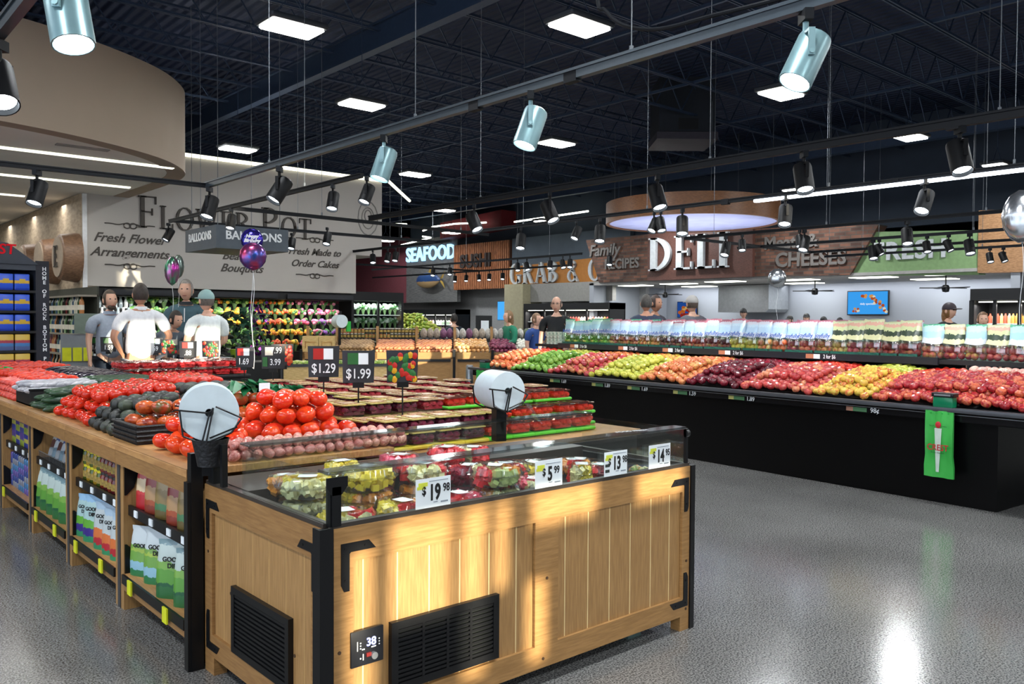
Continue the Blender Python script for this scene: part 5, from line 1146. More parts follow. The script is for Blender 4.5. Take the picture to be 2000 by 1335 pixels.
sign(700, 716, 5.2, ['$1.99'], 'dark price sign reading 1.99 right of the 1.29 sign')
sign(787, 715, 5.2, [], 'sign with a picture of coloured peppers, rightmost of the signs', ang=-.4, pic=[0, 0, 1, 1, 2, 3])
sign(533, 697, 7.2, ['7.99', '3.99'], 'dark sign with two prices 7.99 and 3.99')
sign(553, 693, 7.7, [], 'red picture sign just behind the two price sign', pic=[0, 0, 4], ang=-.2)
sign(476, 697, 8.3, ['1.69'], 'dark price sign reading 1.69', ang=-.9)
sign(411, 681, 10.3, [], 'red picture sign in front of the white shirt with cap', pic=[0, 0, 1, 4], ang=-.4)
sign(367, 682, 10.2, ['.88'], 'dark price sign reading .88 in front of the tall man', ang=-.4)
sign(330, 678, 10.6, [], 'picture sign left of the .88 sign', pic=[0, 4, 1], ang=-.4)
sign(303, 674, 11, ['.59'], 'dark price sign reading .59 right of the white shirt', ang=-.7)
sign(258, 673, 11, ['.59'], 'dark price sign reading .59 left of the white shirt', ang=-.1)
sign(212, 672, 11.4, ['1.59'], 'dark price sign reading 1.59 with a red patch', ang=-.2)
sign(187, 672, 11.6, ['1.69'], 'dark price sign with a blue patch, leftmost', ang=-.9)

# ------------------------------------------------------------------ long black fruit display
FO = Vector((7.74, 2.62, 0)); FA = -.07
def fx(u_, v_, z): c, s_ = math.cos(FA), math.sin(FA); return (FO.x+u_*c-v_*s_, FO.y+u_*s_+v_*c, z)
fd_ = thing('fruit_display', 'long black display stand heaped with apples along the right', 'display stand', tuple(FO), FA)
mb = MB(); mb.box(0, 2.6, 0, 7.5, .0, .74); mb.build('base', stand_m, fd_)
mb = MB(); mb.box(-.07, .05, -1.2, 7.7, .735, .845); mb.box(.05, 2.6, -1.2, 7.7, .735, .86); mb.build('deck', stand_m, fd_)
MB().rbox(-.15, -.07, -1.25, 7.72, .825, .862, .01).build('bumper_rail', grey_tr, fd_)
MB().box(-.078, -.07, -1.2, 7.6, .745, .80).build('tag_rail', mat('rail_black', '0c0c0f', .25), fd_); MB().box(-.082, -.07, -1.2, 7.6, .797, .803).build('rail_line', steel, fd_)
mb = MB(); mb._a([(1.2, .2, .86), (1.2, 7.6, .86), (1.2, 7.6, 1.06), (1.2, .2, 1.06), (0.05, .2, .86), (.05, 7.6, .86)], [(0, 1, 2, 3), (4, 3, 2, 5), (4, 5, 1, 0), (4, 0, 3), (5, 2, 1)]); mb.build('sloping_bed', blackm, fd_)
mb = MB(); mb.box(1.02, 2.2, 1.0, 6.9, 1.18, 1.235); mb.build('top_shelf', blackm, fd_); MB().box(.99, 1.02, 1.0, 6.9, 1.17, 1.245).build('shelf_rail', mat('shelf_rail', '23252b', .35), fd_)
MB().box(1.5, 1.6, 1.0, 6.9, .86, 1.18).build('shelf_support', blackm, fd_)
MB().box(1.25, 2.5, 6.9, 7.6, .86, .9).build('end_panel', blackm, fd_)
ap = {'peach': (['d8603a', 'e08a52', 'c84a34', 'e0a868'], 'orange and red nectarine'), 'green': (['6a9a34', '8cb44a', '5c8a30'], 'green apple'), 'stripe': (['b03040', 'c85048', 'c08a4a', 'a8384a'], 'pink striped apple'), 'golden': (['b4b040', 'c8c458', 'a0a83a'], 'yellow green apple'),
      'gala': (['c8683c', 'd89458', 'c04a34', 'd0a058'], 'orange red apple'), 'darkred': (['4a0c18', '6a1424', '7e1c2c'], 'dark red apple'), 'fuji': (['98242a', 'b4443a', 'a8323c', 'c47a54'], 'rosy red apple'), 'honey': (['c8a040', 'd8c050', 'c04030', 'd0b448'], 'yellow apple with red blush'), 'red': (['8a1a22', 'aa2c30', 'c46a42', '9c1e28'], 'red apple'),
      'lime': (['b0b840', 'c8cc60'], 'pale yellow apple'), 'bright': (['c82c20', 'd85038', 'b8201c'], 'bright red apple'), 'orangey': (['c86a34', 'd07c40', 'b84a2c'], 'deep orange apple')}
VN = {'peach': 'nectarine', 'green': 'green_apple', 'stripe': 'striped_apple', 'golden': 'golden_apple', 'gala': 'orange_apple', 'darkred': 'dark_red_apple', 'fuji': 'rosy_apple', 'honey': 'blush_apple', 'red': 'red_apple', 'lime': 'pale_yellow_apple', 'bright': 'bright_red_apple', 'orangey': 'deep_orange_apple'}
AM = {k: round_fruit(VN[k], fruitmat('apple_'+k, v[0], .22, 3.2, .6), .043, .9, .22, 12, 8) for k, v in ap.items()}
def vat(px): p = EYE+((fw+r2*((px-1000)/F)))*1; return None
secs = [(7.55, 6.75, 'peach', 'bright', 'first'), (6.75, 5.9, 'green', 'lime', 'second'), (5.9, 5.05, 'stripe', 'orangey', 'third'), (5.05, 4.2, 'golden', 'honey', 'fourth'), (4.2, 3.42, 'gala', 'peach', 'fifth'), (3.42, 2.65, 'darkred', 'darkred', 'sixth'),
        (2.65, 1.75, 'fuji', 'bright', 'seventh'), (1.75, 1.15, 'honey', 'lime', 'eighth'), (1.15, -.4, 'red', 'bright', 'last')]
for b, a, k, k2, nm in secs:
    def sl(x, y, a=a, b=b): return .855+x*.19+.035*math.sin(PI*(y-a)/(b-a))+.03*math.sin(PI*max(0, min(1, x/1.1)))
    n1 = pile('apple', '%s in the %s section of the black display from the left' % (ap[k][1], nm), -.07, .78, a, b, .087, 1, '%s heap, %s section' % (ap[k][1], nm), me=AM[k], xf=fx, slope=sl, jit=.2)
    pile('apple', '%s at the back of the %s section of the black display' % (ap[k2][1], nm), .77, 1.1, (a if nm != 'last' else .75), b, .087, 1, '%s rear heap, %s section' % (ap[k2][1], nm), me=AM[k2], xf=fx, slope=sl, jit=.08)
    pile('apple', '%s on top of the %s section of the black display' % (ap[k][1], nm), .1, .68, a+.1, b-.1, .087, 1, '%s upper heap, %s section' % (ap[k][1], nm), me=AM[k], xf=fx, slope=lambda x, y: sl(x, y)+.055, jit=.12)
for v, tx in ((5.6, '1.69'), (4.75, '1.89'), (4.1, '1.69'), (3.35, '1.59'), (2.55, '1.89'), (1.15, '98¢')):
    t = thing('shelf_tag', 'price strip %s on the front rail of the black display, %s' % (tx, {5.6: 'leftmost', 4.75: 'second', 4.1: 'third', 3.35: 'fourth', 2.55: 'fifth', 1.15: 'rightmost'}[v]), 'price tag', fx(-.084, v, .77), FA)
    mb = MB(); mb.box(-.002, 0, -.02, .19, -.02, .02); mb.build('card', mat('tag_green', '4a7a52', .5), t); MB().box(-.003, -.002, .12, .19, -.02, .02).build('colour_block', mat('tag_yellow', 'b8b46a', .5) if v > 2 else mat('tag_red', 'a87864', .5), t)
    text(tx, .062, (-.004, -.1, 0), FX, inkw, t, 'price', .0005, 0, .0008)
for v in (6.4, 5.35, 4.5, 3.55, 2.3):
    t = thing('shelf_tag', 'price strip reading 2 for $6 on the upper shelf rail, %s' % {6.4: 'leftmost', 5.35: 'second from left', 4.5: 'middle', 3.55: 'fourth from left', 2.3: 'rightmost'}[v], 'price tag', fx(.986, v, 1.207), FA)
    MB().box(-.002, 0, .1, .2, -.025, .025).build('picture_block', mat('tag_orange', 'b87858', .5), t); MB().box(-.002, 0, .02, .1, -.025, .025).build('card', paper, t); text('2 for $6', .062, (-.003, -.1, 0), FX, inkw, t, 'price', .0005, 0, .0008, xs=.75)
# apple bags on the top shelf
fm = {k: AM[k] for k in AM}
band_m = bands('bag_print', [(0, 'c4ccd4'), (.25, 'a8c4da'), (.6, 'b8d0e0'), (.74, 'c8ccd8'), (.88, 'b87888')], .3, noise_amt=.12)
band_g = bands('bag_print_green', [(0, 'c4ccd4'), (.3, '98c0d0'), (.62, 'a8ccd0'), (.8, 'a8d0c0'), (.9, '5aa888')], .3, noise_amt=.12)
band_k = bands('bag_print_mixed', [(0, 'c8c89a'), (.25, '2a3a2a'), (.5, 'b8c090'), (.7, 'c89a88'), (.85, 'bfc8a0')], .3, noise_amt=.12)
low_m = clear('bag_clear', 'eafff6', .5, .12)
def bagmesh(m):
    mb = MB(); N = 14; vs = []; rows = [(0, .8, .8), (.05, 1, 1), (.3, 1.02, 1), (.45, .98, .85), (.62, .95, .6), (.82, .92, .3), (.93, .9, .08), (1, .94, .03)]
    def ring(rr):
        v = []
        for z, ww, dd in rr:
            for i in range(N):
                a = 2*PI*i/N; v.append((math.sin(a)*.07*dd, abs(math.cos(a))**.7*math.copysign(1, math.cos(a))*.115*ww+.006*math.sin(z*30), z*.36+.008*math.sin(a*3+z*9)))
        return v, [(k*N+i, k*N+(i+1) % N, (k+1)*N+(i+1) % N, (k+1)*N+i) for k in range(len(rr)-1) for i in range(N)]
    a, b = MB(), MB(); a._a(*ring(rows[:4])); b._a(*ring(rows[3:]))
    return a.make('clear_film', low_m), b.make('printed_film', m)
BG = {'r': bagmesh(band_m), 'g': bagmesh(band_g), 'k': bagmesh(band_k)}
def inner(k):
    mb = MB()
    for i, (y, z) in enumerate(((-.07, .04), (0, .038), (.07, .04), (-.04, .1), (.035, .1), (.08, .1), (-.085, .11))): mb.sph((rnd.uniform(-.02, .02), y, z), .037, nu=9, nv=7)
    return mb.make('bagged_apples', fruitmat('apple_'+k, ap[k][0]))
IN = {k: inner(k) for k in ('green', 'stripe', 'gala', 'fuji', 'darkred', 'honey', 'peach', 'red')}
blue_ink = mat('blue_ink', '2a5ab8', .5); darkbag = mat('bag_bottom_print', '2a6a58', .4, var=.6, scale=50)
nb_ = 28
for i in range(nb_):
    v = 6.75-i*.2; kind = 'g' if i < 5 else ('k' if i > 22 else 'r'); fr = 'green' if i < 5 else ['stripe', 'gala', 'stripe', 'red', 'gala', 'darkred', 'fuji', 'darkred', 'honey', 'peach'][(i//2) % 10]
    p = fx(1.12+rnd.uniform(-.01, .02), v, 1.238)
    pos = ['leftmost'] if i == 0 else ['%s from the left' % w for w in ('one two three four five six seven eight nine ten eleven twelve thirteen fourteen fifteen sixteen seventeen eighteen nineteen twenty twenty-one twenty-two twenty-three twenty-four twenty-five twenty-six twenty-seven twenty-eight'.split()[i],)]
    t = thing('apple_bag', 'printed bag of %ss, top shelf, %s' % (ap[fr][1], pos[0]), 'bag', p, FA+rnd.uniform(-.12, .12))
    s = rnd.uniform(.95, 1.08); t.scale = (s, s, s)
    link('clear_film', BG[kind][0], t); link('printed_film', BG[kind][1], t); link('bagged_apples', IN[fr], t)
    MB().box(-.072, -.05, -.09, .09, .0, .03).build('bottom_print', darkbag, t)
    if kind != 'k': text('joyfully', .062, (-.068, 0, .195), FX, blue_ink, t, 'lettering', .0006, .2, .001)
for i in range(13):
    v = 6.6-i*.42; p = fx(1.5, v, 1.238); t = thing('apple_bag', 'printed apple bag in the second row behind the top shelf front', 'bag', p, FA+rnd.uniform(-.2, .2), 'second row apple bags'); t.scale = (1.05, 1.4, 1.05)
    link('clear_film', BG['r'][0], t); link('printed_film', BG['r' if i > 3 else 'g'][1], t); link('bagged_apples', IN['fuji'], t)
# right end: net bags and wrapped fruit
pinkm = fruitmat('wrapped_fruit', ['c08a80', 'd0a898', 'b06a60', 'd8c0b0'], .3, 4)
WR = round_fruit('wrapped_pear', pinkm, .05, 1.1, .1)
pile('wrapped_pear', 'pale wrapped pear in the pink heap at the right end of the display', .7, 1.0, -.4, .72, .1, 2, 'wrapped pears at the right end', me=WR, xf=fx, slope=lambda x, y: 1.02)
for i in range(7):
    p = fx(.66, -.62+i*.1, 1.06); t = thing('carry_bag', 'pale pink fruit tote bag with white handle, %s from the right edge' % ['first', 'second', 'third', 'fourth', 'fifth', 'sixth', 'seventh'][i], 'bag', p, FA+.3)
    MB().rbox(-.05, .05, -.05, .05, 0, .1, .01).build('bag_body', mat('tote_pink', 'd0b4a4', .45, col2='b88a78', scale=20), t); mb = MB(); mb.tube([(0, -.03, .1), (0, -.025, .19), (0, .025, .19), (0, .03, .1)], .006, 5); mb.build('handle', white, t)
for i in range(9):
    p = fx(1.14, 1.12-i*.21, 1.226); t = thing('salad_bag', 'green and pink printed produce bag at the right end of the shelf, %s' % ['first', 'second', 'third', 'fourth', 'fifth', 'sixth', 'seventh', 'eighth', 'ninth'][i], 'bag', p, FA+rnd.uniform(-.15, .15)); t.scale = (1, 1, .98)
    link('printed_film', BG['k' if i % 2 else 'g'][1], t); link('clear_film', BG['k'][0], t); link('bagged_apples', IN['stripe'], t)
MB().box(1.02, 2.2, -1.2, 1.0, 1.18, 1.225).build('top_shelf', blackm, fd_)
mb = MB()
for j, (u_, v_) in enumerate(((1.7, .5), (1.7, -.6), (1.7, -1.1))): mb.box(u_, u_+.06, v_, v_+.06, .86, 1.18)
mb.build('shelf_support', blackm, fd_)
for i in range(16):
    t = thing('juice_can', 'green white labelled can stacked at the left end of the top shelf', 'can', fx(1.1+.08*(i % 2), 6.98+.09*((i//2) % 4), 1.2 if False else .9+.1*(i//8)+.32), 0, 'cans at the left end of the shelf')
    mb = MB(); mb.lathe([(0, 0), (.038, 0), (.038, .095), (0, .095)], 10); mb.build('can_body', mat('can_green', '7a9a86', .35, col2='c8ccc0', scale=30), t)
MB().box(1.02, 1.5, 6.9, 7.5, 1.18, 1.219).build('shelf_end', blackm, fd_)
# green bag bundles hanging from the display
def bag_bundle(v, lb):
    t = thing('bag_bundle', lb+', green plastic produce bags', 'bag bundle', fx(-.14, v, 0), FA)
    mb = MB(); n = 6
    vs = []; fs = []
    for j in range(7):
        z = .25+(.83-.25)*j/6; w_ = .118+.012*(j < 2); 
        for i in range(n+1): y = -w_+2*w_*i/n; vs.append((-.012-.012*math.sin(i*1.9+j*.6), y, z))
        for i in range(n+1): y = w_-2*w_*i/n; vs.append((.008, y, z))
    N = 2*(n+1)
    for j in range(6):
        for i in range(N): fs.append((j*N+i, j*N+(i+1) % N, (j+1)*N+(i+1) % N, (j+1)*N+i))
    fs += [tuple(range(N)), tuple(range(6*N, 7*N))]; mb._a(vs, fs); b = mb.build('bag_sheets', mat('bag_sheet_green', '4fc05a', .3, col2='3aa848', scale=3), t)
    for k in range(4): mb = MB(); mb.cyl((-.03, -.08+.05*k, .812), (-.02, -.08+.05*k, .812), .007, n=8); mb.build('punch_hole', green_m, t)
    mb = MB(); P = [(-.012, .3), (.012, .3), (.03, .68), (-.03, .68)]; mb._a([(-.032, y, z) for y, z in P]+[(-.026, y, z) for y, z in P], [(0, 1, 2, 3), (7, 6, 5, 4), (0, 4, 5, 1), (1, 5, 6, 2), (2, 6, 7, 3), (3, 7, 4, 0)]); mb.build('printed_spoon', mat('print_pale', 'c8d8cc', .5), b)
    mb = MB(); mb.sph((-.03, 0, .71), .006, .026, .03, 10, 6); mb.build('printed_berry', red_m, b)
    text('CREST', .075, (-.034, 0, .51), FX, red_m, b, 'lettering', .0006, 0, .001, xs=.85)
    text('fresh market', .022, (-.034, 0, .468), FX, mat('ink_green', '1f6a30', .5), b, 'fine_print', .0004); text('Small      Growers', .02, (-.034, 0, .7), FX, MATS['ink_green'], b, 'fine_print', .0004)
    h = thing('bag_dispenser', 'green bag holder box clipped above the '+lb, 'dispenser', fx(-.1, v-.02, .862), FA)
    MB().rbox(-.04, .04, -.085, .085, 0, .09, .006).build('holder_body', mat('holder_green', '0f7a52', .25), h); MB().rbox(-.05, .05, -.095, .095, .09, .125, .006).build('holder_top', black, h); MB().box(-.053, -.05, -.07, .07, .1, .115).build('holder_label', mat('label_grey', '7a7c80', .4), h)
    for s in (-.05, .0, .05): pass
bag_bundle(.42, 'bundle at the right of the black display')
bag_bundle(7.35, 'bundle at the left end of the black display')
t = thing('bollard', 'short grey metal post by the left end of the black display', 'post', tuple(at(917, 735, 13.4))[:2]+(0,)); MB().lathe([(0, 0), (.06, 0), (.06, .85), (.05, .88), (0, .88)], 16).build('post', mat('bollard_grey', '8a9094', .3, .7), t)

# ------------------------------------------------------------------ people
skin = {'fair': fruitmat('skin_fair', ['d0a088', 'd8ac94'], .5, 2, .1), 'tan': fruitmat('skin_tan', ['b98468', 'c49074'], .5, 2, .1)}
eye_m = mat('eye_dark', '20242a', .3); lip_m = mat('lip', 'a05f56', .5)
def skinned(name, pts, edges, rad, sub=1):
    me = bpy.data.meshes.new(name); me.from_pydata(pts, edges, []); o = bpy.data.objects.new(name, me); C.objects.link(o)
    m = o.modifiers.new('s', 'SKIN'); m.use_smooth_shade = True
    sv = me.skin_vertices[0].data if me.skin_vertices else None
    if sv is None:
        bm = bmesh.new(); bm.from_mesh(me); bm.verts.layers.skin.verify(); bm.to_mesh(me); bm.free(); sv = me.skin_vertices[0].data
    for i, r in enumerate(rad): sv[i].radius = (r, r) if not isinstance(r, tuple) else r
    sv[0].use_root = True
    s = o.modifiers.new('u', 'SUBSURF'); s.levels = sub; s.render_levels = sub
    dg = bpy.context.evaluated_depsgraph_get(); ev = o.evaluated_get(dg); out = bpy.data.meshes.new_from_object(ev)
    bpy.data.objects.remove(o); return out
def person(label, px, D, top_py, face, top, bot, hair, arms='down', bald=False, cap=None, hair_long=False, specs=False, lean=0, sk='fair', beard=False, sleeves=.6, collar=None, extra=None, zip_=False):
    hor = 624.4+(px-1000)*.0058
    z_top = 1.6+(hor-top_py)/F*D; s = z_top/1.76 if not lean else 1.0
    p = at(px, hor, D); ln = R(lean)
    t = thing('person', label, 'person', (p.x, p.y, 0), face); t.scale = (s, s, s)
    def up_(v):                                        # bend the torso forward about the hips (forward is -Y)
        x, y, z = v; dz = z-.95
        return (x, y-math.sin(ln)*dz-0*y, .95+math.cos(ln)*dz) if z > .95 else v
    A = {'down': (((.235, .03, 1.16), (.25, -.05, .92)), ((-.235, .03, 1.16), (-.25, -.05, .92))),
         'front': (((.25, -.02, 1.14), (.13, -.26, 1.08)), ((-.25, -.02, 1.14), (-.13, -.26, 1.05))),
         'hips': (((.3, .06, 1.16), (.2, -.06, 1.0)), ((-.3, .06, 1.16), (-.2, -.06, 1.0))),
         'reach': (((.26, -.1, 1.15), (.2, -.36, 1.02)), ((-.26, -.1, 1.15), (-.2, -.36, 1.02)))}[arms]
    P = [(0, 0, .95), (0, .01, 1.1), (0, .01, 1.25), (0, .015, 1.38), (0, .01, 1.47), (0, -.005, 1.53)]; E_ = [(0, 1), (1, 2), (2, 3), (3, 4), (4, 5)]; Rr = [(.15, .11), (.135, .1), (.15, .11), (.14, .09), (.06, .055), (.055, .055)]
    for sd, (el, wr) in zip((1, -1), A):
        k = len(P); P += [(sd*.12, .015, 1.41), (sd*.2, .015, 1.38), el, wr]; E_ += [(3, k), (k, k+1), (k+1, k+2), (k+2, k+3)]; Rr += [.06, .058, .042, .027]
        w_ = Vector(wr); d = (w_-Vector(el)).normalized(); side = d.cross(Vector((sd, 0, 0))); side = Vector((0, -1, 0)) if side.length < .2 else side.normalized(); 
        pm = w_+d*.07; P.append(tuple(pm)); E_.append((k+3, k+4)); Rr.append((.034, .018))
        for f in range(4):
            o_ = side*(-.027+.018*f); q0 = pm+o_*1.0+d*.03; q1 = pm+o_*1.1+d*(.065+.008*(f in (1, 2))); q2 = q1+d*.018-Vector((sd*.02, 0, 0))
            j = len(P); P += [tuple(q0), tuple(q1), tuple(q2)]; E_ += [(k+4, j), (j, j+1), (j+1, j+2)]; Rr += [.0095, .0085, .007]
        j = len(P); th = w_+d*.035-side*-.04; P += [tuple(th), tuple(th+d*.035)]; E_ += [(k+4, j), (j, j+1)]; Rr += [.011, .009]
    for sd in (1, -1):
        k = len(P); P += [(sd*.09, 0, .88), (sd*.1, -.01, .5), (sd*.1, .02, .1), (sd*.11, -.12, .045)]; E_ += [(0, k), (k, k+1), (k+1, k+2), (k+2, k+3)]; Rr += [.085, .055, .038, .03]
    P = [up_(v) for v in P]
    body = skinned('body', P, E_, Rr)
    hc = Vector(up_((0, -.02, 1.63))); nod = ln*.6
    def hfn(q):
        x, y, z = q.x, q.y, q.z
        jaw = 1-.28*max(0, -z)**1.3; k = Vector((x*jaw, y*(1-.12*max(0, -z)), z))
        if y < -.75 and -.4 < z < .12: k.y -= .16*math.exp(-((x/.14)**2))*(1-abs(z+.16)/.4)        # nose
        if y < -.6 and z < -.75: k.y -= .06
        if y < -.5 and .08 < z < .28 and abs(abs(x)-.35) < .22: k.y += .06                       # eye sockets
        return k
    mb = MB(); mb.mesh(body); hm_ = Matrix.Translation(hc) @ Matrix.Rotation(nod, 4, 'X'); mb.T = hm_
    mb.sph((0, 0, 0), .077, .1, .122, 20, 16, 0, hfn)
    for sd in (1, -1): mb.sph((sd*.078, .005, -.005), .012, .022, .032, 8, 6)
    for sd in (1, -1): mb.sph((sd*.03, -.088, .018), .012, .008, .007, 8, 6, 1)
    mb.sph((0, -.093, -.062), .026, .008, .006, 8, 5, 2)
    mb.build('body', [skin[sk], eye_m, lip_m], t)
    hm = mat('hair_'+hair, hair, .6, 0, 0, .4, 40)
    if not bald or hair:
        mb = MB(); mb.T = hm_
        def cut(q):
            lim = .12 if q.y < -.1 else (-.45 if not hair_long else -.7)
            return q
        n0 = len(mb.v); mb.sph((0, .012, .012), .084, .104, .126 if not bald else .1, 20, 16)
        keep = []
        for i, f in enumerate(mb.f):
            c = sum((hm_.inverted() @ Vector(mb.v[j]) for j in f), Vector())/len(f)
            front = c.y < -.035
            ok = (c.z > .075 if front else c.z > (-.05 if not hair_long else -.11)) 
            if bald and c.z > .055: ok = False
            if ok: keep.append(i)
        mb.f = [mb.f[i] for i in keep]; mb.m = [0]*len(keep)
        if hair_long: mb.sph((0, .07, -.07), .075, .05, .12, 12, 8)
        mb.build('hair', hm, t)
    if beard:
        mb = MB(); mb.T = hm_; mb.sph((0, -.055, -.085), .052, .045, .035, 12, 8); mb.build('beard', hm, t)
    if cap:
        mb = MB(); mb.T = hm_; mb.sph((0, .008, .035), .09, .11, .105, 20, 14, 0, lambda q: Vector((q.x, q.y, max(q.z, -.12))))
        mb.sph((0, -.13, .035), .07, .075, .01, 16, 6); mb.build('cap', mat('cap_'+cap, cap, .6), t)
    if specs:
        mb = MB(); mb.T = hm_
        for sd in (1, -1): mb.tube([(sd*.032+.021*math.cos(a), -.102, .018+.015*math.sin(a)) for a in [i*PI/5 for i in range(11)]], .0025, 4); mb.cyl((sd*.053, -.1, .02), (sd*.08, 0, .015), .0022, n=4)
        mb.build('glasses', black, t)
    # clothing
    def cl(name, idx, extra_r, m, sleeve=None):
        SP = [(0, 0, .88), (0, .01, 1.1), (0, .01, 1.25), (0, .015, 1.37), (0, .01, 1.475)]; SE = [(0, 1), (1, 2), (2, 3), (3, 4)]; SR = [(.2, .15), (.175, .14), (.17, .13), (.16, .11), (.078, .078)]
        for sd, (el, wr) in zip((1, -1), A):
            k = len(SP); el = Vector(el); sh = Vector((sd*.2, .015, 1.38)); wv = Vector(wr)
            end = sh.lerp(el, min(1, sleeves*1.3)) if sleeves < .9 else el
            SP += [(sd*.11, .015, 1.41), tuple(sh), tuple(end)]; SE += [(3, k), (k, k+1), (k+1, k+2)]; SR += [.083, .08, .062]
            if sleeves >= .9: SP.append(tuple(el.lerp(wv, .95))); SE.append((k+2, k+3)); SR.append(.042)
        SP = [up_(v) for v in SP]
        me = skinned(name, SP, SE, SR); me.materials.clear(); me.materials.append(m); return link(name, me, t)
    tm = mat('cloth_'+top, top, .85, 0, 0, .12, 30); sh_ = cl('shirt', 0, 0, tm)
    if collar:
        mb = MB(); c0 = Vector(up_((0, -.0, 1.475))); mb.lathe([(.078, -.015), (.068, .025), (.06, .025), (.06, -.01)], 14, tuple(c0)); mb.build('collar', mat('cloth_'+collar, collar, .8), t)
    if zip_: 
        a_ = Vector(up_((0, -.115, 1.42))); b_ = Vector(up_((0, -.135, 1.26))); MB().cyl(a_, b_, .006, n=6).build('zip', white, t); MB().sph(tuple(Vector(up_((-.09, -.12, 1.33)))), .018, .006, .018, 8, 6).build('emblem', white, t)
    TP = [(0, 0, 1.0), (.09, 0, .88), (.1, -.01, .5), (.1, .02, .09), (-.09, 0, .88), (-.1, -.01, .5), (-.1, .02, .09)]
    me = skinned('trousers', TP, [(0, 1), (1, 2), (2, 3), (0, 4), (4, 5), (5, 6)], [(.18, .14), .115, .075, .06, .105, .075, .06]); me.materials.clear(); me.materials.append(mat('cloth_'+bot, bot, .85)); link('trousers', me, t)
    mb = MB()
    for sd in (1, -1): mb.sph((sd*.11, -.05, .045), .048, .13, .05, 10, 8, 0, lambda q: Vector((q.x, q.y, max(q.z, -.85))))
    mb.build('shoes', black, t)
    return t
toC = lambda px: math.atan2((fw+r2*((px-1000)/F)).y, (fw+r2*((px-1000)/F)).x)-PI/2      # rotation that turns the back to the camera
def facing(px, turn=0): return toC(px)+R(turn)          # 0 = faces the camera
def away(px, turn=0): return toC(px)+PI+R(turn)
person('man in a light blue grey polo shirt with short beard, facing the aisle, leftmost', 214, 11.7, 566, facing(214, 20), 'a4b0c0', '2a3648', '4a3c30', 'down', beard=True, collar='94a2b6')
person('man seen from behind in a sunlit white short sleeved shirt', 275, 11.0, 553, away(275, 12), 'e4e6ea', 'a8b4be', '3a302a', 'hips', collar='e4e6ea', sk='tan')
person('dark haired man bending forward in a grey shirt between the others', 318, 11.9, 560, facing(318, 35), '5a6470', '3a4048', '2e2622', 'front', lean=24, sleeves=.5)
person('tall man in a grey and black quarter zip top with arms folded', 364, 12.3, 546, facing(364, -10), '44606a', '2e3440', 'a8a29c', 'front', sleeves=1, zip_=True, collar='20262c', sk='fair')
person('man with pale grey cap and sunlit white shirt, turned away at the plants', 404, 11.3, 566, away(404, 30), 'dfe6e6', 'b8c2c6', '6a6058', 'front', cap='8fb0ae', sleeves=.6, sk='fair')
person('bald man with glasses and a black shirt behind the fruit display', 1087, 14.6, 578, facing(1087, -10), '14161a', '1a1c22', '5a5048', 'down', bald=True, specs=True)
person('woman in a green jacket beyond the onions', 994, 17, 606, facing(994, -60), '1f7a5c', '2a2e38', '8a6a48', 'front', hair_long=True, sleeves=1)
person('child in a blue top beside the black cooler', 1047, 16.0, 611, facing(1047, 50), '2a4a8a', '22242c', '8a6a50', 'down')
person('person in dark clothes pushing a trolley near the meat case', 887, 19.5, 612, away(887, 20), '1e2632', '1e2228', '2a2420', 'reach', sleeves=1)
person('man seen from behind in a navy shirt, left of the two talking behind the apples', 1262, 14.3, 575, away(1262, 8), '343c52', '2a2e3a', '55504c', 'down', sleeves=.6, sk='tan')
person('man half hidden behind the navy shirted man', 1279, 14.9, 576, facing(1279, 50), '3c3a44', '2a2e3a', '4a3a36', 'down', sk='tan')
person('man with pale cap and grey shirt seen from behind near the menu screen', 1352, 14.6, 577, away(1352, 30), '6a6a72', '3a3c44', '5a4a40', 'down', cap='b0aca8', sleeves=.6)
person('worker with black cap at the middle of the delicatessen counter', 1452, 23.6, 602, facing(1452, 0), '1a1618', '1a1c20', '241c1a', 'front', cap='141416')
person('worker with black cap, left of the group of four at the counter', 1543, 24, 616, facing(1543, -30), '1c2030', '1a1c20', '241c1a', 'front', cap='141416')
person('taller worker with black cap, second of the group of four at the counter', 1575, 24, 612, facing(1575, 0), '16161a', '1a1c20', '241c1a', 'front', cap='141416')
person('worker with black cap, third of the group of four at the counter', 1608, 24, 618, facing(1608, 30), '16161a', '1a1c20', '1c1614', 'front', cap='141416')
person('worker with black cap, rightmost of the group of four at the counter', 1640, 24, 620, facing(1640, 20), '16161a', '1a1c20', '241c1a', 'front', cap='141416')
person('young man in a black cap with red brim and black shirt, turned to the right', 1852, 14.4, 591, facing(1852, 55), '101216', '1c1e24', '8a6238', 'down', cap='2a1c24', hair_long=True, sleeves=.6)
person('person with brown hair behind the bagged fruit at the far right', 1919, 14.0, 609, facing(1919, 10), '7a5a48', '2a2c34', '7a5638', 'down')

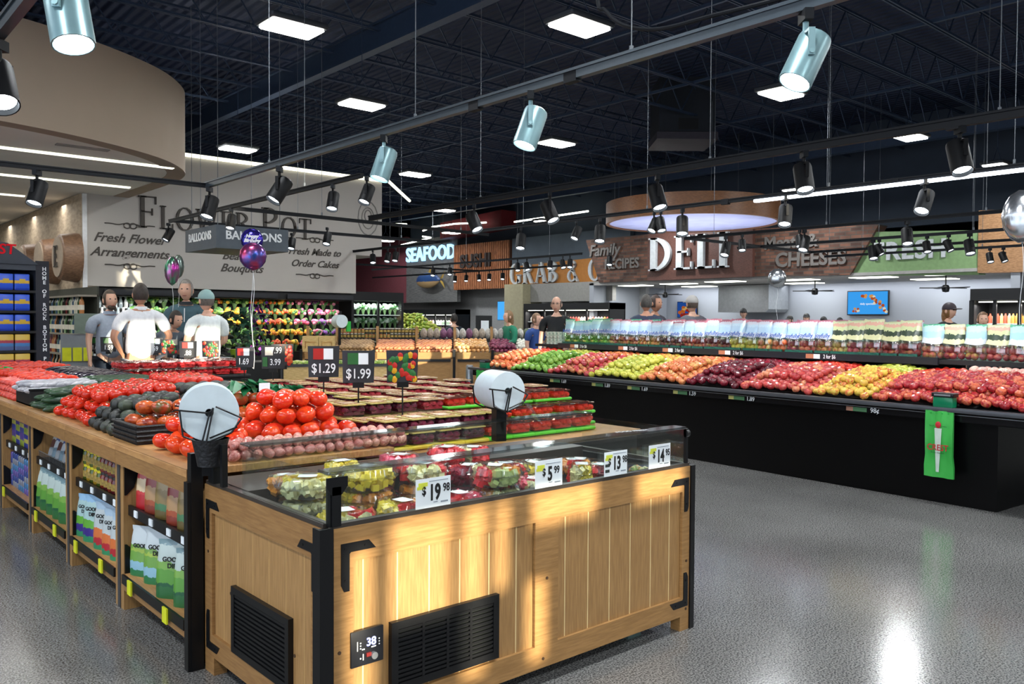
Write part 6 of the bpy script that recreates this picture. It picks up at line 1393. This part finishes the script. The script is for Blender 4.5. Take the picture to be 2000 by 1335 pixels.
# ------------------------------------------------------------------ far produce tables (angled)
ft = Matrix.Translation((7.5, 14.62, .1)) @ Matrix.Rotation(R(-35.5), 4, 'Z'); frz = R(-35.5); K_ = .79
def fl(x, y, z): return tuple(ft @ Vector((x, y, z)))
segs = [(a*K_, b*K_) for a, b in ((0, .72), (.72, 1.72), (1.72, 2.7), (2.7, 3.66), (3.66, 4.6), (4.6, 5.6))]
nmz = ['first', 'second', 'third', 'fourth', 'fifth', 'sixth']
for k, (a, b) in enumerate(segs):
    t = thing('produce_table', 'wood fronted produce table unit far behind the signs, %s from the left' % nmz[k], 'table', fl(a, 0, 0), frz); ln = b-a-.01
    MB().box(0, ln, 0, .05, .74, .87).build('top_rail', wood_h, t); MB().box(.05, ln-.05, .02, .04, .2, .74).build('front_panel', wood_h, t)
    MB().box(0, .06, 0, .06, -.1, .87).build('leg', wood_v, t); MB().box(ln-.06, ln, 0, .06, -.1, .87).build('leg', wood_v, t); MB().box(0, ln, .02, .05, .07, .2).build('lower_rail', wood_h, t)
    MB().box(-.03, .02, -.02, .0, -.1, .92).build('black_post', black, t); MB().box(.06, ln-.06, -.01, .02, .69, .735).build('price_rail', blackm, t)
    mb = MB(); mb.box(.05, ln-.05, .05, 1.1, .8, .83); mb.build('bed', wood_dk, t)
    MB().box(0, .05, .65, .75, .83, 1.36).build('divider', wood_v, t); MB().box(.05, ln, .66, 1.1, 1.08, 1.12).build('shelf', blackm, t)
pot = long_fruit('potato', fruitmat('potato_skin', ['9c7a52', 'b08f66', '8a6a48'], .6), .12, .035); swp = long_fruit('sweet_potato', fruitmat('sweet_potato_skin', ['b8744a', 'c88a60', 'a86048'], .6), .15, .034)
yon = round_fruit('onion', fruitmat('onion_yellow', ['c88a4a', 'd8a868', 'e0b890'], .35), .043, .9); ron = round_fruit('onion', fruitmat('onion_red', ['5a1a38', '7a2a4a', '8a4a5a'], .3), .043, .9); won = round_fruit('onion', fruitmat('onion_white', ['d0d0c0', 'e0dcd0'], .35), .043, .9)
for a, b, me, kind, lb in ((.75, 1.7, pot, 'potato', 'brown russet potato'), (1.75, 2.68, swp, 'sweet_potato', 'orange sweet potato'), (2.73, 3.6, swp, 'sweet_potato', 'pale orange sweet potato beside the onions'), (3.64, 4.5, yon, 'onion', 'yellow onion'), (4.55, 5.2, ron, 'onion', 'purple red onion'), (5.2, 5.9, won, 'onion', 'white onion')):
    pile(kind, lb+' heaped on the far wooden tables', a*K_, b*K_, .06, .62, .088 if me not in (pot, swp) else .075, 2, lb+'s on the far tables', me=me, xf=fl, slope=lambda x, y: .83+y*.28, rz=(frz+.9 if me in (pot, swp) else None), edge=.2)
bm2 = [mat('sack_'+c, c, .5, scale=30, var=.4) for c in ('b8aa9a', '8a5a7a', 'd0ccc4', '5a6a4a', 'c89a6a')]
jm2 = [jar(mat('spice_a', '5a4a34', .4), mat('spice_lid', 'c8c4b8', .4)), jar(mat('spice_b', 'a86a3a', .4), lidk), jar(mat('spice_c', '3a2a24', .4), mat('spice_lid2', 'b8b8b0', .4))]
for i in range(22):
    x = .66+i*.072
    for iz in range(2): tag(link('spice_jar', jm2[(i//7+iz) % 3], None, fl(x, .74, 1.121+iz*.102)), 'small dark spice jar on the shelf above the potatoes', 'jar', 'spice jars above the potatoes')
for i in range(17):
    x = 2.3+i*.13; mb = MB(); mb.sph((0, 0, 0), .064, .09, .11, 10, 8, 0, lambda q: Vector((q.x*(1-.3*max(0, q.z)), q.y, max(-.9, q.z))))
    tag(mb.build('onion_sack', bm2[[0, 0, 0, 1, 1, 2, 2, 1, 0, 0, 2, 2, 2, 2, 4, 2, 3][i]], None, fl(x, .78, 1.22)), '%s net sack on the shelf above the onions' % ('purple' if i in (3, 4, 7) else 'pale'), 'sack', 'purple net sacks' if i in (3, 4, 7) else 'pale net sacks')
# crates at the left end, on a light wood stand
for k in range(2):
    t = thing('wood_crate', 'pale wood crate with cut out handles on the far table, %s one' % ('left' if k == 0 else 'right'), 'crate', fl(.0+k*.31, .1, .87), frz); mb = MB()
    mb.box(0, .3, 0, .02, 0, .07); mb.box(0, .3, 0, .02, .2, .3); mb.box(0, .05, 0, .02, .07, .2); mb.box(.25, .3, 0, .02, .07, .2); mb.box(.07, .23, .0, .015, .07, .16); mb.box(0, .02, .02, .4, 0, .3); mb.box(.28, .3, .02, .4, 0, .3); mb.box(0, .3, .38, .4, 0, .3)
    mb.build('crate_body', woodmat('pale_crate', 'e0c288', 'c8a668', (3, 14, 14)), t)
b0 = at(548, 700, 15.0); bf = Matrix.Translation((b0.x, b0.y, 0)) @ Matrix.Rotation(R(-30), 4, 'Z'); bl = lambda x, y, z: tuple(bf @ Vector((x, y, z)))
for k in range(3):
    t = thing('fruit_bin', 'bright wooden bin at the lower left of the far tables, %s' % nmz[k], 'bin', bl(k*.68, 0, 0), R(-30))
    MB().box(0, .66, 0, .03, .15, .78).build('front_panel', MATS['pale_crate'], t); MB().box(0, .66, .03, .6, .7, .74).build('bed', MATS['pale_crate'], t); MB().box(0, .05, -.01, .0, 0, .85).build('leg', grey_tr, t); MB().box(.0, .66, -.02, 0, .74, .79).build('front_rail', grey_tr, t); MB().box(.02, .64, .5, .55, 0, .7).build('back_leg', wood_dk, t)
pile('green_pepper', 'bagged green salad in the bright bins at centre left', 0, 2.0, .05, .55, .13, 1, 'salad packs in the bins', me=round_fruit('salad_pack', fruitmat('salad_green', ['a8c04a', '6a9a3a', 'c8c878', 'e0e0d0'], .3), .065, .7), xf=bl, slope=lambda x, y: .74, rz=0)
# corn pile
corn = long_fruit('corn_cob', fruitmat('corn_husk', ['7a9a34', 'a8b84a', 'c8c060', '5a8a2a'], .55, 6), .26, .036, taper=.25)
t = thing('corn_stand', 'dark stand under the heap of green corn cobs', 'stand', tuple(at(805, 640, 20.5))[:2]+(0,), frz); MB().box(-.72, .72, -.35, .5, 0, 1.3).build('stand_body', blackm, t)
cx = at(805, 640, 20.5)
for L in range(7):
    wd = .68*(1-L/8.0)
    for i in range(int(2*wd/.085)+1):
        for j in range(2):
            a = frz; x = -wd+i*.085; y = -.25+.08*L*.6+j*.2
            o = link('corn_cob', corn, None, (cx.x+x*math.cos(a)-y*math.sin(a), cx.y+x*math.sin(a)+y*math.cos(a), 1.34+L*.062), (rnd.uniform(-.4, .4), rnd.uniform(-.3, .5), a+rnd.uniform(.5, 1.6))); tag(o, 'green husked corn cob in the far heap below the seafood sign', 'corn', 'heap of corn cobs')

# ------------------------------------------------------------------ flower cooler below the flower wall
t = thing('floral_cooler', 'long black open cooler with rows of bouquets under the flower wall', 'refrigerator')
XL, XR = 4.0, 9.2
mb = MB(); mb.box(XL, XR, 16.4, 16.5, 0, 2.12); mb.box(XL, XR, 15.65, 16.4, 1.98, 2.12); mb.box(XL, XR, 15.3, 16.4, 0, .35); mb.build('cabinet', blackm, t)
for k in range(5): MB().box(XL, XR, 15.45+.16*k, 15.62+.16*k, .35+.2*k, .95+.205*k).build('step_shelf', blackm, t)
for a in range(3): MB().box(XL+.3+a*1.7, XL+1.8+a*1.7, 15.6, 15.64, 2.0, 2.09).build('menu_board', mat('board_dark', '20232a', .5), t)
for x in (5.0, 6.6, 8.2): area('cooler_light', (x, 15.72, 1.95), 1.3, .12, 26, (1, .97, .9))
fc = {'gold': ['d8a020', 'e0b840', 'c87820'], 'pink': ['c85a80', 'd88aa0', 'a83a5a'], 'orange': ['d86a20', 'c84a28', 'e09040'], 'green': ['5a8a3a', '8aa850', '3a6a30'], 'white': ['d0d4cc', 'a8b4a8', '7a9a7a'], 'purple': ['6a3a8a', '8a5aa0', '4a2a5a']}
BM = {}
for k, c in fc.items():
    me = []
    for q in range(2):
        mb = MB(); rq = random.Random(q+len(k))
        for i in range(22): a = rq.random()*6.28; r_q = rq.random()*.085; mb.sph((r_q*math.cos(a), r_q*math.sin(a), .17+.06*rq.random()-.5*r_q), .038, nu=6, nv=4, mi=rq.randrange(3) if i % 4 else 3)
        mb.lathe([(.02, 0), (.03, .05), (.055, .13)], 8, mi=4)
        me.append(mb.make('bouquet', [mat('petal_%s_%d' % (k, j), cc, .6) for j, cc in enumerate(c)]+[mat('bouquet_leaf', '3a6a34', .6), mat('bouquet_wrap', '5c7a4a', .5)]))
    BM[k] = me
colr = ['green', 'white', 'green', 'white', 'green', 'pink', 'green', 'orange', 'gold', 'green', 'green', 'gold', 'orange', 'orange', 'gold', 'gold', 'pink', 'pink', 'purple', 'pink']
for L in range(5):
    for i in range(22):
        x = 4.9+i*.195
        k = colr[min(19, max(0, i-1+rnd.choice((-1, 0, 0, 1))))]
        if i < 6: k = rnd.choice(('green', 'green', 'white'))
        tag(link('bouquet', BM[k][rnd.randrange(2)], None, (x, 15.54+.16*L-.02, .951+.205*L), (0, 0, rnd.random()*6)), '%s flower bouquet on the %s step of the floral cooler' % (k, ['lowest', 'second', 'third', 'fourth', 'top'][L]), 'bouquet', '%s bouquets, %s step' % (k, ['lowest', 'second', 'third', 'fourth', 'top'][L]))
vase = [MB().lathe([(0, 0), (.035, 0), (.04, .1), (.02, .17), (.028, .22)], 10).make('glass_vase', m_) for m_ in (mat('vase_white', 'c8ccd0', .15), mat('vase_clear', '8a98a0', .1))]
for i in range(8):
    for L in (2, 3, 4): tag(link('glass_vase', vase[(i+L) % 2], None, (4.27+i*.09, 15.54+.16*L-.02, .951+.205*L)), 'small glass vase in the dark end of the floral cooler', 'vase', 'vases behind the men')
# potted tropical plant
t = thing('potted_plant', 'tall dark green potted foliage with purple foil stars right of the men', 'plant', tuple(at(465, 640, 12.6))[:2]+(0,)); mb = MB()
MB().box(-.3, .5, -.3, .3, 0, .95).build('stand', blackm, t)
for i in range(90):
    a = rnd.random()*6.28; r_q = rnd.uniform(.05, .42); z = rnd.uniform(1.0, 1.72); c, s_ = math.cos(a), math.sin(a)
    mb._a([(c*r_q*.4, s_*r_q*.4, z), (c*r_q-.05*s_, s_*r_q+.05*c, z+.06), (c*r_q*1.35, s_*r_q*1.35, z-.02), (c*r_q+.05*s_, s_*r_q-.05*c, z+.04)], [(0, 1, 2, 3)])
mb.build('foliage', mat('foliage_dark', '1f4a34', .4, var=.4), t); MB().lathe([(0, .95), (.09, .95), (.12, 1.14), (0, 1.14)], 16).build('pot', mat('pot_lime', '9ab82a', .4), t)
mb = MB()
for i in range(70):
    a = rnd.random()*6.28; c, s_ = math.cos(a), math.sin(a); p = Vector((.28+rnd.uniform(-.14, .22), rnd.uniform(-.15, .15), rnd.uniform(1.05, 1.85))); w_ = .028
    mb._a([p+Vector((c*w_, s_*w_, 0)), p+Vector((-s_*.01, c*.01, .03)), p-Vector((c*w_, s_*w_, 0)), p+Vector((s_*.01, -c*.01, -.03))], [(0, 1, 2, 3)])
mb.build('foil_stars', mat('foil_purple', '5a3a9a', .2, .8, col2='8a2a6a', scale=20), t)
# glass door fridge right of the flower cooler
cooler('glass door fridge with milk white bottles right of the bouquets, end of the flower wall', 11.2, 18.0, 19.8, 2.15, 8, 6, ('d0d4d0', 'c4ccc8', 'd8d0c8'), 2, nm='milk_bottle') if False else None
t = thing('glass_door_fridge', 'black glass door fridge with white arrangements right of the bouquets', 'refrigerator', (9.45, 16.1, 0))
mb = MB(); mb.box(0, 1.35, .5, .55, 0, 2.2); mb.box(0, .06, 0, .5, 0, 2.2); mb.box(1.29, 1.35, 0, .5, 0, 2.2); mb.box(0.06, 1.29, 0, .5, 2.0, 2.2); mb.box(.06, 1.29, 0, .5, 0, .4); mb.build('cabinet', blackm, t); MB().box(.65, .7, -.02, .02, .4, 2.0).build('door_frame', blackm, t); MB().box(.06, 1.29, -.01, 0.0, .4, 2.0).build('door_glass', glass, t)
for z in (.8, 1.1, 1.4, 1.7): MB().box(.06, 1.29, .05, .5, z-.02, z).build('shelf', white, t)
area('cooler_light', (10.1, 16.2, 1.95), 1.1, .2, 22, (.95, 1, .97))
for L, z in enumerate((.8, 1.1, 1.4, 1.7)):
    for i in range(9): tag(link('bouquet', BM['white'][i % 2], None, (9.58+i*.14, 16.3, z), (0, 0, i)), 'white flower arrangement behind the glass door', 'bouquet', 'white arrangements in the fridge')
t = thing('bag_roll', 'far white bag roll lit by the sun on a green stand above the wooden tables', 'bag roll', tuple(at(663, 627, 16.2))); mb = MB(); mb.T = Matrix.Rotation(R(90), 4, 'X'); mb.lathe([(0, -.1), (.125, -.1), (.125, .1), (0, .1)], 24); mb.build('plastic_roll', MATS['roll_white'], t)
pz = at(663, 627, 16.2).z; MB().box(-.02, .02, -.02, .02, -pz+.87, -.1).build('stand_post', black, t); MB().box(.15, .24, -.02, .02, -.2, 0).build('green_label', green_m, t)
# grey freezer wall piece, stock display
for px, D, c, w_, h_, lb in ((745, 22, '9a9a9c', .9, 2.1, 'grey panel end of the far aisle right of the fridge'),):
    p = at(px, 620, D); t = thing('partition_panel', lb, 'panel', (p.x, p.y, 0), toC(px)); MB().box(-w_/2, w_/2, 0, .1, 0, h_).build('panel', mat('panel_'+c, c, .6), t)
t = thing('floor_display', 'dark poster stand with a white notice near the centre pillar', 'sign stand', tuple(at(945, 640, 20.5))[:2]+(0,), toC(945)); MB().box(-.2, .2, 0, .05, 1.05, 1.7).build('board', blackm, t); MB().box(-.03, .03, .0, .05, 0, 1.05).build('stand_post', blackm, t); MB().box(-.07, .12, -.01, 0, 1.3, 1.58).build('notice', paper, t)
# flower and sticker stand front left, behind the tomatoes
t = thing('flyer_rack', 'small rack with yellow and white flyers behind the far tomatoes', 'rack', tuple(at(160, 690, 12.6))[:2]+(0,), toC(160)); MB().box(-.28, .3, 0, .06, 0, 1.35).build('back_board', mat('rack_grey', '8a9098', .5), t)
for i in range(4): MB().box(-.26+.14*i, -.14+.14*i, -.02, 0, .95, 1.15).build('flyer', yellow if i < 3 else paper, t)
MB().box(-.1, .25, -.03, 0, 1.36, 1.66).build('header', mat('header_green', '7a8a80', .6), t)

# ------------------------------------------------------------------ balloon sign and balloons
t = thing('hanging_sign', 'dark grey hanging box sign with white letters BALLOONS', 'sign'); MB().box(4.73, 5.84, 11.8, 12.98, 2.6, 2.93).build('sign_box', mat('sign_grey', '4a545e', .5), t)
text('BALLOONS', .17, (5.3, 11.795, 2.79), FY, inkw, t, 'lettering', .004, 0, .004); text('BALLOONS', .17, (4.725, 12.4, 2.79), FX, inkw, t, 'lettering', .004, 0, .004)
mb = MB()
for x, y in ((4.8, 11.9), (5.75, 11.9), (4.8, 12.9), (5.75, 12.9)): mb.cyl((x, y, 2.93), (x, y, 6.3), .005, n=4)
mb.build('suspension_cable', cable_m, t)
def balloon(px, py, D, r, m, lb, ribbon_z, wt_m=None, sq=.42, txt=None):
    p = at(px, py, D); t = thing('foil_balloon', lb, 'balloon', tuple(p), toC(px))
    mb = MB(); mb.sph((0, 0, 0), r, r*sq, r*1.05, 24, 16, 0, lambda q: q*(1+.02*math.cos(14*math.atan2(q.z, q.x))*(1-abs(q.y)))); mb.build('envelope', m, t)
    MB().cyl((0, 0, -r*1.1), (0, 0, -r*1.0), .015, .004, n=6).build('neck', m, t)
    mb = MB(); mb.tube([(math.sin(k*.9)*.015, 0, -r*1.08-(p.z-r*1.08-ribbon_z)*k/10) for k in range(11)], .004, 4); mb.build('ribbon', white, t)
    if wt_m: MB().sph((0, 0, ribbon_z-p.z), .06, .03, .06, 8, 6).build('balloon_weight', wt_m, t)
    if txt:
        for i, l in enumerate(txt): text(l, r*.42, (0, -r*sq*1.02, r*.28-i*r*.4), FY, white, t, 'lettering', .003, .3, .003)
    return t
bp_ = mat('foil_violet', '4a3ab8', .2, .75, col2='20206a', scale=14); bl_ = mat('foil_blue', '2a58a8', .2, .7, col2='a8304a', scale=7)
balloon(494, 500, 10.0, .155, bl_, 'round blue and red printed foil balloon under the violet one', 1.0)
balloon(492, 468, 10.1, .13, bp_, 'violet foil balloon lettered Happy Birthday in front of the balloon sign', 1.0, txt=['Happy', 'Birthday'])
balloon(336, 528, 11.8, .1, mat('foil_rainbow', 'b82a9a', .2, .7, col2='2a9a6a', scale=11), 'pink and green foil balloon above the tall man', 1.5, sq=.6).scale = (1, 1, 1.9)
balloon(348, 520, 12.2, .1, mat('foil_grey', '7a8a84', .25, .7), 'grey green foil balloon beside the pink one', 1.5, sq=.6).scale = (.8, 1, 1.6)
balloon(1518, 543, 15.5, .165, mylar, 'round silver balloon in front of the kitchen with a gold heart weight', 1.55, mat('gold', 'd8a838', .3, .6))
balloon(1998, 422, 9.0, .2, mylar, 'large silver balloon cut by the right edge', 1.5).scale = (1, 1, 1.35)

# ------------------------------------------------------------------ blue pack rack at left
t = thing('stock_rack', 'dark blue rack of blue packs with vertical slogan on its right side', 'rack'); RX0, RX1, RY = .9, 2.5, 11.8; rk = mat('rack_blue', '363d48', .5)
mb = MB(); mb.box(RX0, RX1, RY+.55, RY+.6, 0, 2.25); mb.box(RX1-.05, RX1, RY+.02, RY+.55, 0, 2.25); mb.box(RX0, RX0+.05, RY, RY+.55, 0, 2.25); mb.box(RX0+.05, RX1-.05, RY, RY+.55, 2.18, 2.25); mb.build('frame', rk, t)
MB().box(RX1-.05, RX1+.1, RY, RY+.02, 0, 2.3).build('side_board', mat('side_navy', '141826', .5), t)
for i, ch in enumerate('HOME OF ROCK BOTTOM PRICES'): 
    if ch != ' ': text(ch, .062, (RX1+.045, RY-.004, 2.2-i*.056), FY, inkw, t, 'lettering', .001, 0, .002)
mb = MB(); mb._a([(RX0, RY-.02, 2.25), (RX1-.02, RY-.02, 2.25), (RX1-.35, RY-.02, 2.5), (RX0, RY-.02, 2.7), (RX0, RY+.1, 2.25), (RX1-.02, RY+.1, 2.25), (RX1-.35, RY+.1, 2.5), (RX0, RY+.1, 2.7)], [(0, 1, 2, 3), (7, 6, 5, 4), (0, 4, 5, 1), (1, 5, 6, 2), (2, 6, 7, 3), (3, 7, 4, 0)]); mb.build('header', rk, t)
text('CREST', .17, (1.98, RY-.03, 2.42), FY, emat('red_letters', 'c8202c', 1), t, 'lettering', .004, .1, .003)
pb = bands('blue_pack', [(0, '2244b8'), (.12, '2a58d0'), (.42, 'd0a838'), (.6, '2a58d0')], .35, noise_amt=.03); py_ = bands('yellow_pack', [(0, '5a6a9a'), (.25, '4a80b8'), (.45, 'a83a4a'), (.62, 'c8a838')], .35, noise_amt=.04)
for L in range(6):
    z = [1.93, 1.68, 1.43, 1.19, .95, .6][L]; MB().box(RX0+.05, RX1-.05, RY, RY+.5, z-.03, z).build('shelf', blackm, t)
    for i in range(8):
        x = RX0+.16+i*.178
        o = MB().rbox(-.083, .083, -.06, .06, 0, .2, .012).build('tissue_pack', pb if L < 3 else py_, None, (x, RY+.08, z)); tag(o, '%s plastic wrapped pack on the %s shelf of the left rack' % ('blue' if L < 3 else 'yellow and blue', nmz[L]), 'pack', 'packs on rack shelf '+nmz[L])
        if L < 3: MB().box(-.03, .035, -.063, -.06, .09, .14).build('pack_label', mat('label_gold', 'd0b030', .5), o)
    MB().box(RX1-.62, RX1-.52, RY-.01, RY, z-.045, z+.01).build('price_tag', yellow, t)
